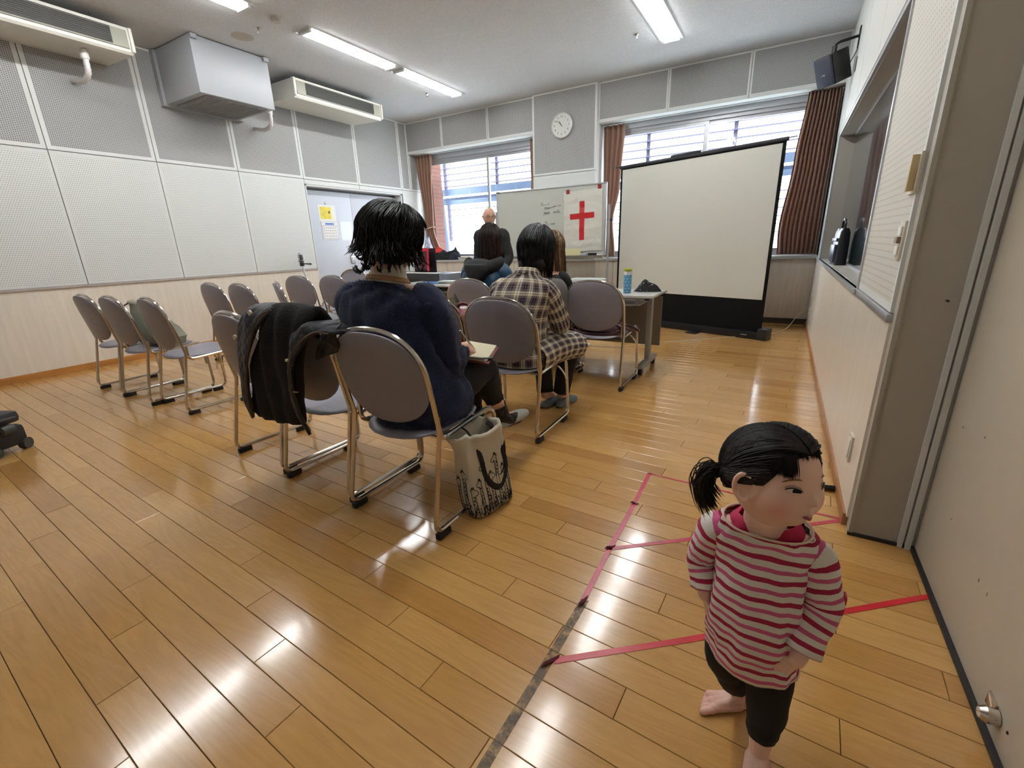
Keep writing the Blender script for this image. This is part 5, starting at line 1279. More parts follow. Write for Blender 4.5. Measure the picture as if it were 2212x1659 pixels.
def hand(mb,wrist,dirv,palm_n,s=1.0,curl=.5,thumb=1,spread=.12,curls=None):
    """palm + five jointed fingers; dirv points to the knuckles, palm_n out of the palm"""
    d=Vector(dirv).normalized(); n=Vector(palm_n); n=(n-d*n.dot(d)).normalized(); sd=d.cross(n)*thumb   # towards the thumb
    w=Vector(wrist); L=.085*s
    for t,q in ((-.4,0),(0,.0),(.35,0)):
        mb.cap(w+sd*t*.045*s,w+d*L*.85+sd*t*.062*s,.013*s,.0125*s,n=10)
    mb.cap(w+sd*-.3*.045*s,w+d*L*.85-sd*.030*s,.012*s,.011*s,n=10)
    lens=[.070,.078,.072,.056]; offs=[.028,.009,-.010,-.028]; rad=[.0085,.0088,.0084,.0076]
    for i in range(4):
        k0=w+d*(L*(1.0-.05*abs(i-1)))+sd*offs[i]*s; ang=(offs[i]/.03)*spread; dd=(d+sd*ang).normalized(); cu=curl if curls is None else curls[i]
        p=k0; a=cu*.6; l=lens[i]*s; r=rad[i]*s
        mb.cap(k0-dd*.02*s,k0,r*1.15,r*1.1,n=8)
        for j,(f,kk) in enumerate(((.45,.6),(.30,1.0),(.25,.8))):
            dr=(dd*math.cos(a)+n*math.sin(a)).normalized(); q=p+dr*l*f; mb.cap(p,q,r*(1-.08*j),r*(.94-.08*j),n=8); p=q; a+=cu*kk
    # thumb leaves the side of the palm near its base
    t0=w+d*.020*s+sd*.020*s; t1=t0+(d*.55+sd*.72+n*.35).normalized()*.034*s; t2=t1+(d*.85+sd*.25+n*.5).normalized()*.028*s; t3=t2+(d*.85-sd*.15+n*.55).normalized()*.022*s
    mb.cap(t0,t1,.0125*s,.0105*s,n=8); mb.cap(t1,t2,.0102*s,.0092*s,n=8); mb.cap(t2,t3,.0092*s,.0075*s,n=8)
def foot(mb,ankle,dirv,s=1.0,side=1,heel=.28):
    d=Vector(dirv); d.z=0; d.normalize(); sd=Vector((d.y,-d.x,0))*side  # big-toe side
    a=Vector((ankle[0],ankle[1],0)); L=.115*s
    mb.cap((a.x,a.y,.030*s),Vector(ankle),.020*s,.0195*s,n=12)
    mb.ell(a-d*.018*s+Vector((0,0,.020*s)),(.021*s,.021*s,.020*s))
    for t in (-.5,0,.5):
        mb.cap(a+sd*t*.022*s+Vector((0,0,.018*s)),a+d*L*.62+sd*t*.042*s+Vector((0,0,.0135*s)),.0175*s,.0125*s,n=10)
        mb.cap(a+sd*t*.014*s+Vector((0,0,.034*s)),a+d*L*.5+sd*t*.03*s+Vector((0,0,.020*s)),.016*s,.012*s,n=10)
    for i,(o,l,r) in enumerate(((.026,.030,.0105),(.011,.026,.0078),(-.001,.022,.0072),(-.012,.018,.0068),(-.022,.013,.0066))):
        p0=a+d*L*(.66-.02*i)+sd*o*s+Vector((0,0,.0115*s)); p1=p0+(d+sd*(.12-.08*i)).normalized()*l*s; p1.z=r*s*.95
        mb.cap(p0,p1,r*s*.95,r*s,n=8)
def ring_at(c,X,Y,rx,ry,n=32,e=2.3):
    c=Vector(c);X=Vector(X);Y=Vector(Y); out=[]
    for k in range(n):
        a=2*PI*k/n; u,v=math.cos(a),math.sin(a); out.append(c+X*rx*math.copysign(abs(u)**(2/e),u)+Y*ry*math.copysign(abs(v)**(2/e),v))
    return out
def tube_garment(mb,pts,radii,n=28,sub=5,flat=None,wr=.006,seed=0,mi=0,caps=False,up=None,ends=True,wfreq=(2.2,9)):
    """sleeve / trouser leg along a path with wrinkles and UVs"""
    P=bez(pts,sub); N=len(P)
    idx=[i*(len(radii)-1)/(N-1) for i in range(N)]; R=[]
    for t in idx:
        i=min(int(t),len(radii)-2); f=t-i; f=f*f*(3-2*f); R.append(radii[i]*(1-f)+radii[i+1]*f)
    T=[(P[min(i+1,N-1)]-P[max(i-1,0)]).normalized() for i in range(N)]
    nr=Vector(up) if up is not None else (Vector((0,0,1)) if abs(T[0].z)<.8 else Vector((1,0,0)))
    rings=[]; acc=0
    for i in range(N):
        nr=(nr-T[i]*nr.dot(T[i])).normalized(); bi=T[i].cross(nr); ring=[]
        if i: acc+=(P[i]-P[i-1]).length
        for k in range(n):
            a=2*PI*k/n; w=1+wr/R[i]*(noise.noise(Vector((math.cos(a)*wfreq[0],math.sin(a)*wfreq[0],acc*wfreq[1]*3+seed)))*1.2)
            fx,fy=flat or (1,1); ring.append(P[i]+(nr*math.cos(a)*fx+bi*math.sin(a)*fy)*R[i]*w)
        rings.append(ring)
    if ends: 
        r=rings[-1]; c=sum(r,Vector())/n; rings.append([c+(p-c)*.86-T[-1]*.004 for p in r]); rings.append([c+(p-c)*.8-T[-1]*.03 for p in r])
    mb.loft(rings,mi,caps,uv=True); return P
def torso_garment(mb,secs,n=48,sub=5,wr=.008,seed=0,mi=0,e=2.4,hemwave=0,wf=5):
    """secs: (centre, X axis, Y axis, rx, ry) from hem to neck"""
    C_=bez([s[0] for s in secs],sub); Xs=bez([s[1] for s in secs],sub); Ys=bez([s[2] for s in secs],sub); RR=bez([(s[3],s[4],0) for s in secs],sub)
    rings=[]
    for i,(c,X,Y,r) in enumerate(zip(C_,Xs,Ys,RR)):
        rg_=ring_at(c,X.normalized(),Y.normalized(),r.x,r.y,n,e); o=[]
        for k,p in enumerate(rg_):
            a=2*PI*k/n; d=(p-c); L=max(d.length,1e-4); w=wr*noise.noise(Vector((math.cos(a)*wf*.6,math.sin(a)*wf*.6,i*.16+seed)))*1.6
            q=p+d/L*w
            if hemwave and i<sub*2: q.z+=hemwave*(1-i/(sub*2))*math.sin(a*3+seed)
            o.append(q)
        rings.append(o)
    c=C_[0]; r0=rings[0]
    rings=[[c+(p-c)*.9+Vector((0,0,.02)) for p in r0],[c+(p-c)*.96+Vector((0,0,.004)) for p in r0]]+rings
    mb.loft(rings,mi,False,uv=True); return rings
def strands(mb,paths,w=.003,flat=.35,n=3):
    for P in paths:
        N=len(P); mb.tube(P,[w*.6]+[w]*(N-3)+[w*.7,w*.12],n,flat=(1,flat),caps=False)
def hair_long(c,r,R3,zend,count,w,seed,curl=.0,fluff=.06,taper=.1,flare=0,front=(.0,1,.0),facecut=.55,grav=(0,0,-1),tipcurl=0,zvar=.05,part=0,lenf=None,wave=0):
    """strands from the crown over an ellipsoid then hanging"""
    rnd=random.Random(seed); out=[]; c=Vector(c)
    for i in range(count):
        ph=rnd.uniform(0,2*PI); 
        d=Vector((math.cos(ph),math.sin(ph),0)); fcos=d.y   # y is the face direction in head space
        t0=abs(rnd.gauss(0,.75)); t0=min(t0,1.45)
        lay=1+fluff*rnd.uniform(-.9,.6)
        P=[]; t=t0; tmax=PI/2+.25
        isface=fcos>facecut
        ze=zend+rnd.uniform(-zvar,zvar)+(lenf(ph) if lenf else 0)
        k=0
        ph2=ph
        while t<(1.05 if isface else tmax):
            ph2+= .02*math.sin(seed+i)
            q=Vector((r[0]*math.sin(t)*math.cos(ph2),r[1]*math.sin(t)*math.sin(ph2),r[2]*math.cos(t)))*lay
            P.append(c+R3@q); t+=.16
        if isface:
            if len(P)>3: out.append(P)
            continue
        if not P: P=[c+R3@Vector((r[0]*math.cos(ph),r[1]*math.sin(ph),0))*lay]
        p=P[-1].copy(); step=.022; a0=rnd.uniform(0,6.28); am=curl*rnd.uniform(.5,1.4)
        outd=(p-c); outd.z=0; outd=outd.normalized() if outd.length>1e-5 else Vector((0,-1,0))
        s0=p.z; tot=max(.02,s0-ze); 
        j=0
        while p.z>ze and j<60:
            f=(s0-p.z)/tot
            wob=Vector((math.cos(a0+j*.5),math.sin(a0+j*.5),0))*am*.25
            p=p+Vector((0,0,-step))+(-outd*taper+outd*flare*f+outd*tipcurl*max(0,f-.7)*3)*step+wob*step*4*.5
            P.append(p.copy()); j+=1
        if wave: P=[p+noise.noise_vector(p*11+Vector((seed,0,0)))*wave*min(1.6,k_*.14) for k_,p in enumerate(P)]
        if len(P)>3: out.append(P)
    return out
def hairmat(name,c1,c2,rough=.38):
    t=NT(name); g=t.n.new('ShaderNodeNewGeometry'); t.L(t.ramp(g.outputs['Random Per Island'],[(0,c1),(.7,c1),(1,c2)]),t.b.inputs[0]); t.b.inputs['Roughness'].default_value=rough; t.b.inputs['Specular IOR Level'].default_value=.35; return t.m
SKIN=NT('skin_adult'); SKIN.b.inputs[0].default_value=srgb(206,160,134); SKIN.b.inputs['Roughness'].default_value=.5; SKIN.b.inputs['Subsurface Weight'].default_value=.06; SKIN.b.inputs['Subsurface Radius'].default_value=(.01,.004,.002); SKIN=SKIN.m
X_,Y_=V(1,0,0),V(0,1,0)
def tilted(ax,ay=0):
    "section axes tilted forward by ax (about x) and sideways by ay"
    R=Matrix.Rotation(ax,3,'X')@Matrix.Rotation(ay,3,'Y'); return R@V(1,0,0),R@V(0,1,0)

# ---------------------------------------------------------------- toddler
TD=empty('person',(.04,.93,0),0,'toddler with a small ponytail in a pink-striped shirt and black leggings, standing barefoot, looking right','person')
o0=V(.04,.93,0)
hc=V(.031,.905,.716)-o0
Tt=frame_T(hc,(.74,-.68,.10),(.06,.02,1))
PT=head_fn(.0720,.0810,.0890,TOD,jaw=.06,low=1.12)
mb=MB(); head_mesh(mb,PT,Tt,72,60)
mb.cap(hc+V(0,.012,-.06),hc+V(.0,.020,-.125),.036,.040,n=16)
tc=V(.0,0,.45)
mb.ell((.0,.005,.50),(.072,.050,.09)); mb.ell((0,0,.38),(.070,.058,.10)); mb.ell((.0,.0,.31),(.070,.056,.07))
mb.cap((-.072,.0,.560),(.068,0,.557),.030,.030)
# arms (joints measured from the photograph)
shR,elR,wrR=V(-.084,.005,.562),V(-.115,.01,.458),V(-.100,-.015,.388)
shL,elL,wrL=V(.076,.0,.558),V(.106,-.015,.450),V(.080,-.068,.350)
mb.cap(shR,elR,.026,.023); mb.cap(elR,wrR,.022,.016); mb.cap(shL,elL,.026,.023); mb.cap(elL,wrL,.024,.016)
hand(mb,wrR,(.25,-.10,-1),(.9,.2,.2),.52,.85,1,.06)
hand(mb,wrL,(-.55,-.10,-.75),(-.25,.9,.2),.52,.9,-1,.06)
# legs
hipR,kR,aR=V(-.042,.0,.26),V(-.030,.030,.165),V(-.005,.080,.055)
hipL,kL,aL=V(.042,.0,.26),V(.050,-.015,.150),V(.048,-.045,.050)
mb.cap(hipR,kR,.050,.036); mb.cap(kR,aR,.036,.021); mb.cap(hipL,kL,.050,.036); mb.cap(kL,aL,.036,.021)
foot(mb,aR,(-.90,-.44,0),.86,-1); foot(mb,aL,(.02,-1,0),.92,1)
ears(mb,PT,Tt,1.08,z=-.14,y=.20)
SKT=NT('toddler_skin_blush'); SKT.b.inputs['Roughness'].default_value=.48; SKT.b.inputs['Subsurface Weight'].default_value=.10; SKT.b.inputs['Subsurface Radius'].default_value=(.012,.005,.003)
at_=SKT.N('ShaderNodeAttribute',attribute_name='blush'); SKT.L(SKT.mix(at_.outputs['Fac'],srgb(234,194,174),srgb(226,142,132)),SKT.b.inputs[0])
body=organic(mb,'body',SKT.m,TD,.0023,2)
al=body.data.attributes.new('blush','FLOAT','POINT'); Ti=Tt.inverted(); dat=[]
for v_ in body.data.vertices:
    q=Ti@v_.co; val=0
    if q.length<.125:
        d=q.normalized()
        for s in(-1,1): val=max(val,.55*math.exp(-((d-Vector((s*.55,.72,-.40)).normalized()).length/.24)**2))
        for s in(-1,1): val=max(val,.35*math.exp(-((d-Vector((s*1,-.14,-.1)).normalized()).length/.2)**2))
    if v_.co.z<.03: val=.25
    dat.append(val)
al.data.foreach_set('value',dat)
face(PT,Tt,TD,ex=.40,ez=.02,w=.150,h=.056,gaze=(-.045,-.002),mouth=(-.475,.120,.034),browm=mat('faint_eyebrow',srgb(150,108,84),.9))
# shirt: torso + two rolled sleeves, striped by running length
SH=NT('striped_cotton'); x,y,z=SH.sep(SH.coord('UV')); at2=SH.math('FRACT',SH.math('DIVIDE',y,.0420))
s1=SH.math('LESS_THAN',SH.math('ABSOLUTE',SH.math('SUBTRACT',at2,.25)),.115); s2=SH.math('LESS_THAN',SH.math('ABSOLUTE',SH.math('SUBTRACT',at2,.75)),.10)
c1=SH.mix(s1,srgb(222,216,206),srgb(162,24,66)); c1=SH.mix(s2,c1,srgb(202,92,134)); SH.L(c1,SH.b.inputs[0]); SH.b.inputs['Roughness'].default_value=.85; SH.bump(SH.noise(SH.coord('Object'),420,2),.25,.0008)
mb=MB()
fr=V(0,-1,0)
def sec(cx,cy,cz,rx,ry,tx=0,ty=0):
    X,Y=tilted(tx,ty); return (V(cx,cy,cz),X,Y,rx,ry)
torso_garment(mb,[sec(.004,.004,.262,.094,.082,0,.05),sec(.003,.002,.30,.094,.083,0,.04),sec(.001,-.002,.35,.092,.084,0,.02),sec(-.002,-.004,.42,.087,.079),sec(-.003,0,.48,.086,.070),sec(-.004,.004,.53,.094,.060),sec(-.005,.004,.562,.100,.052),sec(-.005,.003,.584,.090,.050,.05),sec(-.005,.0,.594,.080,.051,.12)],
    n=56,sub=5,wr=.006,seed=3,hemwave=.010)
tube_garment(mb,[shR+V(.030,0,-.016),shR+V(-.006,0,-.010),shR.lerp(elR,.55)+V(-.006,0,0),elR+V(-.004,0,0),elR.lerp(wrR,.45),elR.lerp(wrR,.80)],[.030,.036,.034,.032,.030,.030],wr=.004,seed=1,n=26)
tube_garment(mb,[shL+V(-.030,0,-.016),shL+V(.006,0,-.010),shL.lerp(elL,.55)+V(.006,0,0),elL+V(.004,0,0),elL.lerp(wrL,.45),elL.lerp(wrL,.82)],[.030,.036,.035,.034,.033,.034],wr=.004,seed=5,n=26)
sh=mb.build('striped_shirt',SH.m,TD,angle=180); s=sh.modifiers.new('s','SOLIDIFY'); s.thickness=.003
mb=MB(); rg0=[ring_at((.0,-.002,.5735),*tilted(.14),a,b,40) for a,b in ((.078,.058),(.0765,.0565))]
mb.tube([p for p in ring_at((-.005,-.000,.5945),*tilted(.12),.0800,.0515,44)],.0022,6,closed=True); mb.build('neckline_binding',mat('cream_binding',srgb(222,200,180),.8),TD)
mb=MB(); tb=[sec(-.005,.004,.572,.070,.042,.1),sec(-.005,.003,.588,.066,.041,.12),sec(-.005,.006,.600,.058,.038,.1),sec(-.005,.008,.603,.050,.035,.05)]
torso_garment(mb,tb,n=40,sub=4,wr=.003,seed=2); mb.build('magenta_undershirt',mat('magenta_jersey',srgb(176,24,70),.8,bump=.2,bscale=300),TD,angle=180)
m=MB(); m.box((.142,-.010,.478),(.004,.022,.016),bev=.001); m.build('sleeve_label',mat('label_red',srgb(180,30,60),.6),TD)
# leggings
LG=mat('black_leggings',srgb(14,14,16),.85,bump=.3,bscale=500,bdist=.0006)
mb=MB()
tube_garment(mb,[hipR+V(.01,0,.03),hipR+V(0,0,-.02),kR,kR.lerp(aR,.5),kR.lerp(aR,.74)],[.052,.050,.041,.035,.029],wr=.003,seed=2,n=26)
tube_garment(mb,[hipL+V(-.01,0,.03),hipL+V(0,0,-.02),kL,kL.lerp(aL,.5),kL.lerp(aL,.74)],[.052,.050,.042,.034,.027],wr=.003,seed=4,n=26)
mb.ell((0,0,.275),(.088,.072,.055)); mb.build('leggings',LG,TD,angle=180)
# hair: cap pulled back into two pigtails plus fringe
HT=hairmat('toddler_hair',srgb(24,18,18),srgb(48,38,36),.6)
def hd(x,y,z): return Vector((x,y,z)).normalized()
def hairline(ang):
    "direction on the hairline for azimuth ang (0 = face, PI = nape)"
    a=abs(ang); 
    if a<.55: z=.66-.10*a
    elif a<1.0: z=.59-(a-.55)*1.25
    elif a<1.2: z=.03-(a-1.0)*.2
    elif a<1.9: z=.12-(a-1.2)*.25 if a<1.5 else .045-(a-1.5)*.95
    else: z=-.35-.15*(a-1.9)
    s=math.sqrt(max(.05,1-z*z)); return Vector((s*math.sin(ang),s*math.cos(ang),z))
paths=[]; rnd=random.Random(5)
def slp(a,b,n,off0,off1,lift=.0):
    om=math.acos(max(-1,min(1,a.dot(b)))); out=[]
    for k in range(n+1):
        t=k/n; q=(a*math.sin((1-t)*om)+b*math.sin(t*om))/math.sin(om) if om>.01 else a
        out.append(Tt@PT(q,off0+(off1-off0)*t+lift*math.sin(PI*t)))
    return out
for s in(-1,1):
    tie=hd(s*.80,-.62,-.06)
    for k in range(1000):
        u=rnd.random()
        if u<.52: ang=s*rnd.uniform(.05,3.1); st=hairline(ang)
        else: y=rnd.uniform(-.9,.75); st=hd(.0+s*.02,y,math.sqrt(1-y*y)) if abs(y)<.95 else hd(0,0,1)
        t2=(tie+Vector((rnd.gauss(0,.06),rnd.gauss(0,.06),rnd.gauss(0,.06)))).normalized()
        paths.append(slp(st,t2,9,.0015 if u<.52 else .0078,.012,rnd.uniform(.004,.009)))
mb=MB(); strands(mb,paths,.0014,.6)
# under-cap so that no scalp shows
vs=[];fs=[];nu_,nv_=60,18
for j in range(nv_+1):
    for i in range(nu_+1):
        ang=-PI+2*PI*i/nu_; h=hairline(ang); tp=Vector((0,-.1,1)).normalized(); t=j/nv_; om=math.acos(h.dot(tp)); q=(h*math.sin((1-t)*om)+tp*math.sin(t*om))/math.sin(om)
        vs.append(Tt@PT(q,.0010+.006*min(1,t*3)))
for j in range(nv_):
    for i in range(nu_): fs.append((j*(nu_+1)+i,j*(nu_+1)+i+1,(j+1)*(nu_+1)+i+1,(j+1)*(nu_+1)+i))
mb.add(vs,fs); mb.build('hair_cap',HT,TD,angle=180)
# fringe swept across the forehead to the child's right side
paths=[]
for k in range(260):
    a=rnd.choice([rnd.gauss(.46,.06),rnd.gauss(.50,.08),rnd.gauss(.78,.06),rnd.uniform(-.9,.3)]); lo=.68 if a<.30 else (.30 if a<.62 else .34)
    st=hd(math.sin(a)*.60,.45,.86); en=hd(math.sin(a+.04)*.92,.92*math.cos(a),lo+rnd.uniform(-.06,.06)); paths.append(slp(st,en,8,.004,.003,.004))
mb=MB(); strands(mb,paths,.0013,.5); mb.build('fringe',HT,TD,angle=180)
mb=MB(); paths=[]
for s in(1,-1):
    tie=PT(hd(s*.80,-.62,-.06),.016); tw=Tt@tie; outw=(Tt.to_3x3()@Vector((s*.75,-.65,.05))).normalized()
    for k in range(420):
        j1=Vector((rnd.gauss(0,1),rnd.gauss(0,1),rnd.gauss(0,1)))
        ln=rnd.uniform(.7,1.1); b=tw+j1*.0035
        pts=[b,b+outw*.014+V(0,0,.001)+j1*.003,b+outw*.027*ln+V(0,0,-.010)+j1*.0035,b+outw*.032*ln+V(0,0,-.034)+j1*.004,b+outw*.026*ln+V(0,0,-.060*ln)+j1*.004,b+outw*.012*ln+V(0,0,-.084*ln)+j1*.006]
        paths.append(bez(pts,2))
strands(mb,paths,.0013,.6); mb.build('pigtail_hair',HT,TD,angle=180)
for s in(1,-1):
    mb=MB(); tie=Tt@PT(hd(s*.80,-.62,-.06),.014); outw=(Tt.to_3x3()@Vector((s*.75,-.65,.05))).normalized(); u=outw.orthogonal().normalized(); v=outw.cross(u)
    mb.tube([tie+u*.009*math.cos(2*PI*k/14)+v*.009*math.sin(2*PI*k/14) for k in range(14)],.0035,6,closed=True); mb.build('hair_band',BLACKP,TD)

# ---------------------------------------------------------------- generic seated adult
def seated(x,y,zs,label,hc,fwd,shw,hairm,hairargs,top_fn,legs_fn,hands_fn=None,sc=1.0,neck=None,lean=.06,tilt=0):
    P0=empty('person',(x,y,0),0,label,'person'); o=V(x,y,0)
    T=frame_T(V(*hc)-o,fwd,tilt=tilt); PH=head_fn(.074*sc,.093*sc,.110*sc,ADU)
    mb=MB(); head_mesh(mb,PH,T,44,36); ears(mb,PH,T,1.05,z=-.05,y=-.1)
    nk=(V(*neck)-o) if neck else V(0,lean,hc[2]-.2)
    mb.cap(T@Vector((0,-.02,-.06)),nk,.050,.056,n=16)
    chest=nk.lerp(V(0,0,zs+.1),.35); mb.ell(chest,(.16*sc,.11,.17)); mb.ell(V(0,0,zs+.12),(.15,.12,.13)); mb.ell(chest.lerp(V(0,0,zs+.12),.5),(.14,.10,.16))
    return P0,o,T,PH,mb,nk
# woman in the navy sweater ------------------------------------------------
NV_label='woman with wavy dark hair in a fuzzy navy sweater, seated nearest, writing in a notebook'
P0,o,T,PH,mb,nk=seated(-1.36,1.42,.44,NV_label,(-1.435,1.47,1.165),(.42,.85,-.40),.2,None,None,None,None,neck=(-1.475,1.44,1.02))
hipR,kneeR_,ankR=V(.08,.02,.50),V(.12,.35,.555),V(.155,.45,.335)
hipL,kneeL_,ankL=V(-.09,.02,.50),V(-.02,.40,.48),V(.02,.44,.085)
sR,eR,wR=V(.110,.03,.925),V(.150,.055,.655),V(.140,.205,.700)
sL,eL,wL=V(-.36,.03,.92),V(-.42,.16,.66),V(-.10,.36,.66)
for a,b,r0,r1 in ((sR,eR,.055,.045),(eR,wR,.043,.028),(sL,eL,.055,.045),(eL,wL,.043,.028),(hipR,kneeR_,.085,.062),(kneeR_,ankR,.058,.036),(hipL,kneeL_,.085,.062),(kneeL_,ankL,.058,.036),(nk+V(.0,0,-.06),sR,.06,.055),(nk+V(.0,0,-.06),sL,.06,.055)): mb.cap(a,b,r0,r1)
hand(mb,wR,(.05,.75,-.30),(-.75,-.1,-.6),.92,.75,-1,.05,curls=[.9,.9,1.0,1.1])
hand(mb,wL,(.75,.35,-.25),(.1,-.2,-1),.92,.4,-1)
mb.cap(ankR,ankR+V(.015,.02,-.07),.036,.032); mb.cap(ankR+V(.015,.02,-.07),ankR+V(.05,.16,-.10),.032,.024)
mb.cap(ankL,ankL+V(.02,.12,-.045),.036,.026)
organic(mb,'body',SKIN,P0,.0065,3)
mb=MB()
def sc2(cx,cy,cz,rx,ry,tx=0,ty=0): X,Y=tilted(tx,ty); return (V(cx,cy,cz),X,Y,rx,ry)
torso_garment(mb,[sc2(.03,.02,.425,.205,.19),sc2(.03,.02,.47,.225,.20),sc2(.01,.01,.56,.225,.19),sc2(-.03,0,.67,.220,.170),sc2(-.07,0,.78,.235,.155),sc2(-.10,.0,.88,.250,.140,-.1,.0),sc2(-.105,.01,.940,.250,.118,-.15,.03),sc2(-.105,.02,.970,.195,.105,-.2,.05),sc2(-.108,.025,1.000,.120,.088,-.2,.05)],n=60,sub=6,wr=.018,seed=6,e=2.25)
tube_garment(mb,[sR+V(-.06,0,.01),sR+V(-.01,0,-.01),sR.lerp(eR,.5)+V(.008,0,0),eR,eR.lerp(wR,.45),eR.lerp(wR,.85)],[.070,.082,.078,.070,.056,.038],wr=.014,seed=3,n=30)
tube_garment(mb,[sL+V(.06,0,.01),sL+V(.0,0,-.01),sL.lerp(eL,.5),eL,eL.lerp(wL,.5),wL],[.070,.082,.080,.074,.062,.040],wr=.014,seed=7,n=30)
NAVY=mat('navy_mohair',srgb(16,24,54),.95,bump=1,bscale=220,bdist=.004,sheen=.15,var=.25,vscale=12)
sw=mb.build('navy_sweater',NAVY,P0,angle=180)
# mohair fuzz: fine short fibres over the whole knit
me=sw.data; rnd=random.Random(9); fz=MB(); polys=list(me.polygons)
for p in polys:
    c=p.center; n_=p.normal
    for q in range(6 if p.area>.00018 else 3):
        b=c.copy()
        ks=list(p.vertices); w=[rnd.random() for _ in ks]; sm=sum(w); b=Vector()
        for kk,ww in zip(ks,w): b+=me.vertices[kk].co*(ww/sm)
        dd=(n_+Vector((rnd.gauss(0,.6),rnd.gauss(0,.6),rnd.gauss(-.2,.6)))).normalized(); l=rnd.uniform(.008,.020); sd=dd.orthogonal().normalized()*.00045
        fz.add([b-sd,b+sd,b+dd*l],[(0,1,2)])
fz.build('mohair_fuzz',mat('navy_fibre',srgb(30,48,92),.8),P0,smooth=False)['kind']='stuff'
# turtleneck
mb=MB(); torso_garment(mb,[sc2(-.11,.025,1.000,.100,.075,-.2,.05),sc2(-.112,.028,1.025,.088,.068,-.2,.05),sc2(-.108,.035,1.055,.074,.064,-.2,.05),sc2(-.100,.04,1.10,.069,.062,-.25,.05)],n=40,sub=5,wr=.004,seed=2,wf=9)
mb.build('white_turtleneck',mat('cream_rib_knit',srgb(206,196,176),.8,bump=.4,bscale=260,bdist=.001,stretch=(1,1,.2)),P0,angle=180)
mb=MB(); torso_garment(mb,[sc2(-.11,.025,1.010,.103,.078,-.2,.05),sc2(-.111,.026,1.020,.097,.074,-.2,.05)],n=40,sub=3,wr=.002,seed=2); mb.build('tan_collar_edge',mat('tan_collar',srgb(164,122,84),.8),P0,angle=180)
# trousers, socks, shoes
TRM=mat('black_trousers',srgb(15,15,18),.85,bump=.25,bscale=300,bdist=.001)
mb=MB()
tube_garment(mb,[hipR+V(-.02,-.05,0),hipR.lerp(kneeR_,.5)+V(0,0,.005),kneeR_+V(0,0,-.0),kneeR_.lerp(ankR,.35),kneeR_.lerp(ankR,.8)],[.115,.098,.080,.070,.052],wr=.007,seed=1)
tube_garment(mb,[hipL+V(0,-.05,0),hipL.lerp(kneeL_,.5),kneeL_,kneeL_.lerp(ankL,.4),kneeL_.lerp(ankL,.9)],[.115,.098,.080,.068,.052],wr=.007,seed=3)
mb.build('black_trousers',TRM,P0,angle=180)
SOCK=NT('lace_sock'); SOCK.L(SOCK.ramp(SOCK.noise(SOCK.coord('Object'),60,3),[(.45,srgb(12,11,12)),(.62,srgb(60,46,42))]),SOCK.b.inputs[0]); SOCK.b.inputs['Roughness'].default_value=.8
def footdir(a,d,sh): pass
a=ankR; mb=MB(); tube_garment(mb,[a+V(-.0,-.0,-.0),a+V(.010,.01,-.04),a+V(.020,.035,-.085),a+V(.05,.12,-.095)],[.043,.040,.040,.032],wr=.002,n=20); mb.build('sock',SOCK.m,P0,angle=180)
SHOE=mat('grey_canvas_slipper',srgb(158,158,148),.8,bump=.2,bscale=400)
def slipper(heel,toe,up,w=.042,mt=SHOE,name='slipper',par=None,op=True):
    heel=Vector(heel);toe=Vector(toe);up=Vector(up); d=(toe-heel); L=d.length; d/=L; sd=d.cross(up).normalized(); up=sd.cross(d); rings=[]
    for t,ww,hh,zz in ((0,.3,.25,.0),(.03,.62,.6,0),(.12,.78,.75,0),(.3,.80,.70,0),(.5,.92,.80,0),(.68,1.0,.78,0),(.82,.95,.60,0),(.93,.70,.42,0),(1,.25,.2,0)):
        rings.append([heel+d*L*t+sd*w*ww*math.cos(a)+up*(w*.95*hh*max(-.35,math.sin(a))+w*.3) for a in [2*PI*k/20 for k in range(20)]])
    m=MB(); m.loft(rings); return m.build(name,mt,par,angle=180)
ft=(V(.06,.16,-.13)-V(.02,.03,-.09)).normalized()
slipper(V(.165,.43,.215),V(.215,.655,.235),(-.10,-.1,1),.046,par=P0)
slipper(ankL+V(-.01,-.05,-.075),ankL+V(.03,.19,-.078),(0,0,1),.046,par=P0)
# wavy hair
HA=hairmat('black_wavy_hair',srgb(8,7,8),srgb(34,30,30),.33)
hcw=V(-1.435,1.47,1.165)-o; R3=T.to_3x3()
pa=hair_long(hcw+V(0,-.005,.035),(.132,.140,.122),R3,1.175,1500,.0038,21,curl=.8,fluff=.18,taper=.16,flare=.55,facecut=.62,tipcurl=.7,zvar=.04,wave=.016,lenf=lambda ph:-.085*max(0,math.cos(ph)-.2)-.03*max(0,-math.cos(ph)-.3))
mb=MB(); strands(mb,pa,.0042,.5)
mb.ell(hcw+V(0,-.02,.02),(.118,.118,.115),R=R3); mb.ell(hcw+V(0,-.03,-.02),(.112,.085,.070),R=R3)
rnd=random.Random(2); pp=[]
for k in range(26):
    a=rnd.uniform(-2.9,-.2); b=hcw+V(math.cos(a)*.135,math.sin(a)*.12,rnd.uniform(-.06,.0)); dd=V(math.cos(a),math.sin(a)*.6,0)
    pp.append(bez([b,b+V(0,0,-.03)+dd*.012,b+V(0,0,-.055)+dd*.035,b+V(0,0,-.05)+dd*.058,b+V(0,0,-.03)+dd*.070],3))
for p in pp:
    for q in range(6): mb.tube([u+V(rnd.gauss(0,.003),rnd.gauss(0,.003),rnd.gauss(0,.003)) for u in p],[.0014]*(len(p)-1)+[.0003],3,caps=False)
mb.build('wavy_hair',HA,P0,angle=180)
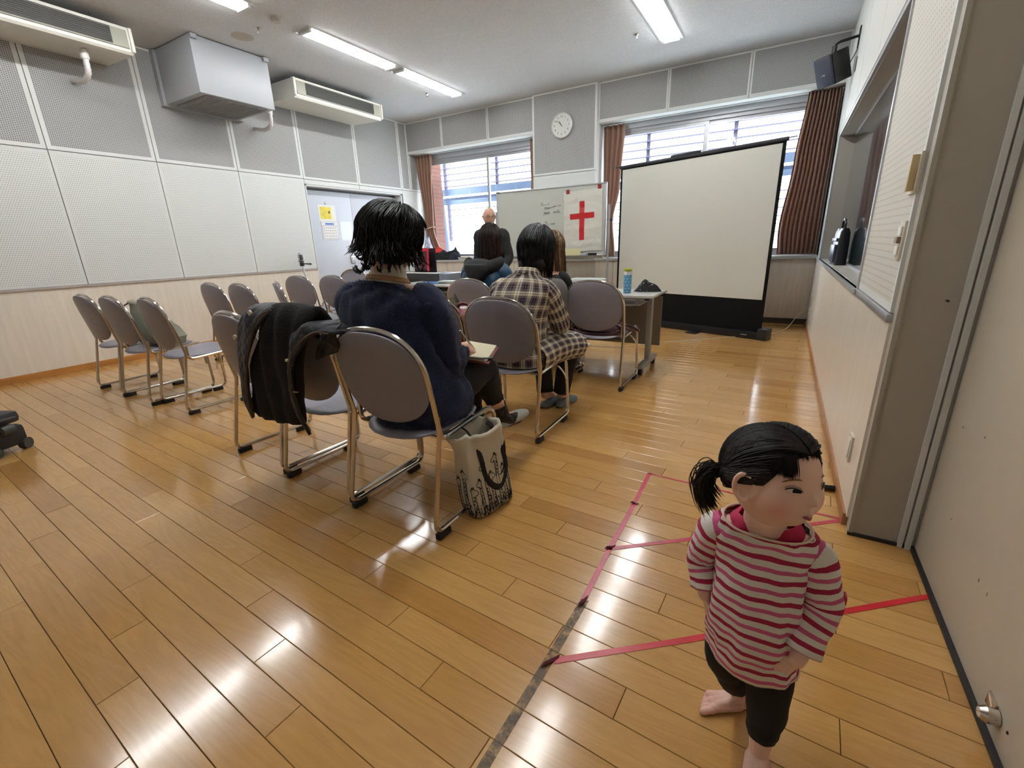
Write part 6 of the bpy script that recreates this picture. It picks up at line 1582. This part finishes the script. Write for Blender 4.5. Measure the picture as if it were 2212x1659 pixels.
# her notebook and pen
NB=empty('notebook',(-1.215,1.715,.655),0,'open notebook in a dark red cover on the lap of the woman in navy','notebook')
Mn=Matrix.Rotation(.35,4,'Z')@Matrix.Rotation(.15,4,'Y')@Matrix.Rotation(.12,4,'X')
m=MB(); m.box((0,0,.0),(.17,.22,.010),bev=.003,M=Mn); m.build('cover',mat('wine_cover',srgb(96,28,36),.5),NB)
m=MB(); m.box((-.004,0,.010),(.155,.205,.012),M=Mn,bev=.002); m.build('pages',mat('ivory_pages',srgb(206,198,168),.7),NB)
m=MB(); m.tube([Mn@V(-.085,-.11,.018),Mn@V(-.02,-.115,.022),Mn@V(.05,-.10,.02),Mn@V(.09,-.05,.01)],.008,6,flat=(.4,1.4)); m.build('elastic_band',BLACKP,NB)
m=MB(); m.tube([(-1.215,1.70,.675),(-1.245,1.645,.765)],.0045,8); m.tube([(-1.245,1.645,.765),(-1.248,1.640,.775)],.0058,8); tag(m.build('pen',mat('silver_pen',srgb(170,170,164),.25,metal=.8)),'silver ballpoint pen held by the woman in navy','pen')
# woman in the plaid shirt -----------------------------------------------
def leg_pair(mb,hr,kr,ar,hl_,kl,al_):
    for a,b,c in ((hr,kr,ar),(hl_,kl,al_)): mb.cap(a,b,.082,.060); mb.cap(b,c,.056,.034); mb.cap(c,c+V(0,.11,-.04),.034,.026)
PL='woman with straight dark hair in a navy and cream plaid shirt, seated'
P0,o,T,PH,mb,nk=seated(-1.385,2.43,.44,PL,(-1.325,2.56,1.110),(.05,.88,-.40),.2,None,None,None,None,neck=(-1.345,2.50,.985))
hr,kr,ar=V(.10,.02,.49),V(.17,.40,.48),V(.10,.42,.09); hl_,kl,al_=V(-.09,.02,.49),V(-.06,.42,.48),V(.0,.36,.09)
sR,eR,wR=V(.165,.05,.87),V(.205,.16,.66),V(.08,.36,.60); sL,eL,wL=V(-.155,.05,.87),V(-.21,.16,.66),V(-.08,.36,.60)
for a,b,r0,r1 in ((sR,eR,.052,.043),(eR,wR,.04,.027),(sL,eL,.052,.043),(eL,wL,.04,.027),(nk+V(.0,0,-.06),sR,.055,.05),(nk+V(.0,0,-.06),sL,.055,.05)): mb.cap(a,b,r0,r1)
leg_pair(mb,hr,kr,ar,hl_,kl,al_); hand(mb,wR,(-.5,.7,-.2),(0,0,-1),.9,.5,-1); hand(mb,wL,(.5,.7,-.2),(0,0,-1),.9,.5,1)
organic(mb,'body',SKIN,P0,.007,3)
PD=NT('plaid_flannel'); x,y,z=PD.sep(PD.coord('UV'))
def bandm(v,per,c,w): return PD.math('LESS_THAN',PD.math('ABSOLUTE',PD.math('SUBTRACT',PD.math('FRACT',PD.math('DIVIDE',v,per)),c)),w)
def plaid(u,per):
    return bandm(u,per,.25,.15),bandm(u,per,.75,.17),bandm(u,per,.02,.022),bandm(u,per,.5,.018),bandm(u,per,.25,.02),bandm(u,per,.75,.018)
uu=x; per_u=.0625; per_v=.070
cu=plaid(uu,per_u); cv=plaid(y,per_v)
def tone(cn):
    a=PD.mix(cn[0],srgb(112,104,104),srgb(226,216,188)); a=PD.mix(cn[1],a,srgb(30,22,44)); a=PD.mix(cn[2],a,srgb(150,112,88)); a=PD.mix(cn[3],a,srgb(30,24,34)); a=PD.mix(cn[4],a,srgb(70,50,60)); return PD.mix(cn[5],a,srgb(140,112,110))
PD.L(PD.mix(.5,tone(cu),tone(cv)),PD.b.inputs[0]); PD.b.inputs['Roughness'].default_value=.9; PD.bump(PD.noise(PD.coord('Object'),300,2),.2,.001)
mb=MB()
torso_garment(mb,[sc2(.0,.0,.430,.215,.185),sc2(.0,.0,.48,.215,.185),sc2(.0,.0,.56,.190,.155),sc2(.0,.0,.66,.180,.132),sc2(.005,.01,.76,.192,.128,-.1),sc2(.015,.03,.85,.205,.120,-.2),sc2(.025,.04,.905,.180,.100,-.3),sc2(.033,.05,.945,.115,.082,-.35),sc2(.038,.06,.965,.078,.068,-.35)],n=56,sub=6,wr=.010,seed=12)
tube_garment(mb,[sR+V(-.05,-.0,.01),sR+V(-.005,0,-.012),sR.lerp(eR,.5)+V(.006,0,0),eR,eR.lerp(wR,.4),eR.lerp(wR,.8)],[.070,.078,.068,.064,.055,.046],wr=.008,seed=13)
tube_garment(mb,[sL+V(.05,-.0,.01),sL+V(.005,0,-.012),sL.lerp(eL,.5)+V(-.006,0,0),eL,eL.lerp(wL,.4),eL.lerp(wL,.8)],[.070,.078,.068,.064,.055,.046],wr=.008,seed=17)
tube_garment(mb,[hr+V(.0,-.10,-.01),hr.lerp(kr,.3)+V(.02,0,.01),hr.lerp(kr,.75)+V(.03,0,.005),kr+V(.03,-.0,-.01)],[.13,.125,.115,.105],wr=.012,seed=19,flat=(.85,1.1))
mb.build('plaid_shirt',PD.m,P0,angle=180)
mb=MB(); torso_garment(mb,[sc2(.035,.052,.940,.098,.080,-.35),sc2(.040,.060,.968,.080,.070,-.35),sc2(.043,.066,.992,.074,.064,-.35),sc2(.042,.058,.975,.084,.074,-.35),sc2(.040,.052,.950,.094,.082,-.35)],n=40,sub=4,wr=.002,seed=1); mb.build('shirt_collar',PD.m,P0,angle=180)
mb=MB()
tube_garment(mb,[hr+V(0,-.05,0),hr.lerp(kr,.5),kr,kr.lerp(ar,.5),ar+V(0,0,.02)],[.10,.09,.075,.062,.060],wr=.006,seed=1); tube_garment(mb,[hl_+V(0,-.05,0),hl_.lerp(kl,.5),kl,kl.lerp(al_,.5),al_+V(0,0,.02)],[.10,.09,.075,.062,.060],wr=.006,seed=2)
mb.build('black_trousers',TRM,P0,angle=180)
SNK=mat('grey_blue_sneaker',srgb(104,112,116),.6)
for a in (ar,al_):
    s_=slipper(a+V(0,-.06,-.088),a+V(.03,.19,-.088),(0,0,1),.045,SNK,'sneaker',P0)
HB2=hairmat('black_straight_hair',srgb(10,9,11),srgb(46,42,44),.3)
hcw=V(-1.325,2.56,1.110)-o; R3=T.to_3x3()
pa=hair_long(hcw+V(0,0,.01),(.110,.122,.140),R3,.968,1300,.0036,31,curl=.08,fluff=.09,taper=.12,facecut=.6,zvar=.03)
mb=MB(); strands(mb,pa,.0036,.5); mb.ell(hcw+V(0,-.01,.01),(.104,.112,.134),R=R3); mb.ell(hcw+V(0,-.055,-.08),(.095,.06,.07),R=Matrix.Identity(3)); mb.build('straight_hair',HB2,P0,angle=180)

# woman in the hooded teal jacket --------------------------------------------
P0,o,T,PH,mb,nk=seated(-2.42,3.60,.44,'woman with long brown hair in a teal jacket with a dark hood, seated','x' and (-2.385,3.68,1.205),(.12,.98,-.18),.2,None,None,None,None,neck=(-2.40,3.65,1.02))
hr,kr,ar=V(.09,.02,.49),V(.12,.42,.48),V(.11,.40,.09); hl_,kl,al_=V(-.09,.02,.49),V(-.12,.42,.48),V(-.11,.40,.09)
sR,eR,wR=V(.185,.04,.90),V(.25,.12,.66),V(.10,.34,.68); sL,eL,wL=V(-.185,.04,.90),V(-.25,.12,.66),V(-.10,.34,.68)
for a,b,r0,r1 in ((sR,eR,.052,.043),(eR,wR,.04,.027),(sL,eL,.052,.043),(eL,wL,.04,.027),(nk+V(.0,0,-.06),sR,.055,.05),(nk+V(.0,0,-.06),sL,.055,.05)): mb.cap(a,b,r0,r1)
leg_pair(mb,hr,kr,ar,hl_,kl,al_); hand(mb,wR,(-.5,.7,-.2),(0,0,-1),.9,.5,-1); hand(mb,wL,(.5,.7,-.2),(0,0,-1),.9,.5,1)
organic(mb,'body',SKIN,P0,.009,3)
JK=NT('teal_grey_jacket'); x,y,z=JK.sep(JK.coord('Object')); nn=JK.noise(JK.coord('Object'),5,2)
lim=JK.math('ADD',JK.math('MULTIPLY',JK.math('ABSOLUTE',x),-.55),.845); m1=JK.math('GREATER_THAN',z,lim)
JK.L(JK.mix(m1,srgb(168,170,172),srgb(22,62,90)),JK.b.inputs[0]); JK.b.inputs['Roughness'].default_value=.5; JK.bump(nn,.4,.01)
mb=MB()
torso_garment(mb,[sc2(0,0,.45,.225,.18),sc2(0,0,.52,.225,.18),sc2(0,0,.64,.22,.16),sc2(0,.0,.76,.225,.15),sc2(0,.01,.86,.225,.14),sc2(.0,.02,.93,.19,.12),sc2(.0,.03,.975,.12,.10),sc2(.0,.04,1.0,.085,.08)],n=52,sub=6,wr=.014,seed=22)
tube_garment(mb,[sR+V(-.05,0,.01),sR+V(0,0,-.01),sR.lerp(eR,.5),eR,eR.lerp(wR,.5),wR],[.08,.086,.076,.07,.06,.045],wr=.011,seed=3); tube_garment(mb,[sL+V(.05,0,.01),sL+V(0,0,-.01),sL.lerp(eL,.5),eL,eL.lerp(wL,.5),wL],[.08,.086,.076,.07,.06,.045],wr=.011,seed=5)
mb.build('teal_jacket',JK.m,P0,angle=180)
mb=MB()
def hoodf(u,v):
    a=PI*(1.0+u)+0; w=.20*(1-.55*v)*(1+.1*math.sin(u*9)); x=math.cos(a)*w; 
    y=-.02+math.sin(a)*(.155+.02*math.sin(v*3))*(1-.25*v)-.01; z=1.035-.21*math.sin(PI*u)*(.35+.65*v)-.10*v*(1-math.sin(PI*u))*0-.02*v
    return (x,y-.012*noise.noise(Vector((u*6,v*4,1))),z)
rr=[]
for k in range(13):
    t=k/12; a=PI+PI*t; rr.append(V(.02+math.cos(a)*.180,.02+math.sin(a)*.140,1.015-.085*math.sin(PI*t)))
mb.tube(rr,[.035]+[.05,.058,.064,.070,.074,.076,.074,.070,.064,.058,.05]+[.035],14,flat=(1.0,.75))
mb.loft([ring_at((.02,-.145+.0*k,z),X_,Y_,rx,ry,24) for k,(z,rx,ry) in enumerate(((.80,.012,.02),(.83,.05,.04),(.88,.095,.055),(.93,.13,.06),(.98,.12,.06)))])
mb.ell((.02,-.10,.955),(.165,.085,.075)); mb.ell((.0,-.125,.895),(.11,.06,.09)); mb.ell((-.01,-.14,.85),(.055,.04,.075))
organic(mb,'hood',mat('charcoal_hood',srgb(34,36,38),.85,bump=.3,bscale=80,bdist=.004),P0,.008,12)
mb=MB(); tube_garment(mb,[hr+V(0,-.05,0),hr.lerp(kr,.5),kr,kr.lerp(ar,.5),ar+V(0,0,.02)],[.10,.09,.075,.062,.060],wr=.006,seed=1); tube_garment(mb,[hl_+V(0,-.05,0),hl_.lerp(kl,.5),kl,kl.lerp(al_,.5),al_+V(0,0,.02)],[.10,.09,.075,.062,.060],wr=.006,seed=2); mb.build('dark_trousers',TRM,P0,angle=180)
for a in (ar,al_): slipper(a+V(0,-.06,-.088),a+V(.0,.19,-.088),(0,0,1),.045,SNK,'shoe',P0)
HC=hairmat('brown_long_hair',srgb(28,20,17),srgb(96,64,42),.4)
hcw=V(-2.385,3.68,1.205)-o; R3=T.to_3x3()
pa=hair_long(hcw,(.098,.112,.130),R3,1.005,1000,.004,41,curl=.10,fluff=.08,taper=.0,flare=.10,facecut=.55,zvar=.04)
mb=MB(); strands(mb,pa,.0045,.5); mb.ell(hcw,(.093,.105,.125),R=R3); mb.ell(hcw+V(0,-.06,-.12),(.085,.035,.10)); mb.build('long_hair',HC,P0,angle=180)

# long-haired woman in black -------------------------------------------------
P0,o,T,PH,mb,nk=seated(-1.80,3.62,.44,'woman with long light-brown hair in a black top, seated beyond the plaid shirt','x' and (-1.755,3.70,1.115),(-.10,.98,-.15),.2,None,None,None,None,neck=(-1.77,3.67,.95))
for a,b,r0,r1 in ((V(.165,.04,.84),V(.21,.14,.62),.05,.043),(V(.21,.14,.62),V(.08,.34,.64),.04,.027),(V(-.165,.04,.84),V(-.21,.14,.62),.05,.043),(V(-.21,.14,.62),V(-.08,.34,.64),.04,.027),(nk+V(0,0,-.06),V(.165,.04,.84),.055,.05),(nk+V(0,0,-.06),V(-.165,.04,.84),.055,.05)): mb.cap(a,b,r0,r1)
leg_pair(mb,hr,kr,ar,hl_,kl,al_); hand(mb,V(.08,.34,.64),(-.5,.7,-.2),(0,0,-1),.9,.5,-1); hand(mb,V(-.08,.34,.64),(.5,.7,-.2),(0,0,-1),.9,.5,1)
organic(mb,'body',SKIN,P0,.009,3)
sR,eR,wR=V(.165,.04,.84),V(.21,.14,.62),V(.08,.34,.64); sL,eL,wL=V(-.165,.04,.84),V(-.21,.14,.62),V(-.08,.34,.64)
mb=MB()
torso_garment(mb,[sc2(0,0,.44,.20,.16),sc2(0,0,.52,.19,.15),sc2(0,0,.64,.175,.13),sc2(0,0,.74,.185,.125),sc2(0,.01,.82,.195,.12),sc2(.01,.03,.87,.15,.10),sc2(.02,.04,.91,.09,.08)],n=48,sub=5,wr=.008,seed=32)
tube_garment(mb,[sR+V(-.05,0,.01),sR,sR.lerp(eR,.5),eR,eR.lerp(wR,.5),wR],[.055,.062,.058,.054,.048,.038],wr=.006,seed=3); tube_garment(mb,[sL+V(.05,0,.01),sL,sL.lerp(eL,.5),eL,eL.lerp(wL,.5),wL],[.065,.07,.062,.056,.048,.038],wr=.006,seed=5)
mb.build('black_top',BLK,P0,angle=180)
mb=MB(); tube_garment(mb,[hr+V(0,-.05,0),hr.lerp(kr,.5),kr,kr.lerp(ar,.5),ar+V(0,0,.02)],[.10,.09,.075,.062,.060],wr=.006,seed=1); tube_garment(mb,[hl_+V(0,-.05,0),hl_.lerp(kl,.5),kl,kl.lerp(al_,.5),al_+V(0,0,.02)],[.10,.09,.075,.062,.060],wr=.006,seed=2); mb.build('dark_trousers',TRM,P0,angle=180)
for a in (ar,al_): slipper(a+V(0,-.06,-.088),a+V(.0,.19,-.088),(0,0,1),.045,SNK,'shoe',P0)
HD_=hairmat('light_brown_hair',srgb(84,58,36),srgb(178,144,100),.4)
hcw=V(-1.755,3.70,1.115)-o; R3=T.to_3x3()
pa=hair_long(hcw,(.100,.112,.128),R3,.77,1200,.004,51,curl=.16,fluff=.10,taper=-.01,flare=.12,facecut=.55,zvar=.07)
mb=MB(); strands(mb,pa,.0045,.5); mb.ell(hcw,(.088,.102,.123),R=R3); mb.ell(hcw+V(0,-.055,-.12),(.08,.035,.12)); mb.build('long_hair',HD_,P0,angle=180)

# standing man -------------------------------------------------------------
P0=empty('person',(-3.49,5.42,0),0,'bald man with glasses and goatee in a dark suit, standing before the window','person')
T=frame_T(V(0,-.03,1.498),(.72,-.68,-.12)); PH=head_fn(.083,.098,.116,ADU,low=1.08)
mb=MB(); head_mesh(mb,PH,T,44,36); ears(mb,PH,T,.85,z=-.02,y=-.1); mb.cap(T@V(0,-.02,-.06),V(0,.01,1.34),.056,.062)
mb.ell((0,0,1.18),(.17,.12,.19)); mb.ell((0,0,.95),(.155,.12,.18)); mb.cap((-.16,0,1.28),(.16,0,1.28),.065,.065)
J=dict(sR=V(-.185,0,1.27),eR=V(-.25,.03,.98),wR=V(-.20,-.10,.76),sL=V(.185,0,1.27),eL=V(.25,.03,.98),wL=V(.20,-.10,.76))
for s in 'RL':
    mb.cap(J['s'+s],J['e'+s],.055,.045); mb.cap(J['e'+s],J['w'+s],.043,.03)
hand(mb,J['wR'],(.1,-.2,-1),(1,0,.2),1,.5,1); hand(mb,J['wL'],(-.1,-.2,-1),(-1,0,.2),1,.5,-1)
for s in (-1,1): mb.cap((s*.09,0,.85),(s*.10,0,.47),.085,.06); mb.cap((s*.10,0,.47),(s*.10,.02,.09),.055,.038); mb.cap((s*.10,.0,.06),(s*.12,-.14,.03),.036,.028)
organic(mb,'body',SKIN,P0,.007,2)
SUIT=mat('charcoal_suit',srgb(30,31,33),.8,bump=.15,bscale=300)
mb=MB()
torso_garment(mb,[sc2(0,0,.76,.195,.145),sc2(0,0,.86,.195,.145),sc2(0,0,.99,.185,.135),sc2(0,0,1.12,.20,.14),sc2(0,0,1.24,.215,.135),sc2(0,0,1.30,.19,.115),sc2(0,.01,1.345,.115,.095),sc2(0,.01,1.375,.080,.078)],n=52,sub=5,wr=.006,seed=42)
for s,sg in (('R',-1),('L',1)):
    a,b,c=J['s'+s],J['e'+s],J['w'+s]; tube_garment(mb,[a+V(-sg*.05,0,.0),a+V(sg*.005,0,-.01),a.lerp(b,.5),b,b.lerp(c,.5),c],[.075,.082,.072,.066,.06,.05],wr=.006,seed=3+sg)
mb.build('suit_jacket',SUIT,P0,angle=180)
mb=MB()
for s in (-1,1): tube_garment(mb,[(s*.085,0,.88),(s*.095,0,.65),(s*.10,0,.45),(s*.10,.01,.10)],[.115,.10,.085,.078],wr=.005,seed=s)
mb.build('suit_trousers',SUIT,P0,angle=180)
for s in (-1,1): slipper((s*.10,.07,.012),(s*.12,-.20,.012),(0,0,1),.048,BLACKP,'shoe',P0)
face(PH,T,P0,ex=.36,ez=.09,w=.12,h=.035,mouth=(-.44,.14,.02),browm=mat('grey_brow',srgb(120,104,92),.9))
mb=MB()
for s in (-1,1):
    P=[T@PH((s*.37+.23*math.cos(a),.9,.07+.14*math.sin(a)),.012) for a in [2*PI*k/18 for k in range(18)]]; mb.tube(P,.0022,5,closed=True)
    mb.tube([T@PH((s*.56,.82,.05),.012),T@PH((s*.9,.4,.04),.006),T@PH((s*1,-.05,.02),.006)],.0018,5)
mb.tube([T@PH((-.14,.97,.08),.012),T@PH((0,1,.10),.010),T@PH((.14,.97,.08),.012)],.002,5); mb.build('glasses',mat('dark_brown_frame',srgb(44,30,28),.3),P0)
mb=MB(); rnd=random.Random(4); gp=[]
for k in range(260):
    x=rnd.uniform(-.22,.22); z=rnd.uniform(-.84,-.56)
    d=Vector((x,math.sqrt(max(.1,1-x*x-z*z)),z)); p=T@PH(d,0); gp.append([p,p+T.to_3x3()@V(0,.004,-.004),p+T.to_3x3()@V(0,.005,-.010),p+T.to_3x3()@V(0,.004,-.014)])
strands(mb,gp,.0012,1); mb.build('goatee',mat('grey_beard',srgb(150,146,140),.8),P0,angle=180)
mb=MB(); mb.add([(-.045,-.112,1.36),(.045,-.112,1.36),(0,-.142,1.14)],[(0,1,2)]); mb.tube([(0,-.125,1.34),(0,-.148,1.24),(0,-.15,1.12)],[.014,.018,.024],6,flat=(.3,1)); 
mb.build('shirt_and_tie',mat('pale_shirt',srgb(190,192,196),.7),P0)
